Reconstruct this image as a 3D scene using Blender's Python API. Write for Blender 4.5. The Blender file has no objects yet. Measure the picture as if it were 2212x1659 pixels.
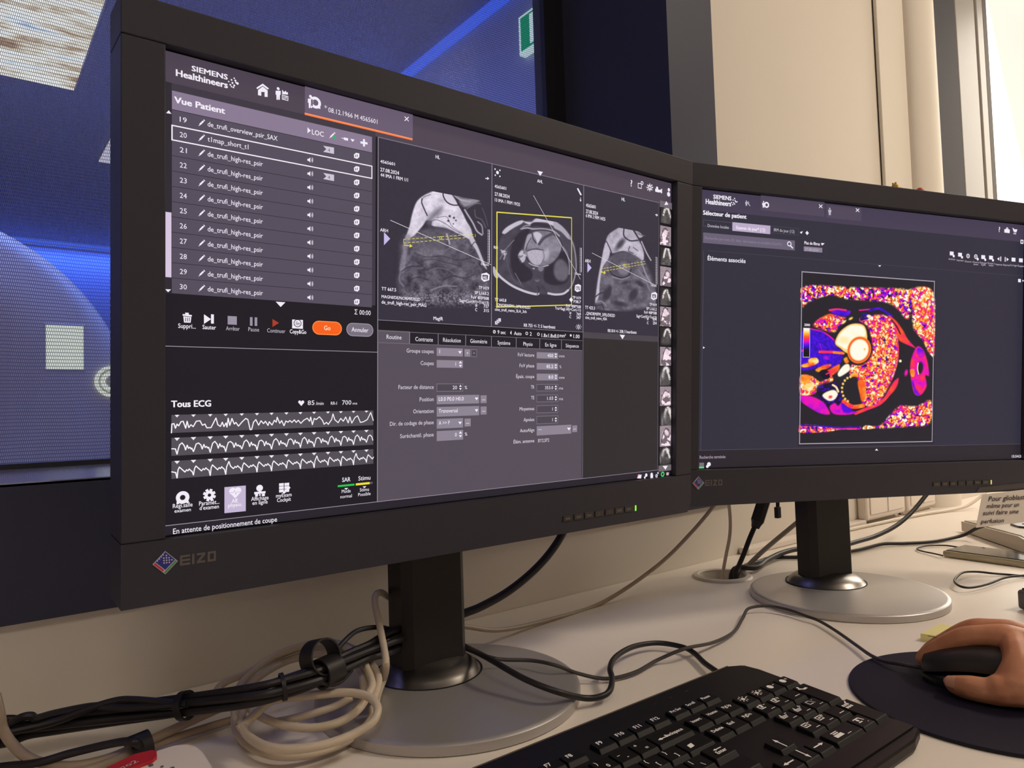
import bpy, bmesh, math, random
import numpy as np
from mathutils import Vector, Matrix

random.seed(4)
C = bpy.context.scene.collection
SC = bpy.context.scene

# ------------------------------------------------------------------ camera, world, exposure, lights
FPX, YAW, PITCH, ROLL = 1544.796, 0.66149, 0.04116, -0.03173
DESK = 0.72                                   # height of the desk top
CAM = Vector((-0.36924, -0.50841, DESK + 0.25535))
_w = Vector((math.sin(YAW) * math.cos(PITCH), math.cos(YAW) * math.cos(PITCH), math.sin(PITCH)))
_r0 = Vector((math.cos(YAW), -math.sin(YAW), 0)); _u0 = _r0.cross(_w)
_r = _r0 * math.cos(ROLL) + _u0 * math.sin(ROLL)
_u = -_r0 * math.sin(ROLL) + _u0 * math.cos(ROLL)
cam = bpy.data.cameras.new('camera'); cam_o = bpy.data.objects.new('camera', cam); C.objects.link(cam_o)
cam.sensor_fit = 'HORIZONTAL'; cam.sensor_width = 36; cam.lens = 36 * FPX / 2212
cam.clip_start = 0.02; cam.clip_end = 60
cam_o.matrix_world = Matrix(((_r.x, _u.x, -_w.x, CAM.x), (_r.y, _u.y, -_w.y, CAM.y), (_r.z, _u.z, -_w.z, CAM.z), (0, 0, 0, 1)))
SC.camera = cam_o

world = bpy.data.worlds.new('world'); SC.world = world; world.use_nodes = True
world.node_tree.nodes['Background'].inputs[0].default_value = (1.0, 0.93, 0.85, 1)
world.node_tree.nodes['Background'].inputs[1].default_value = 0.02
SC.view_settings.view_transform = 'Standard'; SC.view_settings.look = 'None'
SC.view_settings.exposure = 0.0; SC.view_settings.gamma = 1.0; SC.view_settings.use_curve_mapping = False


def area(name, loc, target, sx, sy, power, col):
    l = bpy.data.lights.new(name, 'AREA'); l.shape = 'RECTANGLE'; l.size = sx; l.size_y = sy
    l.energy = power; l.color = col
    o = bpy.data.objects.new(name, l); C.objects.link(o); o.location = loc
    o.rotation_euler = (Vector(target) - Vector(loc)).to_track_quat('-Z', 'Y').to_euler()
    return o


# daylight through the window on the right, a warm ceiling lamp and an added fill, the scanner room's blue cove lamps and unseen fills
area('window_daylight', (2.55, 0.215, 1.75), (0.5, -0.5, 0.75), 0.9, 1.1, 24, (1.0, 0.91, 0.79))
area('ceiling_lamp_light', (1.75, -1.20, 2.66), (1.75, -1.20, 0), 0.55, 0.55, 22, (1.0, 0.85, 0.68))
area('ceiling_lamp_light', (-0.75, -1.5, 2.66), (-0.75, -1.5, 0), 0.55, 0.55, 1.5, (0.80, 0.83, 1.0))  # cool fill light added on the left, with a ceiling lamp body
area('cove_light', (1.22, 2.9, 2.60), (1.33, 2.9, 0.6), 0.12, 3.4, 85, (0.10, 0.20, 1.0))
area('cove_light', (0.0, 6.85, 2.58), (0.0, 7.0, 0.4), 3.0, 0.12, 34, (0.035, 0.12, 1.0))
area('scanner_room_fill', (-1.5, 2.4, 1.9), (-0.2, -0.1, 1.0), 0.8, 0.8, 3.5, (0.22, 0.28, 1.0))  # unseen light added to spill blue through the viewing window
area('scanner_room_fill', (-0.4, 1.0, 2.6), (-0.4, 3.6, 0.9), 1.6, 1.2, 40, (0.33, 0.34, 1.0))  # unseen light that fills the scanner room with blue


# ------------------------------------------------------------------ helpers
def ray(px, py):
    return _w + _r * ((px - 1106) / FPX) - _u * ((py - 829.5) / FPX)


def onz(px, py, h=0.0):                       # point at height h over the desk
    d = ray(px, py); return CAM + d * ((DESK + h - CAM.z) / d.z)


def ony(px, py, y):
    d = ray(px, py); return CAM + d * ((y - CAM.y) / d.y)


def onx(px, py, x):
    d = ray(px, py); return CAM + d * ((x - CAM.x) / d.x)


def lin(c):
    c = c / 255.0
    return c / 12.92 if c <= 0.04045 else ((c + 0.055) / 1.055) ** 2.4


def rgb(r, g, b): return (lin(r), lin(g), lin(b), 1.0)


def mat(name, col, rough=0.5, metal=0.0, spec=0.5, emit=None, estr=0.0, noise=0.0, nscale=40.0, bump=0.0, bscale=300.0, trans=0.0, coat=0.0):
    m = bpy.data.materials.new(name); m.use_nodes = True
    nt = m.node_tree; b = nt.nodes['Principled BSDF']
    b.inputs['Base Color'].default_value = col
    b.inputs['Roughness'].default_value = rough; b.inputs['Metallic'].default_value = metal
    b.inputs['Specular IOR Level'].default_value = spec
    b.inputs['Transmission Weight'].default_value = trans
    b.inputs['Coat Weight'].default_value = coat
    if emit: b.inputs['Emission Color'].default_value = emit; b.inputs['Emission Strength'].default_value = estr
    if noise or bump:
        tc = nt.nodes.new('ShaderNodeTexCoord')
    if noise:
        n = nt.nodes.new('ShaderNodeTexNoise'); n.inputs['Scale'].default_value = nscale; n.inputs['Detail'].default_value = 5
        nt.links.new(tc.outputs['Object'], n.inputs['Vector'])
        r = nt.nodes.new('ShaderNodeMapRange'); r.inputs['To Min'].default_value = 1 - noise; r.inputs['To Max'].default_value = 1 + noise
        nt.links.new(n.outputs['Fac'], r.inputs['Value'])
        mx = nt.nodes.new('ShaderNodeMix'); mx.data_type = 'RGBA'; mx.blend_type = 'MULTIPLY'; mx.inputs['Factor'].default_value = 1
        mx.inputs['A'].default_value = col
        nt.links.new(r.outputs['Result'], mx.inputs['B']); nt.links.new(mx.outputs['Result'], b.inputs['Base Color'])
    if bump:
        n2 = nt.nodes.new('ShaderNodeTexNoise'); n2.inputs['Scale'].default_value = bscale; n2.inputs['Detail'].default_value = 2
        nt.links.new(tc.outputs['Object'], n2.inputs['Vector'])
        bp = nt.nodes.new('ShaderNodeBump'); bp.inputs['Strength'].default_value = bump; bp.inputs['Distance'].default_value = 0.001
        nt.links.new(n2.outputs['Fac'], bp.inputs['Height']); nt.links.new(bp.outputs['Normal'], b.inputs['Normal'])
    return m


ROOTS = {}


def link(name, me, mats, parent=None, loc=None, smooth=None):
    o = bpy.data.objects.new(name, me); C.objects.link(o)
    for m in (mats if isinstance(mats, (list, tuple)) else [mats]): me.materials.append(m)
    if parent: o.parent = parent
    if loc: o.location = loc
    return o


def tag(o, label, cat, group=None, kind=None):
    if label: o['label'] = label
    if cat: o['category'] = cat
    if group: o['group'] = group
    if kind: o['kind'] = kind
    return o


def thing(name, label, cat, loc=(0, 0, 0), rotz=0.0, group=None):
    o = bpy.data.objects.new(name, None); C.objects.link(o); o.empty_display_size = 0.02
    o.location = loc; o.rotation_euler = (0, 0, rotz)
    return tag(o, label, cat, group)


class MB:
    """collects shapes into one mesh"""

    def __init__(s): s.bm = bmesh.new(); s.mi = 0; s.sm = False

    def _fin(s, faces):
        for f in faces: f.material_index = s.mi; f.smooth = s.sm
        return s

    def box(s, x0, y0, z0, x1, y1, z1, bevel=0.0, seg=2, M=None):
        b = bmesh.new(); bmesh.ops.create_cube(b, size=1)
        for v in b.verts: v.co = Vector(((x0 + x1) / 2 + v.co.x * (x1 - x0), (y0 + y1) / 2 + v.co.y * (y1 - y0), (z0 + z1) / 2 + v.co.z * (z1 - z0)))
        if bevel: bmesh.ops.bevel(b, geom=b.edges[:], offset=bevel, segments=seg, affect='EDGES', profile=0.5)
        return s.merge(b, M)

    def merge(s, b, M=None):
        m = {}
        for v in b.verts: m[v] = s.bm.verts.new(M @ v.co if M else v.co)
        fs = []
        for f in b.faces:
            try: fs.append(s.bm.faces.new([m[v] for v in f.verts]))
            except ValueError: pass
        b.free()
        return s._fin(fs)

    def poly(s, pts):
        return s._fin([s.bm.faces.new([s.bm.verts.new(p) for p in pts])])

    def prism(s, pts, d):                     # pts: 3-D polygon, d: extrusion vector
        d = Vector(d); a = [s.bm.verts.new(p) for p in pts]; b = [s.bm.verts.new(Vector(p) + d) for p in pts]
        n = len(a); fs = [s.bm.faces.new(a), s.bm.faces.new(b[::-1])]
        for i in range(n): fs.append(s.bm.faces.new([a[i], b[i], b[(i + 1) % n], a[(i + 1) % n]]))
        return s._fin(fs)

    def lathe(s, prof, n=48, centre=(0, 0, 0), M=None):   # prof: (radius, z) from bottom to top
        cx, cy, cz = centre; rings = []
        for r, z in prof:
            if r < 1e-6: rings.append([s.bm.verts.new((cx, cy, cz + z))])
            else: rings.append([s.bm.verts.new((cx + r * math.cos(2 * math.pi * k / n), cy + r * math.sin(2 * math.pi * k / n), cz + z)) for k in range(n)])
        if M:
            for R in rings:
                for v in R: v.co = M @ v.co
        fs = []
        for A, B in zip(rings, rings[1:]):
            for k in range(n):
                q = [A[k % len(A)], A[(k + 1) % len(A)], B[(k + 1) % len(B)], B[k % len(B)]]
                u = []
                for v in q:
                    if v not in u: u.append(v)
                if len(u) > 2:
                    try: fs.append(s.bm.faces.new(u))
                    except ValueError: pass
        return s._fin(fs)

    def tube(s, pts, r, n=10, closed=False, caps=True, steps=8, raw=False):
        P = [Vector(p) for p in pts] if raw else spline(pts, steps, closed)
        m = len(P); rad = r if callable(r) else (lambda t: r)
        T = [((P[(i + 1) % m] if closed or i < m - 1 else P[i]) - (P[i - 1] if closed or i > 0 else P[i])).normalized() for i in range(m)]
        up = Vector((0, 0, 1)) if abs(T[0].z) < 0.9 else Vector((1, 0, 0))
        N = (up - T[0] * up.dot(T[0])).normalized(); rings = []
        for i in range(m):
            N = N - T[i] * N.dot(T[i])
            N = N.normalized() if N.length > 1e-6 else T[i].orthogonal().normalized()
            Bn = T[i].cross(N); rr = rad(i / (m - 1))
            rings.append([s.bm.verts.new(P[i] + N * (rr * math.cos(2 * math.pi * k / n)) + Bn * (rr * math.sin(2 * math.pi * k / n))) for k in range(n)])
        fs = []
        for i in range(m if closed else m - 1):
            A, B = rings[i], rings[(i + 1) % m]
            for k in range(n): fs.append(s.bm.faces.new([A[k], A[(k + 1) % n], B[(k + 1) % n], B[k]]))
        if caps and not closed: fs += [s.bm.faces.new(rings[0][::-1]), s.bm.faces.new(rings[-1])]
        return s._fin(fs)

    def sphere(s, c, r, sx=1, sy=1, sz=1, u=20, v=12):
        b = bmesh.new(); bmesh.ops.create_uvsphere(b, u_segments=u, v_segments=v, radius=r)
        for q in b.verts: q.co = Vector((c[0] + q.co.x * sx, c[1] + q.co.y * sy, c[2] + q.co.z * sz))
        return s.merge(b)

    def build(s, name, mats, parent=None, at=None, base=False, smooth=None):
        """at: Matrix or Vector of the parent, for shapes drawn in world coordinates; base: origin at the foot of a top-level mesh"""
        bmesh.ops.recalc_face_normals(s.bm, faces=s.bm.faces[:])
        loc = None
        if base:
            xs = [v.co for v in s.bm.verts]
            loc = Vector((sum(v.x for v in xs) / len(xs), sum(v.y for v in xs) / len(xs), min(v.z for v in xs)))
            at = loc
        if at is not None:
            M = at.inverted() if isinstance(at, Matrix) else Matrix.Translation(-Vector(at))
            bmesh.ops.transform(s.bm, matrix=M, verts=s.bm.verts[:])
        me = bpy.data.meshes.new(name); s.bm.to_mesh(me); s.bm.free()
        if any(f.use_smooth for f in me.polygons): me.set_sharp_from_angle(angle=math.radians(38))
        return link(name, me, mats, parent, loc)


def spline(pts, steps=8, closed=False):
    P = [Vector(p) for p in pts]; n = len(P); out = []
    if n < 3: return P
    for i in range(n if closed else n - 1):
        p1, p2 = P[i], P[(i + 1) % n]
        p0 = P[i - 1] if closed or i > 0 else p1 * 2 - p2
        p3 = P[(i + 2) % n] if closed or i + 2 < n else p2 * 2 - p1
        for k in range(steps):
            t = k / steps
            out.append(0.5 * ((2 * p1) + (p2 - p0) * t + (2 * p0 - 5 * p1 + 4 * p2 - p3) * t * t + (3 * p1 - p0 - 3 * p2 + p3) * t ** 3))
    if not closed: out.append(P[-1])
    return out


_fc = bpy.data.curves.new('lettering', 'FONT'); _fo = bpy.data.objects.new('lettering', _fc); C.objects.link(_fo)
_glyphs = {}


def glyphs(s, bold=0.0):
    """triangulated outline of a string at size 1, starting at x = 0: verts (N,2), faces"""
    k = (s, bold)
    if k not in _glyphs:
        _fc.body = s; _fc.offset = bold; _fc.resolution_u = 2
        bpy.context.view_layer.update()
        me = bpy.data.meshes.new_from_object(_fo.evaluated_get(bpy.context.evaluated_depsgraph_get()))
        v = np.array([(q.co.x, q.co.y) for q in me.vertices]) if len(me.vertices) else np.zeros((0, 2))
        if len(v): v[:, 0] -= v[:, 0].min()
        _glyphs[k] = (v, [tuple(p.vertices) for p in me.polygons]); bpy.data.meshes.remove(me)
    return _glyphs[k]


def letters(mb, s, place, width=None, cap=1.0, bold=0.0, align=0.0):
    """add a string to an MB; place maps (x, y) to 3-D; width squeezes it to a length"""
    v, fs = glyphs(s, bold)
    if not len(v): return
    k = cap / 0.682; sx = width / v[:, 0].max() if width else k
    w = v[:, 0].max() * sx
    vs = [mb.bm.verts.new(place(x * sx - align * w, y * k)) for x, y in v]
    out = []
    for f in fs:
        try: out.append(mb.bm.faces.new([vs[i] for i in f]))
        except ValueError: pass
    mb._fin(out)
# ------------------------------------------------------------------ materials
WALL = mat('cream_wall_paint', (0.76, 0.70, 0.62, 1), 0.75, noise=0.02, nscale=6, bump=0.05, bscale=900)
CEIL = mat('ceiling_white', (0.80, 0.78, 0.74, 1), 0.9, noise=0.03, nscale=10)
FLOOR = mat('grey_vinyl_floor', (0.22, 0.21, 0.20, 1), 0.5, noise=0.15, nscale=30)
ANTH = mat('anthracite_frame_paint', rgb(61, 63, 82), 0.5, spec=0.18, noise=0.04, nscale=25, bump=0.04, bscale=700)
BLACKM = mat('black_gasket', rgb(26, 25, 32), 0.5, noise=0.05)
ALU = mat('light_grey_frame_paint', rgb(140, 136, 130), 0.5, noise=0.02)
GAP = mat('dark_joint', rgb(70, 62, 54), 0.8, noise=0.05)
MRWALL = mat('scanner_room_wall', (0.55, 0.56, 0.62, 1), 0.7, noise=0.03, nscale=4)
MRCEIL = mat('scanner_room_ceiling', (0.42, 0.40, 0.46, 1), 0.8, noise=0.03, nscale=4)
MRFLOOR = mat('scanner_room_floor', (0.30, 0.29, 0.33, 1), 0.5, noise=0.1, nscale=8)
SCANW = mat('scanner_shell', (0.60, 0.54, 0.40, 1), 0.35, noise=0.03, nscale=5)
LITW = mat('lit_display', (0.1, 0.1, 0.1, 1), 0.4, emit=(0.80, 0.86, 0.74, 1), estr=1.0, noise=0.02)
LEDB = mat('blue_light_strip', (0.05, 0.05, 0.1, 1), 0.4, emit=(0.05, 0.14, 1.0, 1), estr=1.0, noise=0.02)
PANE = mat('bright_window_pane', (0.5, 0.5, 0.5, 1), 0.3, emit=(0.94, 0.90, 0.80, 1), estr=0.80, noise=0.02)
LAMP = mat('ceiling_lamp_diffuser', (0.8, 0.8, 0.8, 1), 0.4, emit=(1.0, 0.85, 0.68, 1), estr=9, noise=0.02)

ZS = 0.9287            # sill height of the viewing window


def structure(name, mb, m, parent=None):
    o = mb.build(name, m, parent)
    if not parent: o['kind'] = 'structure'
    return o


def slab(name, *b, m=WALL, parent=None, bevel=0):
    return structure(name, MB().box(*b, bevel=bevel), m, parent)


# control room shell
slab('floor', -2.3, -3.2, -0.05, 3.4, 0.243, 0, m=FLOOR)
slab('ceiling', -2.3, -3.2, 2.7, 3.4, 0.243, 2.75, m=CEIL)
slab('wall_left', -2.35, -3.2, 0, -2.3, 0.5, 2.7)
slab('wall_right', 3.4, -3.2, 0, 3.45, 0.5, 2.7)
slab('wall_rear', -2.3, -3.25, 0, 3.4, -3.2, 2.7)
mb = MB()                                     # the wall behind the desk, around the viewing window and the outer window
mb.box(-2.3, 0.243, 0, 3.4, 0.493, 0.8105)
mb.box(-2.3, 0.243, 0.8105, -1.9, 0.493, 2.7)
mb.box(-1.9, 0.243, 2.36, 0.6805, 0.493, 2.7)
mb.box(0.6805, 0.243, 0.8105, 2.0, 0.493, 2.7)
mb.box(2.0, 0.243, 2.4, 2.95, 0.493, 2.7)
mb.box(2.95, 0.243, 0.8105, 3.4, 0.493, 2.7)
structure('wall_front', mb, WALL)

# viewing window into the scanner room: deep dark frame, shielding mesh, glass
w1 = thing('window_1', None, None, (0, 0, 0)); w1['kind'] = 'structure'
mb = MB()
mb.box(-1.9, 0.236, 0.8105, 0.6805, 0.243, ZS)               # bottom face
mb.box(0.559, 0.236, ZS, 0.6805, 0.243, 2.24)                # right face
mb.box(-1.9, 0.236, ZS, -1.78, 0.243, 2.24)
mb.box(-1.9, 0.236, 2.24, 0.6805, 0.243, 2.36)
mb.box(-1.9, 0.243, 0.8105, 0.6805, 0.56, ZS - 0.002)
mb.box(0.559, 0.243, ZS - 0.002, 0.6805, 0.56, 2.36)
mb.box(-1.9, 0.243, ZS - 0.002, -1.78, 0.56, 2.36)
mb.box(-1.78, 0.243, 2.24, 0.559, 0.56, 2.36)
structure('window_frame', mb, ANTH, w1)
SILL = mat('polished_sill', rgb(170, 172, 196), 0.12, metal=0.5, spec=0.7, noise=0.03, nscale=8, bump=0.08, bscale=14)
structure('window_sill', MB().box(-1.78, 0.236, ZS - 0.002, 0.559, 0.493, ZS + 0.001), SILL, w1)
mb = MB()
mb.box(0.511, 0.488, ZS + 0.001, 0.559, 0.52, 2.24)
mb.box(-1.78, 0.488, ZS + 0.001, 0.511, 0.52, ZS + 0.007)
structure('inner_frame', mb, BLACKM, w1)
# woven shielding mesh: fine wires in both directions
MESH = bpy.data.materials.new('woven_shielding_mesh'); MESH.use_nodes = True
nt = MESH.node_tree; nt.nodes.clear()
out = nt.nodes.new('ShaderNodeOutputMaterial'); tc = nt.nodes.new('ShaderNodeTexCoord'); sp = nt.nodes.new('ShaderNodeSeparateXYZ')
nt.links.new(tc.outputs['Object'], sp.inputs[0])


def mth(nt, op, a, b=None, c=None):
    n = nt.nodes.new('ShaderNodeMath'); n.operation = op
    for i, v in enumerate((a, b, c)):
        if v is None: continue
        if isinstance(v, (int, float)): n.inputs[i].default_value = v
        else: nt.links.new(v, n.inputs[i])
    return n.outputs[0]


nz = nt.nodes.new('ShaderNodeTexNoise'); nz.inputs['Scale'].default_value = 9; nt.links.new(tc.outputs['Object'], nz.inputs['Vector'])
wob = mth(nt, 'MULTIPLY', nz.outputs['Fac'], 0.006)
rowi = mth(nt, 'DIVIDE', mth(nt, 'ADD', mth(nt, 'ADD', sp.outputs['Z'], wob), 5), 0.0042)
odd = mth(nt, 'MULTIPLY', mth(nt, 'FRACT', mth(nt, 'MULTIPLY', mth(nt, 'FLOOR', rowi), 0.5)), 1.0)
fx = mth(nt, 'FRACT', mth(nt, 'ADD', mth(nt, 'DIVIDE', mth(nt, 'ADD', sp.outputs['X'], 5), 0.00185), odd))
fz = mth(nt, 'FRACT', rowi)
hx = mth(nt, 'LESS_THAN', fx, 0.45); hz = mth(nt, 'LESS_THAN', fz, 0.20)
wire = mth(nt, 'MAXIMUM', hx, hz)
tr = nt.nodes.new('ShaderNodeBsdfTransparent'); df = nt.nodes.new('ShaderNodeBsdfPrincipled')
df.inputs['Base Color'].default_value = (0.10, 0.11, 0.22, 1); df.inputs['Roughness'].default_value = 0.6
mxs = nt.nodes.new('ShaderNodeMixShader')
nt.links.new(mth(nt, 'MULTIPLY', wire, 0.85), mxs.inputs[0]); nt.links.new(tr.outputs[0], mxs.inputs[1]); nt.links.new(df.outputs[0], mxs.inputs[2])
nt.links.new(mxs.outputs[0], out.inputs[0])
structure('shielding_mesh', MB().poly([(-1.78, 0.500, ZS + 0.006), (0.513, 0.500, ZS + 0.006), (0.513, 0.500, 2.24), (-1.78, 0.500, 2.24)]), MESH, w1)

GLA = bpy.data.materials.new('window_glass'); GLA.use_nodes = True
nt = GLA.node_tree; nt.nodes.clear(); out = nt.nodes.new('ShaderNodeOutputMaterial')
tr = nt.nodes.new('ShaderNodeBsdfTransparent'); tr.inputs[0].default_value = (0.97, 0.98, 0.98, 1); gs = nt.nodes.new('ShaderNodeBsdfGlossy'); gs.inputs['Roughness'].default_value = 0.02
fr = nt.nodes.new('ShaderNodeFresnel'); fr.inputs[0].default_value = 1.05; mxs = nt.nodes.new('ShaderNodeMixShader')
nt.links.new(fr.outputs[0], mxs.inputs[0]); nt.links.new(tr.outputs[0], mxs.inputs[1]); nt.links.new(gs.outputs[0], mxs.inputs[2]); nt.links.new(mxs.outputs[0], out.inputs[0])
structure('window_glass', MB().box(-1.78, 0.503, ZS + 0.006, 0.513, 0.509, 2.24), GLA, w1)

# trims to the right of the viewing window, and the bright outer window
X_ = lambda px, y: ony(px, 200, y).x         # where a vertical edge of the photo meets a depth
CAS = mat('dark_grey_casing', rgb(70, 69, 73), 0.75, spec=0.15, noise=0.04)
slab('trim_1', X_(1903, .233), 0.233, DESK, X_(1960, .233), 0.243, 2.7, bevel=0.002)
slab('trim_2', X_(1899, .240), 0.240, DESK, X_(1903, .233), 0.2435, 2.7, m=GAP)
mb = MB(); mb.sm = True                       # rounded pipe casing
xa, xb = X_(1964, .235), X_(2014, .235); xm, xr = (xa + xb) / 2, (xb - xa) / 2
mb.prism([(xm + xr * math.cos(t), 0.243 - 0.040 * math.sin(t), DESK) for t in [math.pi * k / 16 for k in range(17)]], (0, 0, 2.7 - DESK))
structure('trim_3', mb, WALL)
w2 = thing('window_2', None, None, (0, 0, 0)); w2['kind'] = 'structure'
mb = MB().box(X_(2019, .222), 0.222, DESK + 0.2, X_(2073, .222), 0.25, 2.7, bevel=0.003)
structure('window_casing', mb, CAS, w2)
mb = MB().box(X_(2074, .232), 0.232, DESK + 0.2, X_(2115, .232), 0.30, 2.7, bevel=0.003); mb.box(X_(2120, .236), 0.236, DESK + 0.2, X_(2133, .236), 0.30, 2.7, bevel=0.003)
structure('window_frame', mb, ALU, w2)
mb = MB().box(X_(2115, .245), 0.245, DESK + 0.2, X_(2120, .245), 0.30, 2.7); mb.box(X_(2133, .240), 0.240, DESK + 0.2, X_(2141, .240), 0.30, 2.7)
structure('gasket', mb, GAP, w2)
structure('window_pane', MB().box(X_(2136, .31), 0.31, DESK + 0.1, 2.95, 0.316, 2.4), PANE, w2)

# square ceiling lamps of the control room; the left one is an added fill
for i, (x, y, where) in enumerate(((1.75, -1.20, 'above the right end of the desk'), (-0.75, -1.5, 'added as fill behind the left end of the desk'))):
    L = thing('ceiling_lamp', 'square warm white ceiling lamp ' + where, 'lamp', (x, y, 2.7), 0, 'square ceiling lamps')
    MB().box(-0.31, -0.31, -0.03, 0.31, 0.31, 0, bevel=0.004).build('lamp_frame', ALU, L)
    MB().box(-0.285, -0.285, -0.036, 0.285, 0.285, -0.029).build('diffuser', LAMP, L)

# ------------------------------------------------------------------ scanner room behind the window
slab('wall_scanner_right', 1.375, 0.56, 0, 1.425, 7.0, 2.66, m=MRWALL)
slab('wall_scanner_back', -3.0, 7.0, 0, 1.425, 7.05, 2.66, m=MRWALL)
slab('wall_scanner_left', -3.05, 0.56, 0, -3.0, 7.0, 2.66, m=MRWALL)
slab('floor_scanner', -3.0, 0.5, -0.05, 1.4, 7.0, 0, m=MRFLOOR)
slab('ceiling_scanner', -3.0, 0.5, 2.65, 1.4, 7.0, 2.70, m=MRCEIL)

# landscape light panel in the ceiling
PIC = bpy.data.materials.new('landscape_light_picture'); PIC.use_nodes = True
nt = PIC.node_tree; b = nt.nodes['Principled BSDF']; b.inputs['Base Color'].default_value = (0.1, 0.1, 0.1, 1)
tc = nt.nodes.new('ShaderNodeTexCoord'); mp = nt.nodes.new('ShaderNodeMapping'); mp.inputs['Scale'].default_value = (1.6, 4.5, 1)
nz = nt.nodes.new('ShaderNodeTexNoise'); nz.inputs['Scale'].default_value = 1.9; nz.inputs['Detail'].default_value = 6; nz.inputs['Roughness'].default_value = 0.62
cr = nt.nodes.new('ShaderNodeValToRGB'); e = cr.color_ramp.elements
for p, c in ((0.30, (0.10, 0.06, 0.03)), (0.40, (0.42, 0.27, 0.12)), (0.47, (0.72, 0.66, 0.52)), (0.55, (0.95, 0.95, 0.88)), (0.64, (0.75, 0.85, 0.95)), (0.74, (0.28, 0.36, 0.60))):
    q = e.new(p); q.color = (*c, 1)
e.remove(e[0]); e.remove(e[-1])
nt.links.new(tc.outputs['Object'], mp.inputs[0]); nt.links.new(mp.outputs[0], nz.inputs['Vector']); nt.links.new(nz.outputs['Fac'], cr.inputs[0])
nt.links.new(cr.outputs[0], b.inputs['Emission Color']); b.inputs['Emission Strength'].default_value = 1.25
PL = mat('pale_light_panel', (0.3, 0.3, 0.3, 1), 0.4, emit=(0.60, 0.57, 0.63, 1), estr=1.05, noise=0.02)
t = thing('ceiling_light_panel', 'large lit landscape picture panel in the scanner room ceiling', 'lamp', (-0.6, 3.0, 2.65))
MB().box(-0.62, -0.42, -0.012, 0.69, 0.53, -0.004).build('picture', PIC, t)
MB().box(-0.64, -0.44, -0.004, 0.70, 0.545, 0.0).build('panel_frame', MRCEIL, t)
t = thing('ceiling_light_panel', 'small plain pale light panel in the scanner room ceiling, near the monitor edge', 'lamp', (0.70, 4.2, 2.65))
MB().box(-0.36, -0.5, -0.012, 0.36, 0.36, -0.004).build('diffuser', PL, t)
MB().box(-0.365, -0.51, -0.004, 0.37, 0.37, 0.0).build('panel_frame', MRCEIL, t)
# blue light strips
t = tag(MB().box(1.335, 0.7, 2.615, 1.372, 6.9, 2.645, bevel=0.004).build('light_strip', LEDB, base=True), 'long blue light strip where ceiling meets the right scanner room wall', 'lamp')
t = tag(MB().box(-2.9, 6.95, 2.60, 1.33, 6.995, 2.645, bevel=0.004).build('light_strip', LEDB, base=True), 'blue light strip along the top of the far scanner room wall', 'lamp')

# exit sign
GREEN = mat('exit_green', (0.01, 0.1, 0.05, 1), 0.4, emit=(0.0, 0.33, 0.16, 1), estr=0.8, noise=0.02)
SIGNW = mat('exit_white', (0.5, 0.5, 0.5, 1), 0.4, emit=(0.72, 0.92, 0.86, 1), estr=0.85, noise=0.02)
zt, zb = ony(1127, 40, 1.6).z, ony(1127, 125, 1.6).z
zc = 0.5 * (onx(1127, 40, 1.36).z + onx(1127, 125, 1.36).z); hh = 0.5 * (onx(1127, 40, 1.36).z - onx(1127, 125, 1.36).z)
y1 = onx(1127, 80, 1.36).y
t = thing('exit_sign', 'lit green and white emergency exit sign on the scanner room wall', 'sign', (1.375, y1 - 0.17, zc - hh))
MB().box(-0.03, -0.17, 0, 0, 0.17, 2 * hh, bevel=0.003).build('sign_box', SIGNW, t)
mb = MB()
mb.box(-0.032, -0.155, 0.012, -0.0295, 0.155, 2 * hh - 0.012); mb.build('green_field', GREEN, t)
mb = MB()
mb.box(-0.0335, 0.02, 0.02, -0.0315, 0.10, 2 * hh - 0.02)                # the door
mb.poly([(-0.0335, -0.03, hh + 0.05), (-0.0335, -0.03, hh - 0.05), (-0.0335, -0.09, hh)])
mb.box(-0.0335, -0.03, hh - 0.015, -0.0315, 0.01, hh + 0.015)
mb.build('pictogram', SIGNW, t)

# the scanner: a round gantry with a bore, a lit display and a lit ring on its front
GX, GY, GZ, GR = -0.62, 3.0, 1.0, 0.89
t = thing('mri_scanner', 'large round scanner gantry standing in the blue lit room', 'scanner', (GX, GY, 0))
Mx = Matrix.Translation((0, 0, GZ)) @ Matrix.Rotation(-math.pi / 2, 4, 'X')
mb = MB(); mb.sm = True
mb.lathe([(0.35, 0.10), (0.37, 0.03), (0.43, 0.0), (0.80, 0.0), (0.85, 0.015), (0.88, 0.05), (GR, 0.12), (GR, 1.45), (0.86, 1.55), (0.40, 1.6), (0.35, 1.55)], 72, M=Mx)
mb.build('gantry', SCANW, t)
mb = MB(); mb.sm = True; mb.lathe([(0.349, 0.1), (0.349, 1.55)], 64, M=Mx); mb.build('bore', MRCEIL, t)
MB().box(-0.6, 0.15, 0, 0.6, 1.45, 0.35, bevel=0.03).build('pedestal', SCANW, t)
p = [ony(*q, GY - 0.006) for q in ((99, 702), (180, 705), (180, 799), (99, 796))]
o = Vector((GX, GY, 0)); mb = MB()
x0, x1 = p[0].x - GX, p[1].x - GX; z0, z1 = 0.5 * (p[2].z + p[3].z), 0.5 * (p[0].z + p[1].z)
mb.box(x0 - 0.008, -0.006, z0 - 0.008, x1 + 0.008, 0.004, z1 + 0.008, bevel=0.004); d = mb.build('display', SCANW, t)
MB().box(x0, -0.008, z0, x1, -0.005, z1, bevel=0.001).build('lit_screen', LITW, d)
c = ony(243, 824, GY) - o; rr = (ony(243, 790, GY) - ony(243, 824, GY)).length
mb = MB(); mb.sm = True
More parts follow.
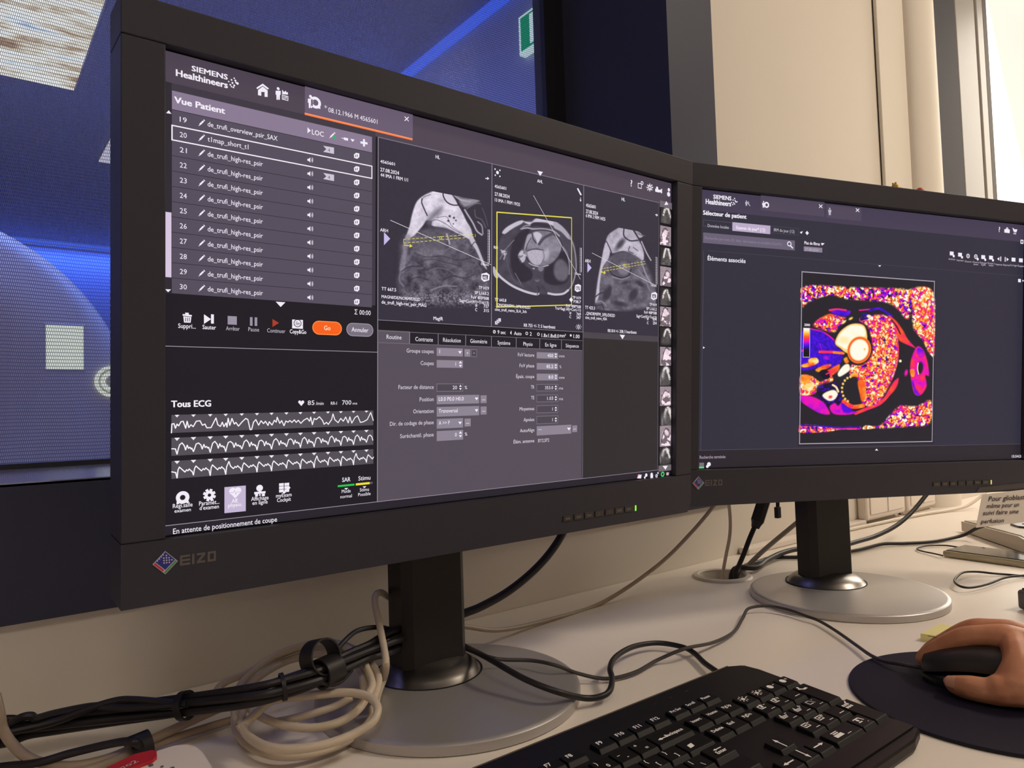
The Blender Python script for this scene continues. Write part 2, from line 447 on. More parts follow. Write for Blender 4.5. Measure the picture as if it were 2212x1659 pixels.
for a, bb in ((rr, rr * 0.80), (rr * 0.66, rr * 0.40)):
    mb.lathe([(bb, -0.0), (bb, 0.012), (a, 0.012), (a, 0.0)], 40, M=Matrix.Translation((c.x, -0.001, c.z)) @ Matrix.Rotation(math.pi / 2, 4, 'X'))
mb.build('control_ring', LITW, t)
# ------------------------------------------------------------------ desk
DESKM = mat('desk_laminate', (0.84, 0.765, 0.685, 1), 0.38, spec=0.35, noise=0.015, nscale=300, bump=0.02, bscale=2500)
PLW = mat('grommet_plastic', (0.66, 0.61, 0.53, 1), 0.4, noise=0.02)
desk = thing('desk', 'long off-white desk along the wall under the viewing window', 'desk', (0, -0.15, 0))
GC = Vector((0.542, 0.162)); GRD = 0.0334
mb = MB()                                     # worktop with a round hole for the cables
X0, X1, Y0, Y1 = -1.6, 2.4, -0.62, 0.2425
N = 48
bm = mb.bm
for zz in (DESK, DESK - 0.026):
    ring = [bm.verts.new((GC.x + GRD * math.cos(2 * math.pi * k / N), GC.y + GRD * math.sin(2 * math.pi * k / N), zz)) for k in range(N)]
    corners = [bm.verts.new(p) for p in ((X1, Y1, zz), (X0, Y1, zz), (X0, Y0, zz), (X1, Y0, zz))]
    for q in range(4):                        # the four quarters between hole and corner
        s = [ring[(q * N // 4 + k) % N] for k in range(N // 4 + 1)]
        for k in range(N // 4): bm.faces.new([corners[q], s[k], s[k + 1]] if False else [corners[q], s[k + 1], s[k]])
        bm.faces.new([corners[q], corners[(q + 1) % 4], s[-1]])
    if zz == DESK: top, tc_ = ring, corners
for k in range(N): bm.faces.new([top[k], top[(k + 1) % N], ring[(k + 1) % N], ring[k]])
for q in range(4): bm.faces.new([tc_[q], tc_[(q + 1) % 4], corners[(q + 1) % 4], corners[q]])
mb.build('worktop', DESKM, desk, at=Vector((0, -0.15, 0)))
mb = MB(); mb.sm = True
mb.lathe([(0.0336, 0.0002), (0.0336, 0.0025), (0.036, 0.004), (0.042, 0.003), (0.0445, 0.0002), (0.0336, 0.0002)], 56, centre=(GC.x, GC.y, DESK)); tag(mb.build('cable_grommet', PLW, base=True), 'round plastic cable hole ring set in the desk behind the far stand', 'cable grommet')
MB().box(-1.55, -0.35, 0.0, -1.52, 0.37, DESK - 0.026).build('side_panel', DESKM, desk)
MB().box(2.32, -0.35, 0.0, 2.35, 0.37, DESK - 0.026).build('side_panel', DESKM, desk)
MB().box(-1.52, 0.34, 0.25, 2.32, 0.36, DESK - 0.026).build('modesty_panel', DESKM, desk)
# ------------------------------------------------------------------ monitors
MBLACK = mat('monitor_black_plastic', rgb(53, 52, 63), 0.55, spec=0.32, noise=0.05, nscale=60, bump=0.06, bscale=2200)
COLB = mat('stand_black_plastic', rgb(34, 31, 31), 0.45, spec=0.35, noise=0.05, nscale=60, bump=0.05, bscale=2200)
SILV = mat('silver_grey_paint', rgb(188, 184, 182), 0.38, metal=0.6, spec=0.5, noise=0.02, nscale=700)
BRIGHTS = mat('bright_silver_dome', rgb(140, 135, 130), 0.32, metal=1.0, noise=0.02)
CBLK0 = mat('groove_black', rgb(14, 13, 14), 0.7, noise=0.03)
BTN = mat('button_black', rgb(48, 45, 44), 0.35, spec=0.5, noise=0.03)
GREYL = mat('grey_lettering', rgb(98, 92, 90), 0.5, noise=0.02)
BLUE = mat('badge_blue', rgb(38, 44, 138), 0.35, noise=0.02)
RED = mat('badge_red', rgb(205, 50, 62), 0.35, noise=0.02)
GRN = mat('badge_green', rgb(78, 150, 84), 0.35, noise=0.02)
PALE = mat('badge_pale', rgb(205, 205, 222), 0.35, noise=0.02)
LEDG = mat('green_led', (0.1, 0.2, 0.02, 1), 0.3, emit=(0.30, 1.0, 0.03, 1), estr=1.0, noise=0.02)
LEDY = mat('yellow_led', (0.2, 0.2, 0.02, 1), 0.3, emit=(0.75, 0.66, 0.16, 1), estr=0.8, noise=0.02)
# lit screen: the picture is carried as colour on the faces and given off as light
SCR = bpy.data.materials.new('lit_screen_picture'); SCR.use_nodes = True
_nt = SCR.node_tree; _b = _nt.nodes['Principled BSDF']
_b.inputs['Base Color'].default_value = (0.008, 0.008, 0.010, 1); _b.inputs['Roughness'].default_value = 0.45; _b.inputs['Specular IOR Level'].default_value = 0.2
_at = _nt.nodes.new('ShaderNodeVertexColor'); _at.layer_name = 'picture'
_mx = _nt.nodes.new('ShaderNodeMix'); _mx.data_type = 'RGBA'; _mx.inputs['Factor'].default_value = 0.03; _mx.inputs['A'].default_value = (0.008, 0.008, 0.010, 1)
_nt.links.new(_at.outputs['Color'], _mx.inputs['B']); _nt.links.new(_mx.outputs['Result'], _b.inputs['Base Color'])
_nt.links.new(_at.outputs['Color'], _b.inputs['Emission Color']); _b.inputs['Emission Strength'].default_value = 1.0
SCRB = mat('screen_black_border', (0.006, 0.006, 0.008, 1), 0.35, spec=0.3, noise=0.02)

REC = 0.008                                   # the panel lies this far behind the bezel


class Picture:
    """the picture on one screen, drawn on the panel plane in the head's own coordinates (metres)"""

    def __init__(s, M):
        s.M = M; s.Mi = M.inverted(); s.v = []; s.f = []; s.c = []; s.k = 0; s.crop(0, 0, 1)
        s.o = s.Mi @ CAM

    def crop(s, x, y, k): s.cx, s.cy, s.ck = x, y, k

    def pt(s, X, Y):
        d = s.Mi.to_3x3() @ ray(s.cx + X / s.ck, s.cy + Y / s.ck)
        q = s.o + d * ((REC - s.o.y) / d.y); return q.x, q.z

    def add(s, vs, fs, col):
        s.k += 1; y = REC - 0.0001 - 0.0000012 * s.k; n = len(s.v)
        s.v += [(a, y, b) for a, b in vs]; s.f += [tuple(i + n for i in f) for f in fs]
        c = (lin(col[0]), lin(col[1]), lin(col[2]), 1); s.c += [c] * len(fs)

    def rect(s, x0, y0, x1, y1, col):         # upper left and lower right corner
        a0, b0 = s.pt(x0, y0); a1, b1 = s.pt(x1, y1)
        s.add([(a0, b0), (a1, b0), (a1, b1), (a0, b1)], [(0, 1, 2, 3)], col)

    def mm(s, a0, b0, a1, b1, col): s.add([(a0, b0), (a1, b0), (a1, b1), (a0, b1)], [(0, 1, 2, 3)], col)

    def frame(s, x0, y0, x1, y1, w, col):
        a0, b0 = s.pt(x0, y0); a1, b1 = s.pt(x1, y1); w *= 0.001
        for q in ((a0, b0, a1, b0 - w), (a0, b1 + w, a1, b1), (a0, b0, a0 + w, b1), (a1 - w, b0, a1, b1)): s.mm(*q, col)

    def poly(s, pts, col): s.add([s.pt(*p) for p in pts], [tuple(range(len(pts)))], col)

    def disc(s, x, y, r, col, r2=0.0, n=22, ey=1.0):
        a, b = s.pt(x, y); q = s.pt(x, y - r); R = abs(q[1] - b); R2 = R * r2 / r
        o = [(a + R * math.cos(2 * math.pi * k / n), b + R * ey * math.sin(2 * math.pi * k / n)) for k in range(n)]
        if r2:
            i = [(a + R2 * math.cos(2 * math.pi * k / n), b + R2 * ey * math.sin(2 * math.pi * k / n)) for k in range(n)]
            s.add(o + i, [(k, (k + 1) % n, n + (k + 1) % n, n + k) for k in range(n)], col)
        else: s.add(o, [tuple(range(n))], col)

    def line(s, pts, w, col):                 # w in mm
        P = [s.pt(*p) for p in pts]; w *= 0.0005; vs = []; fs = []
        for (a0, b0), (a1, b1) in zip(P, P[1:]):
            L = math.hypot(a1 - a0, b1 - b0) or 1; nx, ny = -(b1 - b0) / L * w, (a1 - a0) / L * w
            ex, ey = (a1 - a0) / L * w * 0.5, (b1 - b0) / L * w * 0.5
            n = len(vs); vs += [(a0 + nx - ex, b0 + ny - ey), (a0 - nx - ex, b0 - ny - ey), (a1 - nx + ex, b1 - ny + ey), (a1 + nx + ex, b1 + ny + ey)]; fs.append((n, n + 1, n + 2, n + 3))
        s.add(vs, fs, col)

    def dash(s, p, q, n, w, col):
        for k in range(n):
            t0, t1 = k / n, (k + 0.6) / n
            s.line([(p[0] + (q[0] - p[0]) * t0, p[1] + (q[1] - p[1]) * t0), (p[0] + (q[0] - p[0]) * t1, p[1] + (q[1] - p[1]) * t1)], w, col)

    def text(s, t, x0, y0, x1, cap, col=(238, 232, 244), bold=0.0):
        """baseline from (x0, y0); ends at x1; cap height in the crop's pixels"""
        v, f = glyphs(t)
        if not len(v): return
        a0, b0 = s.pt(x0, y0); h = s.pt(x0, y0 - cap)[1] - b0; y = y0
        a1 = s.pt(x1, y0)[0]
        for _ in range(3):                    # follow the text line to its right end
            P = s.M @ Vector((a1, REC, b0)); d = P - CAM; z = d.dot(_w)
            y = (829.5 - FPX * d.dot(_u) / z - s.cy) * s.ck
            a1 = s.pt(x1, y)[0]
        k = (a1 - a0) / v[:, 0].max(); g = h / 0.682
        if len(t) == 1 and k > g: a0 += (k - g) * v[:, 0].max() / 2; k = g
        for dx, dy in (((-bold, -bold * .5), (bold, -bold * .5), (-bold, bold * .5), (bold, bold * .5)) if bold else ((0, 0),)):
            s.add([(a0 + (x + dx) * k, b0 + (yy + dy) * g) for x, yy in v], f, col)

    def raster(s, x0, y0, x1, y1, nx, ny, paint):
        """a picture with soft tones: paint(X, Y) gives sRGB 0..1 for arrays of photo coordinates"""
        a0, b0 = s.pt(x0, y0); a1, b1 = s.pt(x1, y1)
        A, B = np.meshgrid(np.linspace(a0, a1, nx + 1), np.linspace(b0, b1, ny + 1))
        M = np.array(s.M); P = np.stack([A, np.full_like(A, REC), B, np.ones_like(A)], -1) @ M.T
        d = P[..., :3] - np.array(CAM); z = d @ np.array(_w)
        X = 1106 + FPX * (d @ np.array(_r)) / z; Y = 829.5 - FPX * (d @ np.array(_u)) / z
        Xc = (X[:-1, :-1] + X[1:, 1:]) / 2; Yc = (Y[:-1, :-1] + Y[1:, 1:]) / 2
        img = np.clip(paint(Xc, Yc), 0, 1); img = np.where(img <= 0.04045, img / 12.92, ((img + 0.055) / 1.055) ** 2.4)
        s.k += 1; y = REC - 0.0001 - 0.0000012 * s.k; n = len(s.v)
        s.v += list(zip(A.ravel().tolist(), [y] * A.size, B.ravel().tolist()))
        i = np.arange(ny)[:, None] * (nx + 1) + np.arange(nx)[None, :] + n; i = i.ravel()
        s.f += list(zip(i.tolist(), (i + 1).tolist(), (i + nx + 2).tolist(), (i + nx + 1).tolist()))
        s.c += [(*c, 1.0) for c in img.reshape(-1, 3).tolist()]

    def build(s, parent):
        me = bpy.data.meshes.new('screen'); me.from_pydata(s.v, [], s.f)
        at = me.color_attributes.new('picture', 'FLOAT_COLOR', 'CORNER')
        tot = np.array([len(f) for f in s.f]); at.data.foreach_set('color', np.repeat(np.array(s.c, dtype=np.float32), tot, axis=0).ravel())
        return link('screen', me, SCR, parent)


def head_matrix(pos, yaw, tilt, roll):
    ex = Vector((math.cos(yaw), math.sin(yaw), 0)); n0 = Vector((math.sin(yaw), -math.cos(yaw), 0)); up = Vector((0, 0, 1))
    n = n0 * math.cos(tilt) + up * math.sin(tilt); ez = up * math.cos(tilt) - n0 * math.sin(tilt)
    X = ex * math.cos(roll) + ez * math.sin(roll); Z = -ex * math.sin(roll) + ez * math.cos(roll); Y = -n
    return Matrix(((X.x, Y.x, Z.x, pos[0]), (X.y, Y.y, Z.y, pos[1]), (X.z, Y.z, Z.z, pos[2]), (0, 0, 0, 1)))


IW, IH, BS, BT, BB = 0.2602, 0.163, 0.0263, 0.0272, 0.0423


def make_monitor(label, base, yaw, M, led, clip):
    t = thing('monitor', label, 'monitor', (base[0], base[1], DESK), yaw)
    Me = Matrix.Translation((base[0], base[1], DESK)) @ Matrix.Rotation(yaw, 4, 'Z')
    ML = Me.inverted() @ M
    # stand: disc foot with a bright lip, collar dome, column
    mb = MB(); mb.sm = True
    mb.lathe([(0, 0), (0.118, 0.0), (0.1192, 0.001), (0.1192, 0.0082), (0.1178, 0.0094), (0.114, 0.0098), (0.07, 0.0125), (0.045, 0.0135), (0, 0.0135)], 96)
    fo = mb.build('foot', SILV, t)
    fo.data.polygons.foreach_set('use_smooth', [True] * len(fo.data.polygons))
    mb = MB(); mb.sm = True
    mb.lathe([(0.0500, 0.0120), (0.0500, 0.0136), (0.0490, 0.0142), (0.0460, 0.0180), (0.0400, 0.0225), (0.030, 0.0265), (0.02, 0.0280), (0, 0.0285)], 64, centre=(0, 0.036, 0))
    mb2 = MB(); mb2.lathe([(0.0501, 0.0128), (0.0501, 0.0141), (0.0514, 0.0141), (0.0514, 0.0128)], 64, centre=(0, 0.036, 0)); mb2.build('collar_groove', CBLK0, t)
    mb.build('collar', BRIGHTS, t)
    zc = ML.translation.z; yb = 0.036
    mb = MB()
    pts = []
    for sx, sy in ((1, 1), (-1, 1), (-1, -1), (1, -1)):
        hx, hy = 0.0345, 0.020; c = 0.008
        q = [(sx * hx, sy * (hy - c)), (sx * (hx - c), sy * hy)]
        pts += q if sx * sy > 0 else q[::-1]
    mb.prism([(x, y + yb, 0.014) for x, y in pts], (0, 0, zc + 0.04 - 0.014))
    mb.build('column', COLB, t)
    mb = MB().box(-0.045, min(yb - 0.018, ML.translation.y + 0.058), zc - 0.05, 0.045, max(yb - 0.018, ML.translation.y + 0.058) + 0.004, zc + 0.05, bevel=0.004)
    mb.build('tilt_hinge', COLB, t)
    # head
    mb = MB()
    mb.box(-0.262, 0.012, -0.185, 0.262, 0.046, 0.172, bevel=0.006); mb.box(-0.17, 0.044, -0.12, 0.17, 0.062, 0.12, bevel=0.01)
    for k in range(14): mb.box(-0.15 + k * 0.022, 0.0455, 0.135, -0.14 + k * 0.022, 0.0472, 0.16)
    H = mb.build('housing', MBLACK, t); H.matrix_local = ML
    ow, ot, ob, g, D, bv = IW + BS, IH + BT, IH + BB, 0.00025, 0.040, 0.0008
    mb = MB()
    mb.box(-ow, 0, IH + g, ow, D, ot, bevel=bv, seg=2)
    mb.box(-ow, 0, -IH + g, -IW, D, IH - g, bevel=bv); mb.box(IW, 0, -IH + g, ow, D, IH - g, bevel=bv)
    if clip: mb.prism([(-ow, 0, -ob), (-ow, 0, -IH - g), (ow, 0, -IH - g), (ow, 0, -ob + 0.011), (ow - 0.006, 0, -ob)], (0, D, 0))
    else: mb.box(-ow, 0, -ob, ow, D, -IH - g, bevel=bv)
    mb.box(-ow + 0.002, 0.001, -IH - 0.004, -IW - 0.002, D - 0.002, IH + 0.004); mb.box(IW + 0.002, 0.001, -IH - 0.004, ow - 0.002, D - 0.002, IH + 0.004)
    mb.build('bezel', MBLACK, H)
    MB().box(-IW - 0.003, REC, -IH - 0.003, IW + 0.003, REC + 0.004, IH + 0.003).build('panel_edge', SCRB, H)
    # badge: tilted square in blue with a checker, a red and a green edge
    bx, bz, q = -0.2605, -0.1783, 0.0054
    e1 = Vector((math.cos(math.radians(45)), 0, math.sin(math.radians(45)))); e2 = Vector((-e1.z, 0, e1.x)); c0 = Vector((bx, -0.0006, bz))
    P = lambda u, v, y=0.0: c0 + e1 * (u * q) + e2 * (v * q) + Vector((0, -y, 0))
    mb = MB()
    mb.prism([P(-1, -1), P(1, -1), P(1, 1), P(-1, 1)], (0, 0.0008, 0))
    R = lambda u0, v0, u1, v1, m, y=0.00006: (setattr(mb, 'mi', m), mb.poly([P(u0, v0, y), P(u1, v0, y), P(u1, v1, y), P(u0, v1, y)]))
    R(-0.62, -0.62, 0.94, 0.94, 1); R(-0.94, -0.55, -0.70, 0.94, 2); R(-0.94, -0.94, 0.94, -0.70, 3)
    for i in range(5):
        for j in range(5):
            if (i + j) % 2 == 0 and not (i == 0 and j in (0, 4)): R(-0.18 + i * 0.20, -0.42 + j * 0.22, -0.02 + i * 0.20, -0.25 + j * 0.22, 0, 0.0001)
    for j in range(4): R(-0.45 + j * 0.30, 0.80, -0.30 + j * 0.30, 0.93, 0, 0.0001)
    mb.build('logo_badge', [PALE, BLUE, RED, GRN], H)['label'] = 'square blue badge with checker, red and green edges'
    mb = MB(); x = bx + 0.0091; z0, z1, w, tk = bz - 0.0036, bz + 0.0032, 0.0054, 0.0014
    cnt = [0]
    def B(a, b, c, d): cnt[0] += 1; mb.box(a, -0.00012 - 0.00001 * cnt[0], b, c, 0.0003, d)
    B(x, z0, x + tk, z1); [B(x, zz, x + w + 0.001, zz + tk) for zz in (z0, (z0 + z1 - tk) / 2, z1 - tk)]; x += w + 0.0022
    B(x, z0, x + tk, z1); x += tk + 0.0016
    B(x, z1 - tk, x + w, z1); B(x, z0, x + w, z0 + tk); mb.poly([(x, -0.0003, z0 + tk), (x + 0.0021, -0.0003, z0 + tk), (x + w, -0.0003, z1 - tk), (x + w - 0.0021, -0.0003, z1 - tk)]); x += w + 0.0016
    B(x, z0, x + tk, z1); B(x + w - tk, z0, x + w, z1); B(x, z0, x + w, z0 + tk); B(x, z1 - tk, x + w, z1)
    mb.build('brand_lettering', GREYL, H)
    for k in range(7):
        x = 0.0920 + k * 0.0143
        mb = MB().box(x, -0.0010, -0.1940, x + 0.0118, 0.0010, -0.1882, bevel=0.0004)
        bt = mb.build('button', BTN, H)
        mb = MB()
        if k == 3: mb.poly([(x + 0.0048, -0.00104, -0.1918), (x + 0.0068, -0.00104, -0.1918), (x + 0.0058, -0.00104, -0.1902)])
        elif k == 4: mb.poly([(x + 0.0048, -0.00104, -0.1902), (x + 0.0068, -0.00104, -0.1902), (x + 0.0058, -0.00104, -0.1918)])
        else: mb.box(x + 0.0028, -0.00104, -0.1920, x + 0.0088, -0.0009, -0.1902)
        mb.build('button_mark', GREYL, bt)
    MB().box(0.1938, -0.0006, -0.1944, 0.1956, 0.001, -0.1886, bevel=0.0003).build('power_light', led, H)
    return t, H


ML_ = head_matrix((0, 0, DESK + 0.3427), 0.00174, -0.05973, 0.00157)
_pr = CAM + (Vector((0.55219, -0.08335, DESK + 0.3427 - 0.00374)) - CAM) * 1.014
MR_ = head_matrix(_pr, -0.34441, -0.05598, -0.02883) @ Matrix.Scale(1.014, 4)
# ------------------------------------------------------------------ tone pictures shown on the screens (numpy brushwork)
def cr(ox, oy, k): return lambda pts: [(ox + x / k, oy + y / k) for x, y in pts]


def grey(X, Y, base, seed, n=0.03): return base + n * (fbm(X, Y, 6, seed) - 0.5) * 2


def blend(g, m, t): return g * (1 - m) + t * m


def paint_long(X, Y):
    c = cr(790, 280, 4.608); q = lambda x, y: (790 + x / 4.608, 280 + y / 4.608)
    tex = fbm(X, Y, 14, 3, 5); fine = fbm(X, Y, 4, 8, 3)
    g = grey(X, Y, 0.172, 1, 0.012)
    low = region(X, Y, c([(360, 1080), (520, 1010), (760, 1000), (1010, 1080), (1140, 1240), (1200, 1420), (1210, 1640), (900, 1720), (560, 1700), (330, 1600), (340, 1300)]), 7)
    g = blend(g, low, 0.08 + 0.40 * tex + 0.14 * (fine - 0.3))
    g = blend(g, region(X, Y, c([(500, 1180), (700, 1140), (900, 1180), (1040, 1260), (1010, 1380), (780, 1350), (560, 1340)]), 6) * 0.6, 0.20 + 0.34 * tex)
    for a, w, t in (([(480, 1230), (600, 1270), (760, 1260), (900, 1300), (1040, 1280)], 1.6, 0.16), ([(520, 1330), (640, 1290), (780, 1320), (940, 1360)], 1.4, 0.15), ([(600, 1420), (700, 1380), (820, 1400), (900, 1450), (1000, 1430)], 2.0, 0.44), ([(760, 1500), (860, 1460), (980, 1480), (1080, 1440)], 1.8, 0.14), ([(420, 1500), (520, 1470), (620, 1500)], 1.8, 0.14), ([(840, 1540), (900, 1500), (1000, 1530)], 2.2, 0.4), ([(1060, 1300), (1120, 1360), (1150, 1450)], 2.0, 0.38)): g = blend(g, stroke(X, Y, c(a), w, 3.0) * 0.8, t)
    body = region(X, Y, c([(792, 574), (700, 602), (600, 642), (528, 690), (486, 752), (452, 860), (430, 960), (404, 1040), (392, 1090), (470, 1060), (560, 960), (600, 905), (650, 915), (660, 960), (800, 985), (920, 1040), (1010, 1085), (1060, 1120), (1046, 1000), (990, 900), (940, 790), (880, 690), (820, 600)]), 1.6)
    g = blend(g, body, 0.80 + 0.30 * (tex - 0.4) + 0.10 * (fine - 0.5))
    g = blend(g, region(X, Y, c([(392, 1060), (440, 1060), (420, 1160), (398, 1260), (380, 1400), (330, 1400), (345, 1290), (368, 1180)]), 2.5) * 0.8, 0.44 + 0.15 * fine)
    g = blend(g, region(X, Y, c([(1040, 1040), (1080, 1100), (1120, 1190), (1160, 1290), (1200, 1392), (1150, 1330), (1090, 1200), (1030, 1110)]), 1.2), 0.74)
    g = blend(g, region(X, Y, c([(600, 900), (700, 790), (760, 770), (730, 840), (670, 900), (640, 960)]), 5) * 0.75, 0.40)
    for a, w, t in (([(556, 690), (552, 730), (580, 800), (606, 856)], 2.6, 0.2), ([(770, 600), (766, 660), (800, 720), (860, 752), (940, 752)], 2.8, 0.2), ([(800, 590), (880, 690), (950, 800), (1010, 900), (1060, 970), (1100, 1040)], 3.0, 0.17), ([(640, 650), (580, 670), (548, 700)], 1.2, 0.3), ([(630, 920), (700, 900), (790, 940), (860, 990), (930, 1030)], 1.2, 0.32), ([(700, 880), (800, 870), (850, 960), (960, 1040)], 1.1, 0.36), ([(1040, 1170), (1080, 1120), (1110, 1150)], 1.6, 0.2)): g = blend(g, stroke(X, Y, c(a), w, 1.2), t)
    g = blend(g, region(X, Y, c([(776, 606), (820, 610), (900, 730), (860, 740), (800, 700)]), 1.5), 0.82)
    for k in range(7):
        o = k * 24
        g = blend(g, stroke(X, Y, c([(830 + o * 0.85, 566 + o * 0.12), (862 + o * 0.8, 640 + o * 0.10), (930 + o * 0.55, 700 + o * 0.04), (1030 + o * 0.2, 722 - o * 0.1)]), 1.6, 1.2), (0.74, 0.66, 0.6, 0.5, 0.42, 0.36, 0.32)[k])
    g = blend(g, region(X, Y, c([(930, 700), (1090, 690), (1120, 720), (1000, 770), (960, 760)]), 3) * 0.7, 0.7)
    for a, w, t in (([(980, 800), (1010, 850), (1060, 930), (1100, 1010), (1150, 1050)], 3.5, 0.66), ([(1000, 790), (1080, 740), (1140, 740)], 1.6, 0.42), ([(1080, 800), (1090, 870), (1150, 900), (1190, 980)], 1.6, 0.40), ([(1110, 920), (1150, 960), (1160, 1040)], 3, 0.55), ([(1150, 780), (1180, 850), (1210, 960)], 1.2, 0.36)): g = blend(g, stroke(X, Y, c(a), w, 1.5), t)
    g = blend(g, ell(X, Y, *q(700, 1080), 34, 22, -0.2, 6) * 0.8, 0.27 + 0.12 * fine)
    for x, y, r in ((830, 864, 2.4), (872, 880, 2.2), (816, 910, 2.2), (892, 906, 1.6), (866, 940, 1.4)): g = blend(g, ell(X, Y, *q(x, y), r, r, 0, 1), 0.2)
    for a, w, t in (([(560, 1130), (600, 1180), (700, 1230), (800, 1200), (850, 1150)], 2.4, 0.40), ([(800, 1040), (820, 1100), (830, 1140)], 3.5, 0.66), ([(330, 1430), (420, 1370), (560, 1356)], 1.8, 0.16), ([(340, 1420), (330, 1500), (370, 1560)], 4, 0.42), ([(400, 1430), (470, 1390), (560, 1380)], 4, 0.34), ([(880, 1440), (960, 1400), (1060, 1380)], 3, 0.36), ([(640, 1600), (760, 1560), (900, 1560)], 2.5, 0.5), ([(690, 1450), (670, 1500), (690, 1540)], 3, 0.36)): g = blend(g, stroke(X, Y, c(a), w, 2.2), t)
    sp, _ = cells(X, Y, 5.0, 21); m = np.clip((Y - 622) / 18, 0, 1) * np.clip((668 - Y) / 16, 0, 1) * np.clip((X - 850) / 30, 0, 1) * np.clip((1056 - X) / 10, 0, 1)
    g = blend(g, m * np.clip(0.6 - sp, 0, 1) * 1.4, 0.62)
    return tint(g)


def paint_axial(X, Y):
    c = cr(790, 280, 4.608); q = lambda x, y: (790 + x / 4.608, 280 + y / 4.608)
    tex = fbm(X, Y, 10, 13, 5); fine = fbm(X, Y, 3.5, 18, 3); g = grey(X, Y, 0.172, 11, 0.012)
    body = region(X, Y, c([(1300, 1200), (1360, 1040), (1460, 960), (1600, 910), (1760, 880), (1900, 930), (2010, 1030), (2080, 1180), (2090, 1380), (2050, 1560), (1950, 1640), (1780, 1640), (1600, 1620), (1420, 1540), (1290, 1400)]), 2)
    g = blend(g, body, 0.20 + 0.11 * tex)
    g = blend(g, region(X, Y, c([(1450, 1140), (1490, 1060), (1560, 1000), (1640, 980), (1600, 1060), (1560, 1150), (1530, 1250), (1570, 1340), (1640, 1400), (1650, 1480), (1560, 1520), (1480, 1470), (1440, 1360), (1434, 1240)]), 2), 0.13 + 0.03 * fine)
    g = blend(g, region(X, Y, c([(1780, 1380), (1860, 1330), (1900, 1260), (1960, 1210), (2020, 1270), (2040, 1400), (1990, 1520), (1870, 1550), (1770, 1500)]), 2), 0.14)
    g = blend(g, region(X, Y, c([(1880, 1330), (1930, 1290), (1990, 1330), (2016, 1420), (1980, 1500), (1910, 1500), (1866, 1430)]), 3), 0.33 + 0.08 * tex)
    g = blend(g, region(X, Y, c([(1352, 1022), (1400, 970), (1500, 916), (1560, 906), (1548, 936), (1460, 984), (1390, 1034), (1366, 1040)]), 1.2), 0.72 + 0.1 * tex)
    g = blend(g, region(X, Y, c([(1560, 914), (1640, 920), (1690, 886), (1790, 876), (1860, 900), (1950, 970), (1900, 960), (1850, 970), (1800, 930), (1700, 924), (1630, 950)]), 1.4), 0.72 + 0.1 * tex)
    g = blend(g, region(X, Y, c([(1870, 920), (1960, 974), (2040, 1080), (2010, 1090), (1940, 1020), (1870, 980)]), 1.4), 0.66)
    for a, w, t in (([(2020, 1060), (2064, 1160), (2086, 1300), (2084, 1420), (2050, 1540), (2006, 1606)], 2.6, 0.55), ([(1264, 1376), (1300, 1430), (1360, 1490), (1460, 1560), (1580, 1612), (1680, 1638), (1712, 1634)], 5.0, 0.78), ([(1810, 1630), (1880, 1642), (1960, 1634), (2008, 1600)], 4.6, 0.78), ([(1270, 1380), (1280, 1440), (1300, 1470)], 6, 0.72), ([(1330, 1290), (1380, 1200), (1470, 1100)], 1.6, 0.5), ([(1340, 1200), (1380, 1240), (1370, 1290)], 3, 0.6), ([(1480, 1430), (1520, 1500), (1540, 1540)], 1.6, 0.45), ([(1400, 1180), (1400, 1280), (1420, 1400), (1470, 1500), (1560, 1570)], 2.2, 0.32), ([(1540, 990), (1600, 980), (1660, 990), (1760, 990), (1860, 1010), (1920, 1060)], 3.4, 0.62), ([(1540, 990), (1580, 960), (1640, 955)], 2.6, 0.55), ([(1700, 1560), (1720, 1600), (1700, 1640)], 1.6, 0.14), ([(1760, 1560), (1780, 1600), (1800, 1630)], 1.4, 0.2), ([(1940, 1150), (1990, 1220), (2020, 1330), (2020, 1440)], 3, 0.5)): g = blend(g, stroke(X, Y, c(a), w, 1.3), t)
    g = blend(g, region(X, Y, c([(1640, 940), (1690, 924), (1830, 950), (1860, 970), (1780, 975), (1700, 960), (1640, 970)]), 1.5), 0.17)
    heart = region(X, Y, c([(1590, 1110), (1624, 1050), (1660, 1020), (1740, 1006), (1840, 1024), (1916, 1090), (1944, 1160), (1920, 1240), (1870, 1310), (1800, 1350), (1730, 1354), (1650, 1330), (1600, 1270), (1566, 1200)]), 1.4)
    g = blend(g, stroke(X, Y, c([(1590, 1110), (1624, 1050), (1660, 1020), (1740, 1006), (1840, 1024), (1916, 1090), (1944, 1160), (1920, 1240), (1870, 1310), (1800, 1350), (1730, 1354), (1650, 1330), (1600, 1270), (1566, 1200)]), 4.5, 2, True), 0.16)
    g = blend(g, heart, 0.46 + 0.24 * (tex - 0.4) + 0.06 * (fine - 0.5))
    g = blend(g, region(X, Y, c([(1604, 1216), (1670, 1198), (1756, 1202), (1764, 1260), (1740, 1330), (1690, 1352), (1630, 1310)]), 1.5), 0.64 + 0.1 * fine)
    g = blend(g, ell(X, Y, *q(1790, 1240), 7, 12, 0.3, 3), 0.62 + 0.1 * fine)
    g = blend(g, region(X, Y, c([(1600, 1060), (1640, 1040), (1644, 1090), (1600, 1160), (1574, 1180)]), 1.5), 0.62)
    g = blend(g, region(X, Y, c([(1664, 1040), (1700, 1020), (1746, 1050), (1730, 1090), (1706, 1140), (1690, 1100)]), 1.2), 0.76)
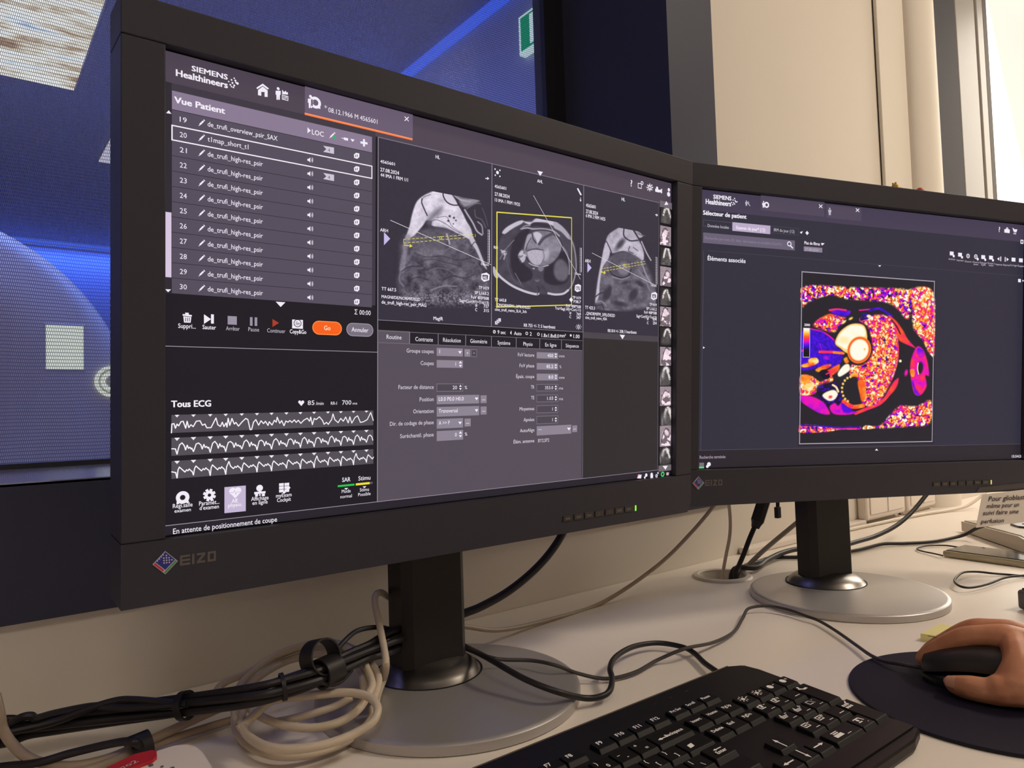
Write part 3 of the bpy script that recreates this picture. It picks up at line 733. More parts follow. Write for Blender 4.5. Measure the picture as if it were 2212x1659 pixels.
    for a, w, t in (([(1720, 1140), (1770, 1080), (1850, 1040), (1880, 1050)], 6, 0.28), ([(1650, 1030), (1660, 1090), (1690, 1130)], 2.2, 0.2), ([(1600, 1210), (1670, 1190), (1760, 1200)], 2.0, 0.24), ([(1640, 1080), (1600, 1150), (1590, 1200)], 1.8, 0.24), ([(1756, 1200), (1770, 1270), (1740, 1340)], 1.4, 0.4), ([(1620, 1330), (1660, 1352), (1740, 1366), (1810, 1352)], 2.2, 0.72)): g = blend(g, stroke(X, Y, c(a), w, 1.4), t)
    for x, y, a, b in ((1540, 1240, 5, 9), (1556, 1290, 6, 8), (1576, 1250, 4, 4), (1370, 1226, 6, 5)): g = blend(g, ell(X, Y, *q(x, y), a, b, 0.5, 1.6) * (0.35 + 0.65 * (fine > 0.45)), 0.74)
    g = blend(g, ell(X, Y, *q(1736, 1384), 6.0, 6.4, 0, 1), 0.47); g = blend(g, ell(X, Y, *q(1666, 1384), 2.2, 1.6, 0, 1), 0.7)
    g = blend(g, ell(X, Y, *q(1700, 1500), 4, 3, 0, 1.2), 0.5); g = blend(g, ell(X, Y, *q(1700, 1496), 2, 1.4, 0, 1), 0.15)
    return tint(g)


def paint_short(X, Y):
    c = cr(1240, 360, 3.95); q = lambda x, y: (1240 + x / 3.95, 360 + y / 3.95)
    tex = fbm(X, Y, 10, 33, 5); fine = fbm(X, Y, 3.5, 38, 3); g = grey(X, Y, 0.172, 31, 0.012)
    g = blend(g, region(X, Y, c([(216, 900), (300, 780), (420, 730), (560, 760), (640, 900), (690, 1050), (690, 1180), (420, 1230), (240, 1240), (176, 1180)]), 4), 0.20 + 0.34 * tex)
    g = blend(g, region(X, Y, c([(450, 486), (360, 530), (290, 580), (268, 640), (296, 700), (320, 740), (420, 720), (520, 760), (580, 800), (590, 740), (560, 640), (510, 560)]), 1.4), 0.66 + 0.34 * (tex - 0.4))
    g = blend(g, region(X, Y, c([(262, 650), (300, 700), (290, 780), (240, 860), (216, 980), (206, 1100), (176, 1160), (196, 980), (222, 830)]), 1.4), 0.70 + 0.1 * fine)
    g = blend(g, region(X, Y, c([(452, 500), (500, 520), (580, 590), (540, 610), (480, 590)]), 1.3), 0.68)
    for k in range(5): g = blend(g, stroke(X, Y, c([(470 + 16 * k, 500 + 6 * k), (500 + 14 * k, 560 + 5 * k), (570 + 8 * k, 590)]), 1.2, 1.2), 0.7 - 0.09 * k)
    g = blend(g, ell(X, Y, *q(390, 660), 14, 6, -0.9, 3), 0.26)
    for a, w, t in (([(420, 530), (420, 590), (470, 632), (540, 630)], 2.8, 0.2), ([(500, 540), (560, 640), (620, 760), (670, 860)], 3.2, 0.18), ([(570, 640), (610, 730), (650, 800)], 2.8, 0.66), ([(272, 640), (300, 700), (320, 750)], 2.0, 0.2), ([(470, 680), (460, 720), (500, 740)], 1.6, 0.22), ([(500, 690), (540, 720)], 1.3, 0.25)): g = blend(g, stroke(X, Y, c(a), w, 1.2), t)
    g = blend(g, ell(X, Y, *q(410, 840), 29, 27, 0, 3), 0.26 + 0.1 * fine); g = blend(g, ell(X, Y, *q(420, 870), 13, 14, 0, 3), 0.40 + 0.1 * fine)
    for a, w, t in (([(300, 880), (320, 920), (400, 950), (460, 930), (480, 880)], 3.0, 0.18), ([(320, 940), (400, 960), (470, 940)], 1.6, 0.6), ([(570, 810), (600, 900), (650, 1000)], 3.2, 0.56), ([(540, 880), (600, 960), (640, 1060)], 2.0, 0.5), ([(178, 1110), (220, 1080), (270, 1070)], 2.2, 0.16), ([(180, 1160), (230, 1150), (270, 1190)], 2.2, 0.55), ([(180, 1190), (230, 1180), (250, 1220)], 1.8, 0.16)): g = blend(g, stroke(X, Y, c(a), w, 1.5), t)
    for x, y, a, b, r in ((276, 1090, 8, 15, 0.4), (430, 990, 8, 3, -0.3), (500, 1090, 8, 14, 0.5), (560, 1000, 12, 5, 0.6), (380, 1170, 14, 5, 0.2), (300, 1040, 4, 6, 0)): g = blend(g, ell(X, Y, *q(x, y), a, b, r, 2.5), 0.2)
    return tint(g)


def paint_small(X, Y, k, ya, yb):
    u = (X - 1424) / 23 + 0.10 * math.sin(k * 1.7); v = ((Y - ya) / (yb - ya) - 0.5) * (1 + 0.18 * math.sin(k * 2.3)) + 0.5 + 0.05 * math.cos(k); tex = fbm(X + 31 * k, Y, 6, 50 + k, 4); fine = fbm(X, Y + 17 * k, 2.5, 60 + k, 3)
    if k % 2 == 1:
        g = 0.60 + 0.14 * (fine - 0.5)
        s = 0.9
        body = region(u, v, [(0.5, 0.14), (0.8, 0.2), (0.97, 0.45), (0.93, 0.7), (0.97, 0.98), (0.05, 0.98), (0.1, 0.7), (0.2, 0.35)], 0.05)
        g = blend(g, body, 0.45 + 0.55 * (tex > 0.5)); g = blend(g, stroke(u, v, [(0.1, 0.8), (0.25, 0.4), (0.5, 0.15), (0.8, 0.25)], 0.07, 0.05), 0.25)
        g = blend(g, ell(u, v, 0.6, 0.35, 0.2, 0.14, 0.4, 0.05), 0.92)
        return np.stack([g, g * 0.90, g * 0.95], -1)
    g = 0.13 + 0.05 * fine
    g = blend(g, region(u, v, [(0.1, 0.98), (0.15, 0.5), (0.4, 0.15), (0.8, 0.15), (0.98, 0.5), (0.95, 0.98)], 0.1), 0.2 + 0.25 * tex)
    g = blend(g, stroke(u, v, [(0.3, 0.5), (0.45, 0.2), (0.7, 0.14), (0.85, 0.4), (0.97, 0.62)], 0.16, 0.08), 0.9 * (0.5 + 0.5 * (fine > 0.4)))
    if k > 6: g = blend(g, ell(u, v, 0.8, 0.25, 0.14, 0.12, 0, 0.08), 0.95); g = blend(g, ell(u, v, 0.35, 0.45, 0.1, 0.16, 0, 0.1), 0.6); g = blend(g, ell(u, v, 0.08, 0.7, 0.06, 0.2, 0, 0.08), 0.6)
    return np.stack([g * 1.0, g * 0.95, g * 0.96], -1)


_CM = np.array([(0.0, 12, 12, 20), (0.14, 24, 10, 60), (0.28, 58, 0, 214), (0.38, 130, 0, 225), (0.48, 232, 0, 190), (0.58, 250, 40, 90), (0.68, 245, 96, 30), (0.80, 255, 176, 50), (0.90, 255, 226, 150), (1.0, 255, 252, 240)])


def cmap(t): return np.stack([np.interp(t, _CM[:, 0], _CM[:, i] / 255) for i in (1, 2, 3)], -1)


def paint_map(X, Y):
    c = cr(1700, 580, 4.253); q = lambda x, y: (1700 + x / 4.253, 580 + y / 4.253)
    BG = np.array((33, 31, 40)) / 255
    img = np.ones(X.shape + (3,)) * BG; tex = fbm(X, Y, 12, 70, 4); fine = fbm(X, Y, 4, 75, 3)
    wx, wy = (vnoise(X, Y, 5, 201) - 0.5) * 7, (vnoise(X, Y, 5, 202) - 0.5) * 7; d, v = cells(X + wx, Y * 0.86 + wy, 5.6, 90)

    def noisy(pts, lo, hi, gap=0.62, soft=3.0, bias=None):
        m = region(X, Y, c(pts), soft); t = np.clip(lo + (hi - lo) * (0.30 + 1.05 * v) - (0.55 if gap < 1 else 0.40) * d + 0.5 * (fine - 0.5), 0.06, 1)
        e = np.clip((gap + 0.12 - d) / 0.16, 0, 1) if gap < 1 else np.clip((1.3 - d) / 0.4, 0.3, 1)
        return np.clip(m * 1.25 - 0.15 * vnoise(X, Y, 4, 7), 0, 1) * e, cmap(t)

    def put(mt):
        nonlocal img
        m, t = mt; img = img * (1 - m[..., None]) + t * m[..., None]

    def solid(pts, t, amp=0.12, soft=1.4): put((region(X, Y, c(pts), soft), cmap(np.clip(t + amp * (tex - 0.5) * 2, 0, 1))))
    def line(pts, w, t, amp=0.1): put((stroke(X, Y, c(pts), w, 1.4), cmap(np.clip(t + amp * (tex - 0.5) * 2, 0, 1))))
    put(noisy([(150, 165), (600, 172), (1000, 182), (1120, 196), (1340, 222), (1348, 800), (1240, 650), (1160, 540), (1150, 340), (1110, 470), (1040, 400), (960, 330), (860, 305), (700, 292), (540, 280), (420, 246), (300, 268), (190, 310), (145, 350)], 0.30, 1.0, 0.66))
    put(noisy([(1120, 196), (1340, 222), (1348, 780), (1240, 640), (1165, 540), (1150, 320)], 0.45, 0.98, 1.0))
    put(noisy([(1322, 1215), (1312, 1420), (1150, 1450), (1000, 1458), (850, 1464), (900, 1400), (960, 1330), (1040, 1255), (1090, 1262), (1200, 1262)], 0.36, 1.0, 0.72))
    put(noisy([(120, 1508), (128, 1436), (300, 1442), (500, 1460), (665, 1452), (660, 1478), (500, 1478), (380, 1500)], 0.2, 0.95, 0.66, 1.5)); put(noisy([(700, 1478), (720, 1442), (800, 1448), (860, 1440), (850, 1462)], 0.3, 1.0, 0.66, 1.5))
    line([(130, 1440), (330, 1448), (480, 1462), (660, 1456)], 3.5, 0.26); line([(300, 1476), (480, 1474), (640, 1468)], 2.2, 0.52)
    # chest wall and muscles
    line([(665, 384), (730, 378), (800, 374)], 3, 0.5); line([(760, 384), (840, 368), (900, 396), (960, 440)], 5, 0.30)
    solid([(930, 430), (1000, 480), (1060, 560), (1110, 650), (1180, 730), (1150, 720), (1080, 690), (1030, 660), (1000, 600), (960, 520)], 0.62); line([(960, 470), (1010, 540), (1040, 600)], 2.4, 0.05, 0)
    solid([(1150, 800), (1196, 716), (1250, 748), (1288, 850), (1304, 980), (1270, 985), (1282, 1080), (1232, 1160), (1172, 1152), (1142, 1040), (1130, 900)], 0.52, 0.16)
    solid([(1200, 730), (1246, 750), (1262, 800), (1220, 820), (1196, 780)], 0.38); solid([(1150, 1030), (1172, 1150), (1220, 1160), (1180, 1100)], 0.33); solid([(1130, 930), (1170, 930), (1170, 990), (1140, 990)], 0.78)
    put((ell(X, Y, *q(1222, 914), 6.2, 13, 0.1, 1.4), np.ones(X.shape + (3,)) * BG)); put((stroke(X, Y, c([(1204, 870), (1198, 920), (1208, 970)]), 2.2, 1), cmap(np.full(X.shape, 0.93))))
    solid([(1024, 1006), (1010, 1080), (960, 1150), (900, 1180), (940, 1100), (980, 1040)], 0.58); line([(1000, 1040), (930, 1160), (850, 1240), (740, 1286), (630, 1330)], 7, 0.60); line([(960, 520), (1000, 640), (1010, 780), (990, 900), (950, 1020)], 8, 0.58)
    solid([(386, 380), (420, 370), (540, 380), (586, 400), (540, 440), (440, 424)], 0.30); line([(390, 384), (460, 374), (540, 384)], 4, 0.56)
    solid([(260, 490), (330, 440), (400, 416), (470, 440), (540, 450), (500, 470), (400, 460), (320, 500)], 0.66)
    put(noisy([(240, 520), (330, 450), (460, 436), (520, 480), (470, 540), (430, 586), (340, 566)], 0.5, 0.95, 0.8)); put((ell(X, Y, *q(585, 460), 5, 2.5, -0.5, 1), cmap(np.full(X.shape, 0.85)))); put((ell(X, Y, *q(522, 492), 6, 2.5, -0.7, 1), cmap(np.full(X.shape, 0.9)))); put((ell(X, Y, *q(1040, 850), 3, 3, 0, 1), cmap(np.full(X.shape, 0.97)))); put((ell(X, Y, *q(1094, 958), 3.5, 7, 0.2, 1.4), cmap(np.full(X.shape, 0.5))))
    # lung on the right of the heart
    L = [(736, 440), (870, 426), (960, 480), (1004, 620), (1018, 760), (1000, 900), (960, 1020), (900, 1140), (850, 1220), (770, 1262), (690, 1236), (720, 1110), (700, 1040), (620, 1010), (575, 960), (600, 880), (680, 884), (740, 840), (786, 760), (764, 640), (704, 530), (666, 470)]
    put((region(X, Y, c(L), 2) * 0.8, cmap(np.clip(0.50 + 0.40 * (fine - 0.5) * 2, 0, 1)))); put(noisy(L, 0.60, 1.0, 0.80)); put((region(X, Y, c(L), 2) * np.clip((0.30 - fbm(X, Y, 7, 99, 3)) * 9, 0, 1), cmap(np.full(X.shape, 0.18))))
    line([(720, 430), (680, 470), (760, 440), (700, 420)], 5, 0.22); put((ell(X, Y, *q(752, 440), 5, 3.6, 0.3, 1.2), cmap(np.full(X.shape, 0.95))))
    # liver
    LV = [(122, 600), (220, 566), (330, 590), (420, 650), (490, 740), (516, 786), (486, 876), (440, 906), (300, 910), (122, 920)]
    put((region(X, Y, c(LV), 1.6), cmap(np.clip(0.275 + 0.09 * (fine - 0.5) * 2, 0, 1)))); line([(220, 556), (330, 584), (420, 648), (470, 710)], 3, 0.46)
    line([(300, 766), (400, 768), (512, 776)], 6, 0.60); line([(430, 772), (520, 780)], 5, 0.74); line([(300, 690), (316, 740)], 2.2, 0.42); line([(130, 760), (180, 740)], 3, 0.48); put((ell(X, Y, *q(360, 820), 6, 4, 0.3, 2), cmap(np.full(X.shape, 0.42))))
    for pts, t in (([(200, 830), (270, 820), (290, 860), (240, 890), (200, 870)], 0.8), ([(122, 890), (220, 860), (240, 890), (160, 910)], 0.72), ([(260, 930), (330, 890), (400, 880), (390, 906), (300, 950)], 0.74), ([(340, 960), (400, 920), (480, 880), (470, 940), (390, 990)], 0.72), ([(520, 830), (560, 810), (576, 850), (540, 872)], 0.76), ([(590, 970), (640, 960), (650, 1000), (610, 1020)], 0.76)): solid(pts, t, 0.2)
    put(noisy([(122, 990), (220, 985), (310, 1040), (400, 980), (420, 1040), (330, 1080), (270, 1140), (200, 1166), (122, 1166)], 0.58, 0.98, 1.0, 1.5)); solid([(122, 985), (190, 980), (220, 1010), (190, 1050), (122, 1050)], 0.78, 0.15); solid([(150, 1080), (230, 1040), (250, 1080), (200, 1130)], 0.88, 0.15)
    solid([(306, 940), (360, 930), (400, 990), (350, 1020), (300, 980)], 0.06, 0); line([(360, 970), (390, 960), (400, 990)], 3, 0.62)
    put((region(X, Y, c([(280, 1080), (420, 1040), (480, 1090), (500, 1220), (420, 1290), (360, 1260), (280, 1180)]), 3) * 0.95, cmap(np.clip(0.06 + 0.34 * np.clip(fine - 0.45, 0, 1) * 2, 0, 1))))
    solid([(122, 1170), (230, 1176), (330, 1226), (376, 1290), (390, 1340), (300, 1330), (180, 1262), (126, 1216)], 0.47, 0.08); solid([(390, 1270), (440, 1236), (470, 1260), (520, 1220), (580, 1300), (640, 1320), (560, 1344), (430, 1336)], 0.46, 0.12); solid([(500, 1240), (540, 1230), (600, 1310), (520, 1320)], 0.32, 0.06); line([(520, 1220), (600, 1270), (700, 1260)], 9, 0.66, 0.25)
    solid([(326, 1160), (370, 1130), (430, 1116), (466, 1150), (440, 1200), (390, 1218), (340, 1190)], 0.98, 0.03); put((ell(X, Y, *q(398, 1180), 4, 3, -0.3, 1.5), cmap(np.full(X.shape, 0.62)))); line([(420, 1070), (450, 1090), (470, 1130)], 4.5, 0.9)
    put((region(X, Y, c([(520, 1080), (560, 1010), (640, 1000), (650, 1080), (670, 1160), (680, 1220), (600, 1220), (540, 1180)]), 1.6), np.ones(X.shape + (3,)) * BG)); solid([(648, 1040), (690, 1024), (722, 1060), (724, 1180), (686, 1220), (664, 1140)], 0.70, 0.1)
    for k in range(9): a = 2.0 + k * 0.32; put((ell(X, Y, *q(596 + 92 * math.cos(a), 1112 + 118 * math.sin(a)), 2.6, 2.8, 0, 1), cmap(np.full(X.shape, 0.86))))
    solid([(466, 960), (520, 890), (566, 880), (576, 930), (530, 970), (480, 994)], 0.985, 0.02)
    # heart in a dark gap
    put((region(X, Y, c([(436, 690), (470, 580), (550, 506), (650, 490), (736, 530), (772, 640), (780, 760), (740, 850), (650, 890), (570, 850), (535, 780)]), 2) * 0.95, np.ones(X.shape + (3,)) * np.array((22, 18, 30)) / 255))
    solid([(440, 686), (478, 590), (560, 522), (640, 504), (708, 526), (734, 600), (726, 660), (640, 700), (580, 760), (545, 776), (490, 734)], 0.86, 0.04); solid([(452, 682), (490, 598), (566, 534), (640, 518), (700, 540), (722, 600), (690, 640), (600, 660), (560, 740), (496, 716)], 0.985, 0.03); put((ell(X, Y, *q(525, 660), 10, 8, 0, 4) * 0.6, cmap(np.full(X.shape, 0.90))))
    e = lambda rx, ry, s: ell(X, Y, *q(662, 748), rx, ry, 0.28, s)
    put((e(25.5, 29.5, 1.4), cmap(np.full(X.shape, 0.80)))); put((e(24, 28, 1.4), cmap(np.full(X.shape, 0.66)))); put((e(20.2, 23.6, 1.6), cmap(np.full(X.shape, 0.90)))); put((e(18.8, 22.2, 1.6), cmap(np.full(X.shape, 0.99)))); put((ell(X, Y, *q(712, 742), 2, 2.4, 0, 1), cmap(np.full(X.shape, 0.84))))
    # scale of the colour map
    a = region(X, Y, c([(150, 546), (206, 546), (206, 816), (150, 816)]), 0.6, False); t = np.clip((580 + 816 / 4.253 - Y) / (270 / 4.253), 0, 1)
    put((a, cmap(np.clip(t * 1.25 - 0.2, 0, 1))))
    return img
# ------------------------------------------------------------------ pictures on the screens
WH = (240, 234, 246); GY = (190, 184, 198)


def seg_dist(X, Y, pts, closed=True):
    d = np.full(X.shape, 1e9); P = list(pts) + ([pts[0]] if closed else [])
    for (x0, y0), (x1, y1) in zip(P, P[1:]):
        dx, dy = x1 - x0, y1 - y0; L = dx * dx + dy * dy + 1e-9
        t = np.clip(((X - x0) * dx + (Y - y0) * dy) / L, 0, 1)
        d = np.minimum(d, np.hypot(X - x0 - t * dx, Y - y0 - t * dy))
    return d


def smooth_pts(pts, n=5, closed=True): return [(p.x, p.y) for p in spline([(x, y, 0) for x, y in pts], n, closed)]


def region(X, Y, pts, soft=1.0, smooth=True):
    if smooth: pts = smooth_pts(pts)
    ins = np.zeros(X.shape, bool); n = len(pts)
    for i in range(n):
        (x0, y0), (x1, y1) = pts[i], pts[(i + 1) % n]
        if y0 == y1: continue
        c = ((y0 > Y) != (y1 > Y)) & (X < (x1 - x0) * (Y - y0) / (y1 - y0) + x0); ins ^= c
    d = seg_dist(X, Y, pts); return np.clip(0.5 + np.where(ins, d, -d) / (2 * soft), 0, 1)


def stroke(X, Y, pts, w, soft=1.0, closed=False, smooth=True):
    if smooth and len(pts) > 2: pts = smooth_pts(pts, 5, closed)
    return np.clip((w / 2 + soft / 2 - seg_dist(X, Y, pts, closed)) / soft, 0, 1)


def ell(X, Y, x, y, rx, ry, rot=0.0, soft=1.0):
    c, s = math.cos(rot), math.sin(rot); u = ((X - x) * c + (Y - y) * s) / rx; v = (-(X - x) * s + (Y - y) * c) / ry
    return np.clip(0.5 + (1 - np.sqrt(u * u + v * v)) * min(rx, ry) / (2 * soft), 0, 1)


def vnoise(X, Y, sc, seed):
    def h(i, j):
        n = (i.astype(np.int64) * 374761393 + j.astype(np.int64) * 668265263 + seed * 974634777) & 0x7fffffff
        n = ((n ^ (n >> 13)) * 1274126177) & 0x7fffffff; return ((n ^ (n >> 16)) & 0xffff) / 65535.0
    x, y = X / sc, Y / sc; i, j = np.floor(x), np.floor(y); u, v = x - i, y - j; u = u * u * (3 - 2 * u); v = v * v * (3 - 2 * v)
    return (h(i, j) * (1 - u) + h(i + 1, j) * u) * (1 - v) + (h(i, j + 1) * (1 - u) + h(i + 1, j + 1) * u) * v


def fbm(X, Y, sc, seed, n=4):
    o = 0; a = 0.5
    for k in range(n): o = o + a * vnoise(X, Y, sc / 2 ** k, seed + k); a /= 2
    return o / (1 - 0.5 ** n)


def cells(X, Y, sc, seed):
    """distance to the nearest scattered point and that point's random value"""
    i0, j0 = np.floor(X / sc), np.floor(Y / sc); best = np.full(X.shape, 9.0); val = np.zeros(X.shape)
    for di in (-1, 0, 1):
        for dj in (-1, 0, 1):
            i, j = i0 + di, j0 + dj
            rx = vnoise(i * 7.0 + 0.01, j * 7.0 + 0.01, 1.0, seed); ry = vnoise(i * 7.0 + 3.01, j * 7.0 + 0.01, 1.0, seed + 5); rv = vnoise(i * 7.0 + 0.01, j * 7.0 + 4.01, 1.0, seed + 9)
            d = np.hypot(X / sc - i - rx, Y / sc - j - ry); m = d < best; best = np.where(m, d, best); val = np.where(m, rv, val)
    return best, val


def over(img, mask, tone): return img * (1 - mask[..., None]) + np.asarray(tone) * mask[..., None]


def tint(g): return np.stack([g * 0.97 + 0.028, g * 0.94 + 0.019, g * 0.955 + 0.070], -1)


def icon_syringe(p, x, y, k, col):
    p.line([(x - 5 * k, y + 5 * k), (x + 1 * k, y - 0.5 * k)], 0.35, col); p.line([(x - 2.4 * k, y + 2.2 * k), (x + 3.5 * k, y - 3.6 * k)], 1.05, col); p.line([(x + 3.5 * k, y - 3.2 * k), (x + 6 * k, y - 6 * k)], 0.4, col); p.line([(x + 4.4 * k, y - 7 * k), (x + 7 * k, y - 4.4 * k)], 0.4, col)


def icon_speaker(p, x, y, k, col):
    p.poly([(x - 6 * k, y - 2 * k), (x - 3 * k, y - 2 * k), (x, y - 5 * k), (x, y + 5.6 * k), (x - 3 * k, y + 2.4 * k), (x - 6 * k, y + 2 * k)], col)
    for r in (3.2, 6):
        p.line([(x + 1 * k + r * k * math.cos(a) * 0.7, y + 0.4 * k + r * k * math.sin(a)) for a in [-0.9 + 0.3 * i for i in range(7)]], 0.35, col)


def icon_person(p, x, y, h, col):             # standing figure of height h, head at the top
    k = h / 10; p.disc(x, y + 1.2 * k, 1.15 * k, col)
    p.poly([(x - 2 * k, y + 2.8 * k), (x + 2 * k, y + 2.9 * k), (x + 2 * k, y + 6 * k), (x + 1.4 * k, y + 6 * k), (x + 1.3 * k, y + 10 * k), (x + 0.2 * k, y + 10 * k), (x, y + 6.6 * k), (x - 0.2 * k, y + 10 * k), (x - 1.3 * k, y + 10 * k), (x - 1.4 * k, y + 6 * k), (x - 2 * k, y + 6 * k)], col)



def left_screen(p):
    W2, H2 = 0.2592, 0.162
    p.mm(-W2, H2, W2, -H2, (25, 22, 31))
    # header
    p.crop(340, 80, 3.95)
    a0, b0 = -W2, H2
    hb = p.pt(1870, 850)[1]; lb = p.pt(75, 380)[1]
    p.mm(-W2, H2, W2, hb, (76, 66, 80))
    xl = p.pt(1862, 900)[0]; p.mm(-W2, lb, xl, p.pt(75, 2160)[1], (60, 54, 66))
    p.mm(-W2, lb, p.pt(122, 700)[0], p.pt(122, 2190)[1], (44, 39, 48))
    p.text('SIEMENS', 294, 288, 598, 44, WH, 0.028); p.text('Healthineers', 160, 330, 598, 54, WH, 0.034)
    for i, (x, y, r) in enumerate([(655, 352, 6), (632, 366, 7), (665, 372, 8), (608, 380, 6), (640, 392, 8), (682, 396, 11), (622, 408, 7), (655, 414, 8), (632, 424, 6), (648, 430, 7), (668, 388, 6)]): p.disc(x, y, r, WH)
    p.poly([(845, 432), (898, 398), (952, 440), (940, 448), (898, 416), (850, 446)], WH)
    p.poly([(858, 452), (898, 422), (940, 456), (940, 512), (914, 510), (914, 470), (886, 468), (886, 502), (858, 496)], WH)
    icon_person(p, 1030, 428, 108, WH); p.frame(1062, 492, 1116, 546, 0.5, WH); p.poly([(1064, 488), (1064, 450), (1080, 470), (1096, 458), (1100, 474), (1112, 470), (1114, 492)], WH)
    for i in range(3): p.rect(1074 + i * 12, 506, 1080 + i * 12, 530, WH)
    # patient tab
    p.rect(1258, 420, 2178, 880, (104, 90, 112))
    a0, b0 = p.pt(1256, 645); a1 = p.pt(2176, 880)[0]
    p.mm(a0, b0, a1, b0 - 0.0017, (250, 120, 62)); p.mm(a0, b0 - 0.0002, a1, b0 - 0.0006, (255, 170, 120))
    icon_person(p, 1306, 494, 112, WH); p.disc(1348, 560, 50, WH, 26); p.rect(1372, 596, 1390, 614, WH); p.rect(1310, 530, 1326, 590, (104, 90, 112))
    p.text('*', 1424, 622, 1446, 40, WH); p.text('08.12.1966 M 4565601', 1458, 640, 1876, 40, WH)
    p.line([(2110, 680), (2142, 718)], 0.7, WH); p.line([(2142, 684), (2110, 714)], 0.7, WH)
    # list of measurements
    p.rect(124, 456, 1830, 986, (136, 121, 146))
    ya = p.pt(124, 620)[1]
    p.text('Vue Patient', 146, 560, 574, 52, WH, 0.036)
    p.poly([(1280, 770), (1308, 800), (1280, 822)], WH); p.text('LOC', 1318, 830, 1418, 42, WH, 0.012)
    icon_syringe(p, 1488, 842, 4.2, WH); p.disc(1508, 858, 14, (60, 170, 110))
    p.line([(1572, 862), (1588, 866)], 0.5, WH); p.rect(1590, 856, 1626, 886, WH); p.poly([(1646, 868), (1682, 876), (1664, 896)], WH)
    p.line([(1762, 876), (1762, 930)], 1.7, WH); p.line([(1736, 900), (1788, 908)], 1.7, WH)
    p.poly([(74, 650), (96, 626), (120, 656)], WH)
    zt = p.pt(124, 622)[1]; zb = p.pt(124, 2186)[1]; x0 = p.pt(124, 700)[0]; x1 = p.pt(1832, 1200)[0]
    p.mm(x0, zt, x1, zb, (84, 76, 92)); rowh = (p.pt(124, 750)[1] - p.pt(124, 2056)[1]) / 10
    zt0 = p.pt(124, 750)[1]
    for k in range(11):
        if k not in (0, 1): p.mm(x0, zt0 - k * rowh + 0.0002, x1, zt0 - k * rowh - 0.0002, (46, 41, 52))
    for k in range(12):
        name = 'de_trufi_overview_psir_SAX' if k == 0 else 't1map_short_t1' if k == 1 else 'de_trufi_high-res_psir'
        f = k * 129.6
        p.text(str(19 + k), 190, 722 + k * 129.9, 250, 43, WH)
        icon_syringe(p, 374, 736 + k * 128.3, 4.4, WH)
        p.text(name, 428, 762 + k * 128.0, (1024, 776, 898)[min(k, 2)], 42, WH, 0.004)
        if k: icon_speaker(p, 1304, 1048 + (k - 1) * 117.4, 4.2, WH)
        if k in (0, 2):
            y = 928 + (0 if k == 0 else 232)
            p.poly([(1414, y), (1506, y + 16), (1506, y + 70), (1414, y + 52), (1440, y + 30)], (205, 196, 212)); p.text('4', 1452, y + 50, 1474, 28, (80, 72, 90))
        y = 990 + k * 113.3
        p.poly([(1676, y + 12), (1694, y - 2), (1722, y + 4), (1722, y + 34), (1706, y + 50), (1678, y + 42)], WH); p.rect(1688, y + 14, 1694, y + 36, (84, 76, 92)); p.rect(1702, y + 12, 1708, y + 34, (84, 76, 92))
    x0b, zb0 = p.pt(118, 748); x1b, zb1 = p.pt(1832, 1212)
    fz = p.pt(118, 882)[1]; w = 0.0008
    for q in ((x0b, zb0, x1b, zb0 - w), (x0b, fz + w, x1b, fz), (x0b, zb0, x0b + w, fz), (x1b - w, zb0, x1b, fz)): p.mm(*q, (246, 240, 248))
    p.rect(68, 1492, 118, 2052, (214, 196, 222))
    p.crop(340, 480, 3.95)
    p.poly([(66, 572), (116, 574), (90, 598)], WH); p.poly([(1008, 678), (1090, 684), (1050, 724)], WH)
    p.text('Σ 00:00', 1680, 786, 1818, 40, WH)
    # action buttons
    p.poly([(214, 784), (292, 792), (292, 806), (214, 798)], WH); p.rect(236, 772, 266, 790, WH)
    p.poly([(220, 804), (288, 810), (282, 858), (226, 856)], WH)
    for x in (236, 252, 268): p.rect(x, 814, x + 6, 848, (25, 22, 31))
    p.text('Suppri...', 176, 902, 326, 38, WH, 0.01)
    p.poly([(396, 786), (456, 828), (396, 868)], WH); p.rect(456, 786, 480, 866, WH); p.text('Sauter', 384, 912, 498, 36, WH, 0.012)
    p.rect(598, 800, 676, 876, (152, 144, 162)); p.text('Arrêter', 584, 922, 700, 34, GY)
    p.rect(788, 810, 810, 884, (152, 144, 162)); p.rect(828, 812, 850, 886, (152, 144, 162)); p.text('Pause', 774, 930, 866, 34, GY)
    p.poly([(980, 826), (1036, 860), (980, 894)], (168, 58, 40)); p.text('Continuer', 934, 940, 1090, 34, GY)
    p.rect(1148, 830, 1240, 910, WH); p.disc(1194, 862, 34, (25, 22, 31)); p.disc(1194, 862, 28, WH); p.text('Go', 1178, 872, 1212, 24, (25, 22, 31), 0.02); p.rect(1148, 876, 1240, 882, (25, 22, 31))
    p.text('Copy&Go', 1128, 948, 1268, 34, WH, 0.014)

    def pill(xa, ya, xb, yb, col, edge):
        a0, b0 = p.pt(xa, ya); a1, b1 = p.pt(xb, yb)
        for g, c in ((0, edge), (0.0007, col)):
            r = (b0 - b1) / 2 - g; cx0, cx1, cz = a0 + g + r, a1 - g - r, (b0 + b1) / 2; n = 14
            p.add([(cx1 + r * math.sin(math.pi * k / n), cz + r * math.cos(math.pi * k / n)) for k in range(n + 1)] + [(cx0 - r * math.sin(math.pi * k / n), cz - r * math.cos(math.pi * k / n)) for k in range(n + 1)], [tuple(range(2 * n + 2))], c)
    pill(1320, 838, 1572, 968, (246, 96, 24), (255, 140, 70)); p.text('Go', 1420, 920, 1474, 38, (255, 226, 196), 0.012)
    pill(1610, 856, 1840, 980, (118, 110, 124), (150, 142, 156)); p.text('Annuler', 1654, 934, 1798, 38, WH, 0.006)
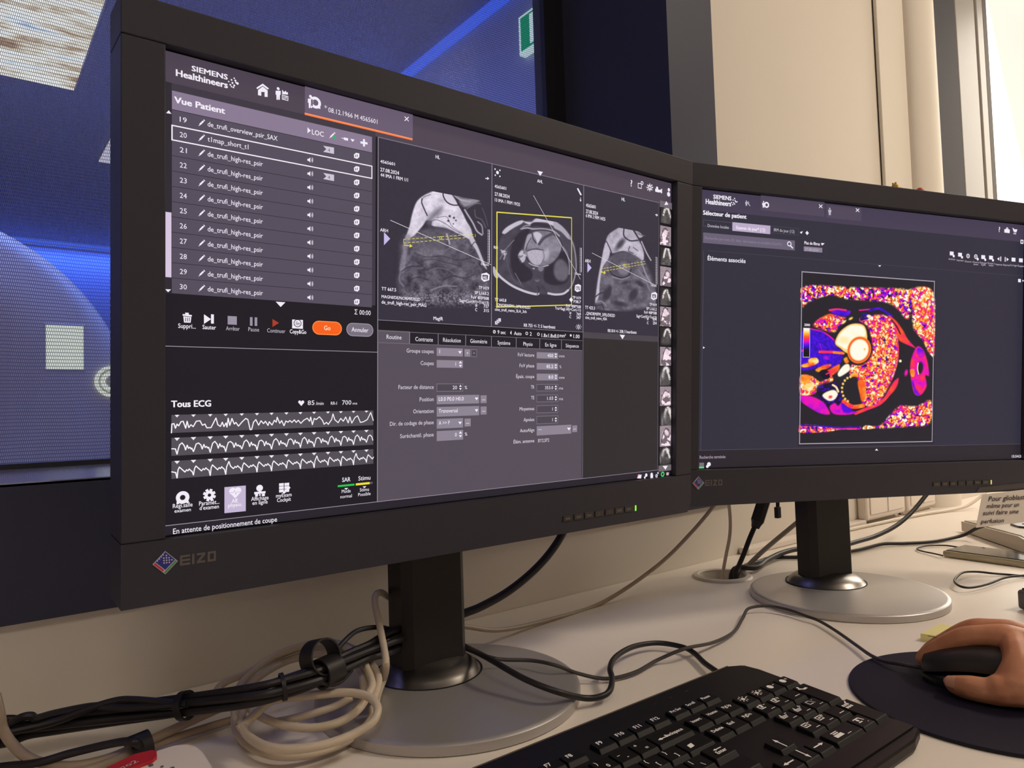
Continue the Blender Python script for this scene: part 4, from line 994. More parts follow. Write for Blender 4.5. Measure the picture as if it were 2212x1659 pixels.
    a0, b0 = p.pt(64, 1054); p.mm(a0, b0, p.pt(1876, 1112)[0], b0 - 0.0005, (150, 142, 156))
    # heart traces
    p.crop(340, 840, 3.95)
    p.text('Tous ECG', 118, 156, 454, 54, WH, 0.034)
    p.disc(1212, 112, 13, WH); p.disc(1238, 112, 13, WH); p.poly([(1200, 116), (1250, 116), (1226, 146)], WH)
    p.text('85', 1280, 138, 1338, 38, WH); p.text('/min', 1350, 138, 1416, 28, WH); p.text('RR-I', 1478, 136, 1530, 26, WH); p.text('700', 1574, 136, 1652, 38, WH); p.text('ms', 1664, 134, 1702, 22, WH)
    tx = [166, 306, 449, 581, 718, 848, 972, 1099, 1218, 1335, 1453, 1563, 1671, 1781]
    rows = [((118, 222, 1840, 184), (376, 310), [(118, 376), (122, 300), (140, 296), (152, 336), (166, 300), (180, 316), (200, 280), (218, 276), (240, 336), (252, 276), (266, 330), (284, 306), (304, 322), (330, 276), (362, 272), (382, 310), (404, 300), (420, 332), (456, 330), (498, 248), (514, 306), (536, 320), (552, 284), (566, 322), (584, 290), (592, 326), (602, 250), (616, 312), (634, 252), (654, 300), (668, 286), (690, 318), (720, 282), (752, 252), (770, 262), (790, 348), (802, 346), (818, 284), (838, 262), (862, 310), (882, 272), (904, 296), (920, 276), (942, 312), (952, 280), (976, 308), (996, 268), (1012, 284), (1020, 242), (1042, 294), (1058, 270), (1078, 314), (1094, 274), (1112, 284), (1128, 270), (1146, 286), (1166, 264), (1182, 286), (1200, 268), (1222, 294), (1246, 268), (1276, 250), (1296, 276), (1306, 240), (1320, 306), (1336, 252), (1352, 262), (1380, 238), (1406, 268), (1420, 302), (1440, 286), (1456, 302), (1484, 262), (1496, 214), (1512, 264), (1540, 288), (1562, 252), (1584, 276), (1604, 240), (1626, 290), (1640, 238), (1656, 292), (1684, 244), (1706, 230), (1730, 286), (1756, 280), (1788, 262), (1818, 202), (1840, 270)], 0),
            ((118, 418, 1840, 348), (572, 476), None, 1), ((118, 616, 1840, 514), (768, 638), None, 2)]
    for (xa, yl, xb, yr), (bl, br), tr, kind in rows:
        p.poly([(xa, yl), (xb, yr), (xb, br), (xa, bl)], (82, 76, 86))
        for x in tx:
            f = (x - xa) / (xb - xa); y = yl + (yr - yl) * f; s = 24 - 6 * f if kind else 20 - 5 * f
            p.poly([(x - s, y + 2), (x + s, y), (x, y + s * 1.15)], WH)
        if tr is None:
            tr = [(120, yl + (bl - yl) * 0.60)]
            for i, x in enumerate(tx):
                f = (x - xa) / (xb - xa); y = yl + (yr - yl) * f; h = (bl - yl) + ((br - yr) - (bl - yl)) * f
                pitch = (tx[i + 1] if i + 1 < len(tx) else x + 105) - x; A = 0.92 if i % 3 != 1 else 0.82
                if kind == 1: seq = [(-0.10, 0.62), (0.0, A), (0.08, 0.62), (0.16, 0.40), (0.30, 0.30 + 0.05 * (i % 2)), (0.44, 0.46), (0.52, 0.70), (0.62, 0.44), (0.70, 0.62), (0.78, 0.56), (0.86, 0.66)]
                else: seq = [(-0.08, 0.66), (0.0, A + 0.05), (0.06, 0.52), (0.14, 0.36), (0.30, 0.50), (0.48, 0.66), (0.58, 0.54), (0.66, 0.60), (0.74, 0.50), (0.84, 0.60)]
                if i in (3, 9, 12) and kind == 2: seq[3] = (0.2, 0.22)
                for u, v in seq:
                    q = x + u * pitch
                    if tr[-1][0] < q < 1842: tr.append((q, yl + (yr - yl) * ((q - xa) / (xb - xa)) + v * h))
        p.line(tr, 0.72, (246, 242, 248))
    # bottom icons
    p.disc(214, 926, 54, WH, 22); p.poly([(162, 962), (182, 962), (182, 982), (162, 984)], WH); p.poly([(246, 956), (266, 954), (266, 974), (246, 976)], WH)
    p.text('Régi.salle', 130, 1018, 298, 36, WH, 0.008); p.text('examen', 144, 1056, 284, 30, WH, 0.008)
    p.disc(442, 906, 38, WH, 14)
    for k in range(8):
        a = k * math.pi / 4 + 0.3; p.line([(442 + 34 * math.cos(a), 906 + 34 * math.sin(a)), (442 + 48 * math.cos(a), 906 + 48 * math.sin(a))], 1.9, WH)
    p.text('Paramèt...', 354, 996, 528, 36, WH, 0.008); p.text("d'examen", 358, 1034, 522, 34, WH, 0.008)
    p.poly([(570, 838), (752, 824), (752, 1042), (570, 1060)], (196, 180, 212))
    p.disc(640, 872, 29, WH); p.disc(684, 868, 29, WH); p.poly([(612, 882), (712, 876), (662, 934)], WH); p.line([(616, 886), (646, 884), (656, 866), (668, 900), (676, 880), (712, 878)], 0.35, (196, 180, 212))
    p.text('Aff.', 632, 974, 688, 34, (246, 242, 248), 0.008); p.text('physio.', 602, 1010, 720, 32, (246, 242, 248), 0.008)
    p.disc(870, 846, 28, WH); p.rect(862, 868, 884, 890, WH); p.rect(824, 880, 920, 890, WH)
    for x in (832, 890): p.rect(x, 894, x + 24, 914, WH)
    p.poly([(866, 894), (884, 904), (866, 914)], WH); p.text('Affichage', 798, 956, 946, 34, WH, 0.008); p.text('en ligne', 808, 990, 938, 32, WH, 0.008)
    for i in range(2):
        for j in range(3): p.rect(1036 + i * 46, 806 + j * 27 - i * 3, 1076 + i * 46, 826 + j * 27 - i * 3, WH)
    p.line([(1076, 886), (1124, 840)], 1.6, WH); p.text('myExam', 1010, 928, 1142, 32, WH, 0.008); p.text('Cockpit', 1018, 966, 1136, 32, WH, 0.008)
    p.text('SAR', 1574, 794, 1644, 36, WH, 0.01); p.text('Stimu', 1712, 782, 1814, 36, WH, 0.006)
    p.poly([(1536, 822), (1678, 808), (1678, 824), (1536, 838)], (40, 196, 78)); p.poly([(1690, 806), (1808, 794), (1808, 812), (1690, 824)], (240, 222, 60)); p.poly([(1808, 794), (1834, 792), (1834, 808), (1808, 812)], (92, 86, 96))
    p.poly([(1592, 846), (1624, 844), (1608, 862)], WH); p.poly([(1748, 832), (1780, 829), (1764, 846)], WH)
    p.text('Mode', 1570, 890, 1646, 30, WH); p.text('normal', 1558, 934, 1656, 28, WH); p.text('Stimu', 1724, 876, 1802, 28, WH); p.text('Possible', 1710, 916, 1816, 28, WH)
    a0, b0 = p.pt(68, 1164); p.mm(-W2, b0, W2, b0 - 0.0005, (150, 142, 156)); p.mm(-W2, b0 - 0.0005, W2, -H2, (36, 31, 42))
    p.text('En attente de positionnement de coupe', 132, 1238, 1018, 46, WH, 0.006)
    # parameter card
    p.crop(790, 620, 4.608)
    a0 = p.pt(118, 560)[0]; a1 = p.pt(2150, 636)[0]; zc = p.pt(1300, 1660)[1]
    p.mm(a0, p.pt(120, 430)[1], a1, p.pt(434, 566)[1], (44, 40, 52)); p.mm(a0, p.pt(434, 562)[1], a1, b0, (84, 76, 88))
    p.rect(122, 426, 434, 566, (88, 81, 92))
    tabs = [(434, 'Contraste', 490, 664, 538), (718, 'Résolution', 766, 942, 546), (991, 'Géométrie', 1036, 1204, 556), (1247, 'Système', 1308, 1434, 572), (1494, 'Physio', 1564, 1656, 584), (1728, 'En ligne', 1782, 1894, 592), (1944, 'Séquence', 1986, 2116, 600)]
    p.text('Routine', 204, 516, 352, 42, WH)
    zt = p.pt(434, 450)[1]; zl = p.pt(434, 566)[1]
    for i, (x, s, xa, xb, yb) in enumerate(tabs):
        f = (x - 434) / 1700; xx = p.pt(x, 510 + 70 * f)[0]; xn = p.pt(tabs[i + 1][0], 510 + 70 * (tabs[i + 1][0] - 434) / 1700)[0] if i < 6 else a1
        p.mm(xx, zt, xn, zl, (30, 26, 38)); p.mm(xx - 0.0003, zt, xx + 0.0002, zl, (150, 142, 156)); p.text(s, xa, yb, xb, 42 - 8 * f, WH)
    p.mm(a0, zt + 0.0002, a1, zt - 0.0002, (120, 112, 126)); p.mm(a0, zl + 0.0002, a1, zl - 0.0002, (120, 112, 126))
    p.disc(1276, 446, 17, WH, 10); p.line([(1276, 446), (1286, 436)], 0.4, WH)
    for s, xa, xb, yb in (('9 sec', 1308, 1388, 466), ('Auto', 1472, 1546, 478), ('2', 1628, 1648, 484), ('1.8x1.8x8.0', 1746, 1918, 498), ('mm³', 1926, 1986, 500), ('1.00', 2064, 2124, 508)): p.text(s, xa, yb, xb, 36, WH, 0.006)
    p.poly([(1446, 434), (1432, 456), (1446, 476)], WH); p.disc(1598, 462, 16, WH, 10); p.disc(1714, 470, 16, WH, 10); p.disc(2036, 482, 12, WH)
    LAB = (214, 206, 218)
    def field(x0, y0, x1, y1, lit): 
        if lit: p.rect(x0, y0, x1, y1, (140, 131, 146))
        else: p.rect(x0, y0, x1, y1, (76, 69, 80)); p.frame(x0, y0, x1, y1, 0.35, (140, 131, 146))
    def updown(x, y, k): p.poly([(x - 17 * k, y - 8 * k), (x + 17 * k, y - 8 * k), (x, y - 34 * k)], WH); p.poly([(x - 17 * k, y + 8 * k), (x + 17 * k, y + 8 * k), (x, y + 32 * k)], WH)
    def down(x, y): p.poly([(x - 18, y - 12), (x + 18, y - 12), (x, y + 16)], WH)
    for s, xa, xb, yb in (('Groupe coupes', 402, 672, 652), ('Coupes', 542, 672, 776), ('Facteur de distance', 322, 672, 1016), ('Position', 532, 672, 1138), ('Orientation', 468, 672, 1258), ('Dir. de codage de phase', 236, 672, 1382), ('Suréchantil. phase', 338, 672, 1504)): p.text(s, xa, yb, xb, 40, LAB, 0.004)
    field(702, 604, 962, 692, 1); p.text('1', 724, 660, 740, 38, WH); down(934, 650); field(978, 618, 1036, 694, 1); p.text('+', 994, 670, 1022, 26, WH, 0.02); field(1044, 620, 1102, 696, 0); p.text('-', 1062, 668, 1084, 34, WH)
    field(702, 726, 962, 806, 1); p.text('1', 884, 784, 898, 36, WH); updown(938, 768, 0.95)
    field(702, 962, 964, 1038, 0); p.text('20', 860, 1018, 904, 36, WH); updown(938, 1000, 0.8); p.text('%', 978, 1016, 1006, 32, WH)
    field(702, 1078, 1124, 1158, 1); p.text('L0.0 P0.0 H0.0', 722, 1134, 970, 38, WH, 0.008); down(1098, 1112); field(1138, 1078, 1198, 1154, 1); p.text('...', 1154, 1128, 1184, 60, WH)
    field(702, 1194, 1124, 1276, 1); p.text('Transversal', 722, 1252, 910, 38, WH, 0.004); down(1098, 1228); field(1138, 1190, 1198, 1268, 1); p.text('...', 1154, 1242, 1184, 60, WH)
    field(702, 1314, 964, 1398, 1); p.text('A >> P', 722, 1372, 832, 38, WH); down(934, 1352); field(978, 1310, 1040, 1386, 1); p.text('...', 994, 1362, 1024, 60, WH)
    field(702, 1434, 964, 1518, 1); p.text('0', 880, 1488, 904, 36, WH); updown(938, 1466, 0.95); p.text('%', 978, 1480, 1008, 32, WH)
    for s, xa, xb, yb in (('FoV lecture', 1510, 1672, 690), ('FoV phase', 1526, 1672, 798), ('Épais. coupe', 1492, 1672, 906), ('TR', 1638, 1672, 1012), ('TE', 1640, 1672, 1118), ('Moyennes', 1526, 1672, 1230), ('Apnées', 1566, 1672, 1338), ('AutoAlign', 1530, 1672, 1446), ('Élém. antenne', 1466, 1672, 1558)): p.text(s, xa, yb, xb, 34, LAB, 0.006)
    for y, s, xa, lit, u in ((648, '450', 1804, 1, 'mm'), (756, '85.2', 1794, 1, '%'), (862, '8.0', 1814, 1, 'mm'), (968, '353.0', 1778, 0, 'ms'), (1074, '1.03', 1800, 0, 'ms'), (1180, '1', 1846, 0, ''), (1286, '1', 1846, 0, '')):
        field(1696, y, 1908, y + 68, lit); p.text(s, xa, y + 50, 1860, 32, WH, 0.01 if lit else 0); updown(1886, y + 34, 0.72)
        if u: p.text(u, 1920, y + 52, 1944 if u == '%' else 1972 if u == 'mm' else 1958, 28, LAB)
    field(1696, 1386, 2040, 1458, 1); p.text('---', 1712, 1430, 1744, 32, WH); down(2016, 1412); field(2050, 1378, 2098, 1442, 1); p.text('...', 2062, 1418, 2086, 50, WH)
    p.text('BY2;SP2', 1710, 1546, 1820, 34, LAB)
    # image segments
    p.crop(790, 280, 4.608)
    xa = p.pt(118, 400)[0]; xb = p.pt(1249, 700)[0]; xc = p.pt(2162, 900)[0]; zt = p.pt(112, 76)[1]
    p.crop(790, 620, 4.608); z1 = p.pt(124, 326)[1]
    p.crop(1240, 360, 3.95); xd = p.pt(718, 700)[0]; zr = p.pt(380, 1430)[1]
    p.mm(xa, zt, xd, z1, (50, 46, 61)); p.mm(xa, z1, xc, z1 - 0.0004, (150, 142, 156))
    p.mm(xc, z1, xd, z1 - 0.006, (72, 66, 74)); p.mm(xc, z1 - 0.006, xd, b0, (44, 40, 43))  # lower black area: reflection of the warm room put into its colour
    p.crop(0, 0, 1)
    p.raster(820, 392, 1058, 680, 230, 340, paint_long); p.raster(1064, 455, 1254, 668, 190, 250, paint_axial); p.raster(1272, 480, 1415, 680, 150, 240, paint_short)
    for x in (xa, xb, xc): p.mm(x - 0.0003, zt, x + 0.0003, z1, (150, 142, 156))
    p.mm(xa, zt + 0.0003, xd, zt - 0.0003, (130, 120, 140)); p.mm(xa - 0.0003, zt, xa + 0.0003, b0, (150, 142, 156)); p.mm(xc - 0.0003, z1, xc + 0.0003, b0, (130, 122, 134)); p.mm(xd - 0.0003, zt, xd + 0.0003, b0, (110, 102, 112))
    YL = (226, 216, 84)
    p.crop(790, 280, 4.608)
    p.text('4565601', 140, 332, 284, 30, WH, 0.014); p.text('27.08.2024', 140, 416, 326, 36, WH, 0.014); p.text('44 IMA 1 FRM 1/1', 142, 468, 414, 34, WH, 0.014); p.text('HL', 690, 288, 732, 34, WH, 0.014); p.text('ARH', 138, 1014, 216, 32, WH, 0.014)
    p.line([(1186, 488), (1206, 488)], 0.8, WH); p.poly([(1204, 472), (1222, 490), (1204, 504)], WH)
    p.poly([(176, 1022), (238, 1088), (176, 1152)], (196, 186, 232))
    p.line([(240, 904), (1240, 1346)], 0.4, (226, 222, 228))
    p.dash((372, 1094), (1080, 1044), 17, 0.45, YL); p.dash((372, 1132), (1084, 1068), 17, 0.45, YL); p.disc(740, 1080, 16, YL, 10); p.line([(372, 1096), (372, 1132)], 0.45, YL); p.line([(1084, 1044), (1084, 1068)], 0.45, YL)
    p.line([(374, 1150), (440, 1160)], 0.6, YL); p.poly([(432, 1138), (460, 1162), (430, 1176)], YL)
    def ruler(x, ya, yb, n, w):
        p.line([(x, ya), (x, yb)], 0.4, WH)
        for k in range(n + 1): p.line([(x - w, ya + (yb - ya) * k / n), (x, ya + (yb - ya) * k / n)], 0.35, WH)
    ruler(1226, 1002, 1326, 20, 20); p.text('10cm', 1142, 1350, 1216, 24, WH, 0.01)
    p.poly([(1146, 1436), (1196, 1424), (1226, 1446), (1222, 1500), (1170, 1516), (1142, 1490)], WH); p.poly([(1154, 1446), (1210, 1450), (1208, 1496), (1160, 1492)], (70, 64, 84)); p.text('AIL', 1162, 1486, 1204, 30, WH, 0.02)
    p.text('TT 667.5', 152, 1600, 296, 32, WH, 0.014)
    p.crop(790, 620, 4.608)
    p.text('MAGNI/DE/NORM/DIS2D', 152, 110, 536, 30, WH, 0.014); p.text('de_trufi_high-res_psir_MAG', 152, 166, 596, 34, WH, 0.014); p.text('MagIR', 668, 328, 762, 34, WH, 0.012)
    for s, x, y in (('TP H19', 1118, 20), ('SP L163.2', 1078, 70), ('FoV 403*508', 1042, 116), ('Sag>Cor(41)>Tra(13)', 926, 150), ('737', 1168, 206), ('315', 1168, 248)): p.text(s, x, y, 1218, 30, WH, 0.014)
    p.text('W', 1082, 200, 1104, 30, WH, 0.014); p.text('C', 1082, 240, 1102, 30, WH, 0.014)
    # second segment
    p.crop(790, 280, 4.608)
    p.text('4565601', 1276, 580, 1390, 30, WH, 0.014); p.text('27.08.2024', 1276, 658, 1424, 34, WH, 0.014); p.text('13 IMA 1 FRM 19/25', 1278, 716, 1528, 32, WH, 0.014); p.text('AHL', 1700, 526, 1754, 30, WH, 0.014); p.text('RH', 1268, 1186, 1306, 28, WH, 0.014)
    p.poly([(1700, 412), (1756, 424), (1728, 464)], WH)
    for x, y in ((1280, 396), (1328, 408), (1282, 456), (1328, 468)): p.disc(x, y, 8, WH)
    p.disc(1304, 430, 17, WH); p.poly([(2094, 590), (2106, 584), (2142, 650), (2130, 658)], WH); p.line([(2130, 680), (2130, 706)], 0.6, WH); p.poly([(2120, 698), (2140, 704), (2130, 720)], WH)
    p.line([(1662, 658), (2128, 1490)], 0.4, (222, 218, 226)); ruler(2140, 1182, 1418, 16, 18); p.text('10cm', 2076, 1444, 2132, 22, WH, 0.01)
    p.poly([(2076, 1550), (2110, 1538), (2134, 1552), (2132, 1606), (2096, 1618), (2072, 1600)], WH); p.rect(2084, 1560, 2124, 1600, (70, 64, 84)); p.text('RF', 2088, 1596, 2122, 30, WH, 0.02)
    p.crop(0, 0, 1)
    for a, b, w in (((1071.8, 458.8), (1233, 471), 1.1), ((1071.8, 458.8), (1071.6, 664.6), 1.2), ((1071.6, 663.5), (1232.8, 659), 1.0), ((1233, 471), (1232.8, 659), 0.8)): p.line([a, b], w, YL)
    p.crop(790, 620, 4.608)
    p.text('TT 643.8', 1276, 140, 1390, 30, WH, 0.014); p.text('_QNORM/FM1_3/FIL/DIS2D', 1284, 190, 1630, 28, WH, 0.014); p.text('cine_trufi_retro_SLA_3ch', 1278, 236, 1592, 28, WH, 0.014)
    for s, x, y in (('TP H19', 2050, 118), ('P38.7', 2062, 158), ('FoV 408*508', 1986, 200), ('Tra>Sag(-30)>Cor(-11)', 1876, 224), ('769', 2090, 284), ('347', 2090, 318)): p.text(s, x, y, 2132, 28, WH, 0.014)
    p.text('W', 2018, 274, 2038, 26, WH, 0.014); p.text('C', 2018, 310, 2036, 26, WH, 0.014); p.disc(2036, 128, 26, WH, n=4)
    for k in range(3): p.rect(1276 + k * 16, 336 - k * 14, 1308 + k * 16, 378 - k * 14, (215, 208, 220)); p.frame(1276 + k * 16, 336 - k * 14, 1308 + k * 16, 378 - k * 14, 0.3, (60, 54, 70))
    p.text('RR 755 +/- 7; 5 heartbeats', 1566, 396, 1878, 32, WH, 0.012)
    p.disc(2110, 398, 16, WH, 9)
    for k in range(8): p.line([(2110 + 20 * math.cos(k * 0.785), 398 + 20 * math.sin(k * 0.785)), (2110 + 28 * math.cos(k * 0.785), 398 + 28 * math.sin(k * 0.785))], 0.5, WH)
    # third segment and the strip of small images
    p.crop(1240, 360, 3.95)
    p.text('4565601', 94, 344, 176, 28, WH, 0.014); p.text('27.08.2024', 94, 396, 196, 30, WH, 0.014); p.text('6 IMA 2 FRM 14/25', 94, 432, 258, 28, WH, 0.014); p.text('HL', 398, 292, 428, 28, WH, 0.014); p.text('ARH', 86, 816, 132, 28, WH, 0.014)
    p.line([(686, 412), (700, 414)], 0.8, WH); p.poly([(696, 402), (708, 416), (696, 428)], WH); p.poly([(106, 820), (142, 864), (106, 906)], (196, 186, 232))
    p.line([(146, 738), (696, 1018)], 0.4, (222, 218, 226)); p.dash((220, 874), (608, 808), 15, 0.5, YL); p.dash((220, 898), (612, 828), 15, 0.5, YL); p.disc(420, 844, 12, YL, 7); p.line([(218, 900), (252, 908)], 0.8, YL); p.poly([(246, 892), (264, 908), (246, 920)], YL)
    ruler(700, 776, 1004, 16, 14); p.text('10cm', 650, 1022, 694, 20, WH, 0.01)
    p.poly([(652, 1080), (686, 1070), (702, 1086), (698, 1128), (668, 1140), (648, 1124)], WH); p.rect(660, 1088, 690, 1126, (70, 64, 76)); p.text('AL', 664, 1122, 688, 28, WH, 0.02)
    p.text('TT 423.3', 86, 1214, 170, 26, WH, 0.014); p.text('..QNORM/FM_3/FIL/DIS2D', 88, 1264, 340, 26, WH, 0.014); p.text('cine_trufi_retro_4SA', 88, 1298, 272, 24, WH, 0.014)
    for s, x, y in (('TP H19', 636, 1188), ('SP L163.2', 610, 1222), ('FoV 408*508', 590, 1254), ('Sag>Cor(41)>Tra(13)', 524, 1286), ('694', 664, 1314), ('254', 664, 1346)): p.text(s, x, y, 696, 24, WH, 0.014)
    p.text('W', 612, 1312, 628, 22, WH, 0.014); p.text('C', 612, 1344, 628, 22, WH, 0.014); p.text('RR 814 +/- 208; 5 heartbeats', 280, 1412, 524, 26, WH, 0.012)
    p.poly([(382, 1434), (426, 1438), (404, 1474)], WH)
    p.text('?', 468, 168, 494, 54, WH, 0.02); p.frame(536, 140, 568, 192, 0.7, WH); p.disc(572, 142, 16, WH, 9)
    p.disc(638, 180, 20, WH, 9)
    for k in range(8): p.line([(638 + 19 * math.cos(k * 0.785), 180 + 22 * math.sin(k * 0.785)), (638 + 26 * math.cos(k * 0.785), 180 + 30 * math.sin(k * 0.785))], 1.3, WH)
    p.rect(684, 190, 720, 224, WH); p.poly([(718, 206), (742, 190), (742, 232), (718, 216)], WH); p.disc(700, 186, 14, WH)
    p.disc(800, 200, 15, WH); p.disc(798, 238, 20, WH)
    a0, z0 = p.pt(724, 290); a1 = W2 - 0.0004; p.mm(a0, z0, a1, z0 - 0.0072, (110, 100, 112)); p.poly([(778, 296), (796, 326), (762, 330)], WH)
    p.crop(0, 0, 1)
    ys = [(447, 486), (487, 533), (534, 575), (575, 620), (621, 661), (662, 706), (706, 747), (748, 790), (790, 833), (834, 876), (877, 918), (919, 963), (964, 1004)]
    for k, (ya, yb) in enumerate(ys):
        xa_, xb_ = (1424 + 0.5 * (k == 0), 1447)
        p.raster(xa_ - 0.3 * k / 4, ya + (0 if k < 6 else 1), xb_, yb, 24, 44, lambda X, Y, k=k, ya=ya, yb=yb: paint_small(X, Y, k, ya, yb))
    p.crop(1180, 740, 3.95)
    p.rect(950, 1050, 1056, 1088, (112, 104, 108)); p.poly([(984, 1052), (1028, 1050), (1008, 1084)], WH)
    p.disc(782, 1140, 18, (226, 160, 166)); p.poly([(764, 1156), (786, 1130), (804, 1124), (800, 1158)], WH); p.disc(844, 1130, 15, WH); p.disc(832, 1150, 10, WH); p.disc(890, 1124, 15, WH); p.rect(880, 1130, 902, 1154, WH); p.disc(932, 1136, 14, WH, 6); p.disc(944, 1112, 9, WH, 4)
    p.disc(984, 1122, 22, (70, 220, 110), 12); p.rect(1016, 1108, 1036, 1130, (200, 180, 186))


def right_screen(p):
    W2, H2 = 0.2592, 0.162
    p.mm(-W2, H2, W2, -H2, (47, 45, 60))
    p.crop(1490, 380, 3.0637)
    zb = p.pt(88, 225)[1]; p.mm(-W2, H2, W2, zb, (68, 60, 82))
    p.text('SIEMENS', 156, 150, 274, 26, WH, 0.032); p.text('Healthineers', 106, 184, 272, 32, WH, 0.036)
    for x, y in ((296, 150), (286, 160), (300, 164), (276, 176), (290, 178), (304, 172), (312, 172), (284, 190), (296, 186)): p.disc(x, y, 4.5, WH)
    p.text('Sélecteur de patient', 88, 256, 374, 28, WH, 0.034)
    icon_person(p, 374, 162, 36, GY); p.line([(388, 186), (398, 198)], 1.0, GY); p.disc(386, 178, 8, GY, 4)
    p.rect(470, 128, 890, 270, (80, 71, 90)); icon_person(p, 488, 166, 44, WH); p.disc(508, 192, 20, WH, 10)
    p.rect(905, 190, 1135, 300, (80, 71, 90))
    p.line([(856, 190), (876, 212)], 1.0, WH); p.line([(876, 192), (856, 210)], 1.0, WH); p.line([(1100, 216), (1120, 238)], 1.0, WH); p.line([(1120, 218), (1100, 236)], 1.0, WH); icon_person(p, 926, 210, 50, GY)
    p.frame(88, 290, 280, 350, 0.4, (92, 86, 102)); p.text('Données locales', 118, 338, 258, 20, GY, 0.006)
    p.rect(282, 306, 532, 386, (186, 170, 200)); p.text('Examen du jour* (12)', 308, 352, 498, 22, WH, 0.02)
    p.frame(534, 330, 720, 394, 0.4, (80, 74, 90)); p.text('IRM du jour (12)', 556, 366, 692, 20, GY, 0.006); p.poly([(728, 372), (748, 366), (738, 384)], WH); p.disc(776, 378, 14, WH, n=4)
    p.rect(88, 374, 694, 494, (104, 95, 116)); p.text('Recherche par nom, ID, date, description et modalité (Ctrl+F)', 100, 418, 606, 18, (140, 130, 152), 0.0)
    p.disc(658, 450, 17, WH, 11); p.line([(668, 464), (680, 478)], 1.6, WH)
    p.text('Plus de filtres', 758, 452, 860, 20, WH, 0.02); p.poly([(868, 444), (892, 446), (874, 462)], WH); p.rect(754, 466, 876, 508, (136, 126, 146)); p.text('27.08.2024', 762, 494, 850, 18, (190, 182, 200))
    a0, z0 = p.pt(118, 494); p.mm(a0, z0, W2, z0 - 0.0004, (76, 72, 84))
    p.text('Éléments associés', 118, 558, 368, 28, WH, 0.018); p.poly([(1246, 592), (1266, 592), (1256, 602)], WH)
    p.crop(1490, 560, 3.0166)
    zb = p.pt(60, 1244)[1]; p.mm(-W2, zb, W2, -H2, (40, 35, 43)); p.mm(-W2, zb, W2, zb - 0.0004, (92, 86, 96)); x = p.pt(78, 700)[0]; p.mm(x, z0, x + 0.0004, zb, (92, 88, 102))
    p.poly([(86, 568), (98, 576), (86, 584)], WH); p.poly([(1206, 1246), (1228, 1246), (1216, 1234)], WH)
    p.text('Recherche terminée', 64, 1300, 232, 20, (176, 160, 180), 0.008); p.rect(62, 1326, 92, 1352, (120, 112, 120)); p.rect(60, 1352, 92, 1362, (90, 210, 130))
    p.disc(124, 1336, 14, WH); p.disc(114, 1350, 10, WH)
    # colour map of a heart slice
    x0, zt = p.pt(728, 78); x1 = p.pt(1596, 140)[0]; zz = p.pt(716, 1206)[1]
    p.mm(x0, zt, x1, zz, (38, 36, 46))
    p.crop(0, 0, 1); p.raster(1729.5, 588, 2016, 958, 300, 380, paint_map)
    w = 0.0012
    for q in ((x0, zt, x1, zt - w), (x0, zz + w, x1, zz), (x0, zt, x0 + w, zz), (x1 - w, zt, x1, zz)): p.mm(*q, (168, 160, 176))
    p.crop(1700, 580, 4.253)
    p.text('2000', 158, 528, 210, 22, WH, 0.02)
    p.frame(148, 544, 208, 818, 0.7, (200, 190, 205))
    # tool icons at the upper right
    p.crop(1980, 380, 6.914)
    p.text('?', 1212, 836, 1256, 76, WH, 0.02); p.poly([(1308, 800), (1350, 786), (1390, 806), (1386, 856), (1308, 846)], WH); p.disc(1350, 790, 22, WH, 12); p.poly([(1428, 776), (1446, 782), (1452, 796), (1502, 800), (1488, 844), (1448, 836)], WH); p.rect(1448, 848, 1460, 872, WH); p.rect(1470, 850, 1482, 874, WH)
    p.frame(1550, 952, 1592, 1016, 1.4, WH); p.rect(1514, 1538, 1554, 1590, WH); p.disc(1586, 1566, 16, WH, n=4)
    for k, (x, y, s, s2) in enumerate([(524, 1160, 'Archiver', ''), (648, 1178, 'Imprimer', ''), (766, 1196, 'Ouvrir', ''), (882, 1206, 'Ouvrir', 'avec'), (994, 1214, 'Envoyer', 'QR'), (1110, 1222, 'Envoyer à', 'lecteur'), (1228, 1240, 'Importer', ''), (1342, 1248, 'Exporter', ''), (1446, 1252, 'Corriger', ''), (1556, 1262, 'Suppr.', '')]):
        if k in (2, 3): p.disc(x, y, 34, WH, 22); p.disc(x, y, 10, WH)
        elif k in (6, 7): p.rect(x + (20 if k == 6 else -28), y - 36, x + (32 if k == 6 else -16), y + 34, WH); p.poly([(x - 28 + 22 * (k - 6), y), (x + 4 + 22 * (k - 6), y - 26), (x + 4 + 22 * (k - 6), y + 26)] if k == 6 else [(x + 32, y), (x, y - 26), (x, y + 26)], WH)
        else: p.rect(x - 30, y - 32, x + 26, y + 30, WH)
        if k in (0, 1, 3, 4, 5): p.disc(x + 28, y + 38, 20, WH)
        p.text(s, x - 50, y + 92, x + 54, 26, (190, 180, 196), 0.01)
        if s2: p.text(s2, x - 34, y + 124, x + 36, 26, (190, 180, 196), 0.01)
    p.crop(1980, 940, 6.914); p.text('15:54:28', 1420, 336, 1576, 38, WH, 0.012)
# ------------------------------------------------------------------ build the two monitors
tL, HL = make_monitor('large black monitor in front, showing a patient list and grey heart slices', (-0.0133, 0.0561), 0.00174, ML_, LEDG, True)
tR, HR = make_monitor('black monitor further back on the right, showing a colourful heart slice', (0.5544, -0.0217), -0.34441, MR_, LEDY, False)
for M, H, draw in ((ML_, HL, left_screen), (MR_, HR, right_screen)):
    p = Picture(M); draw(p); p.build(H)
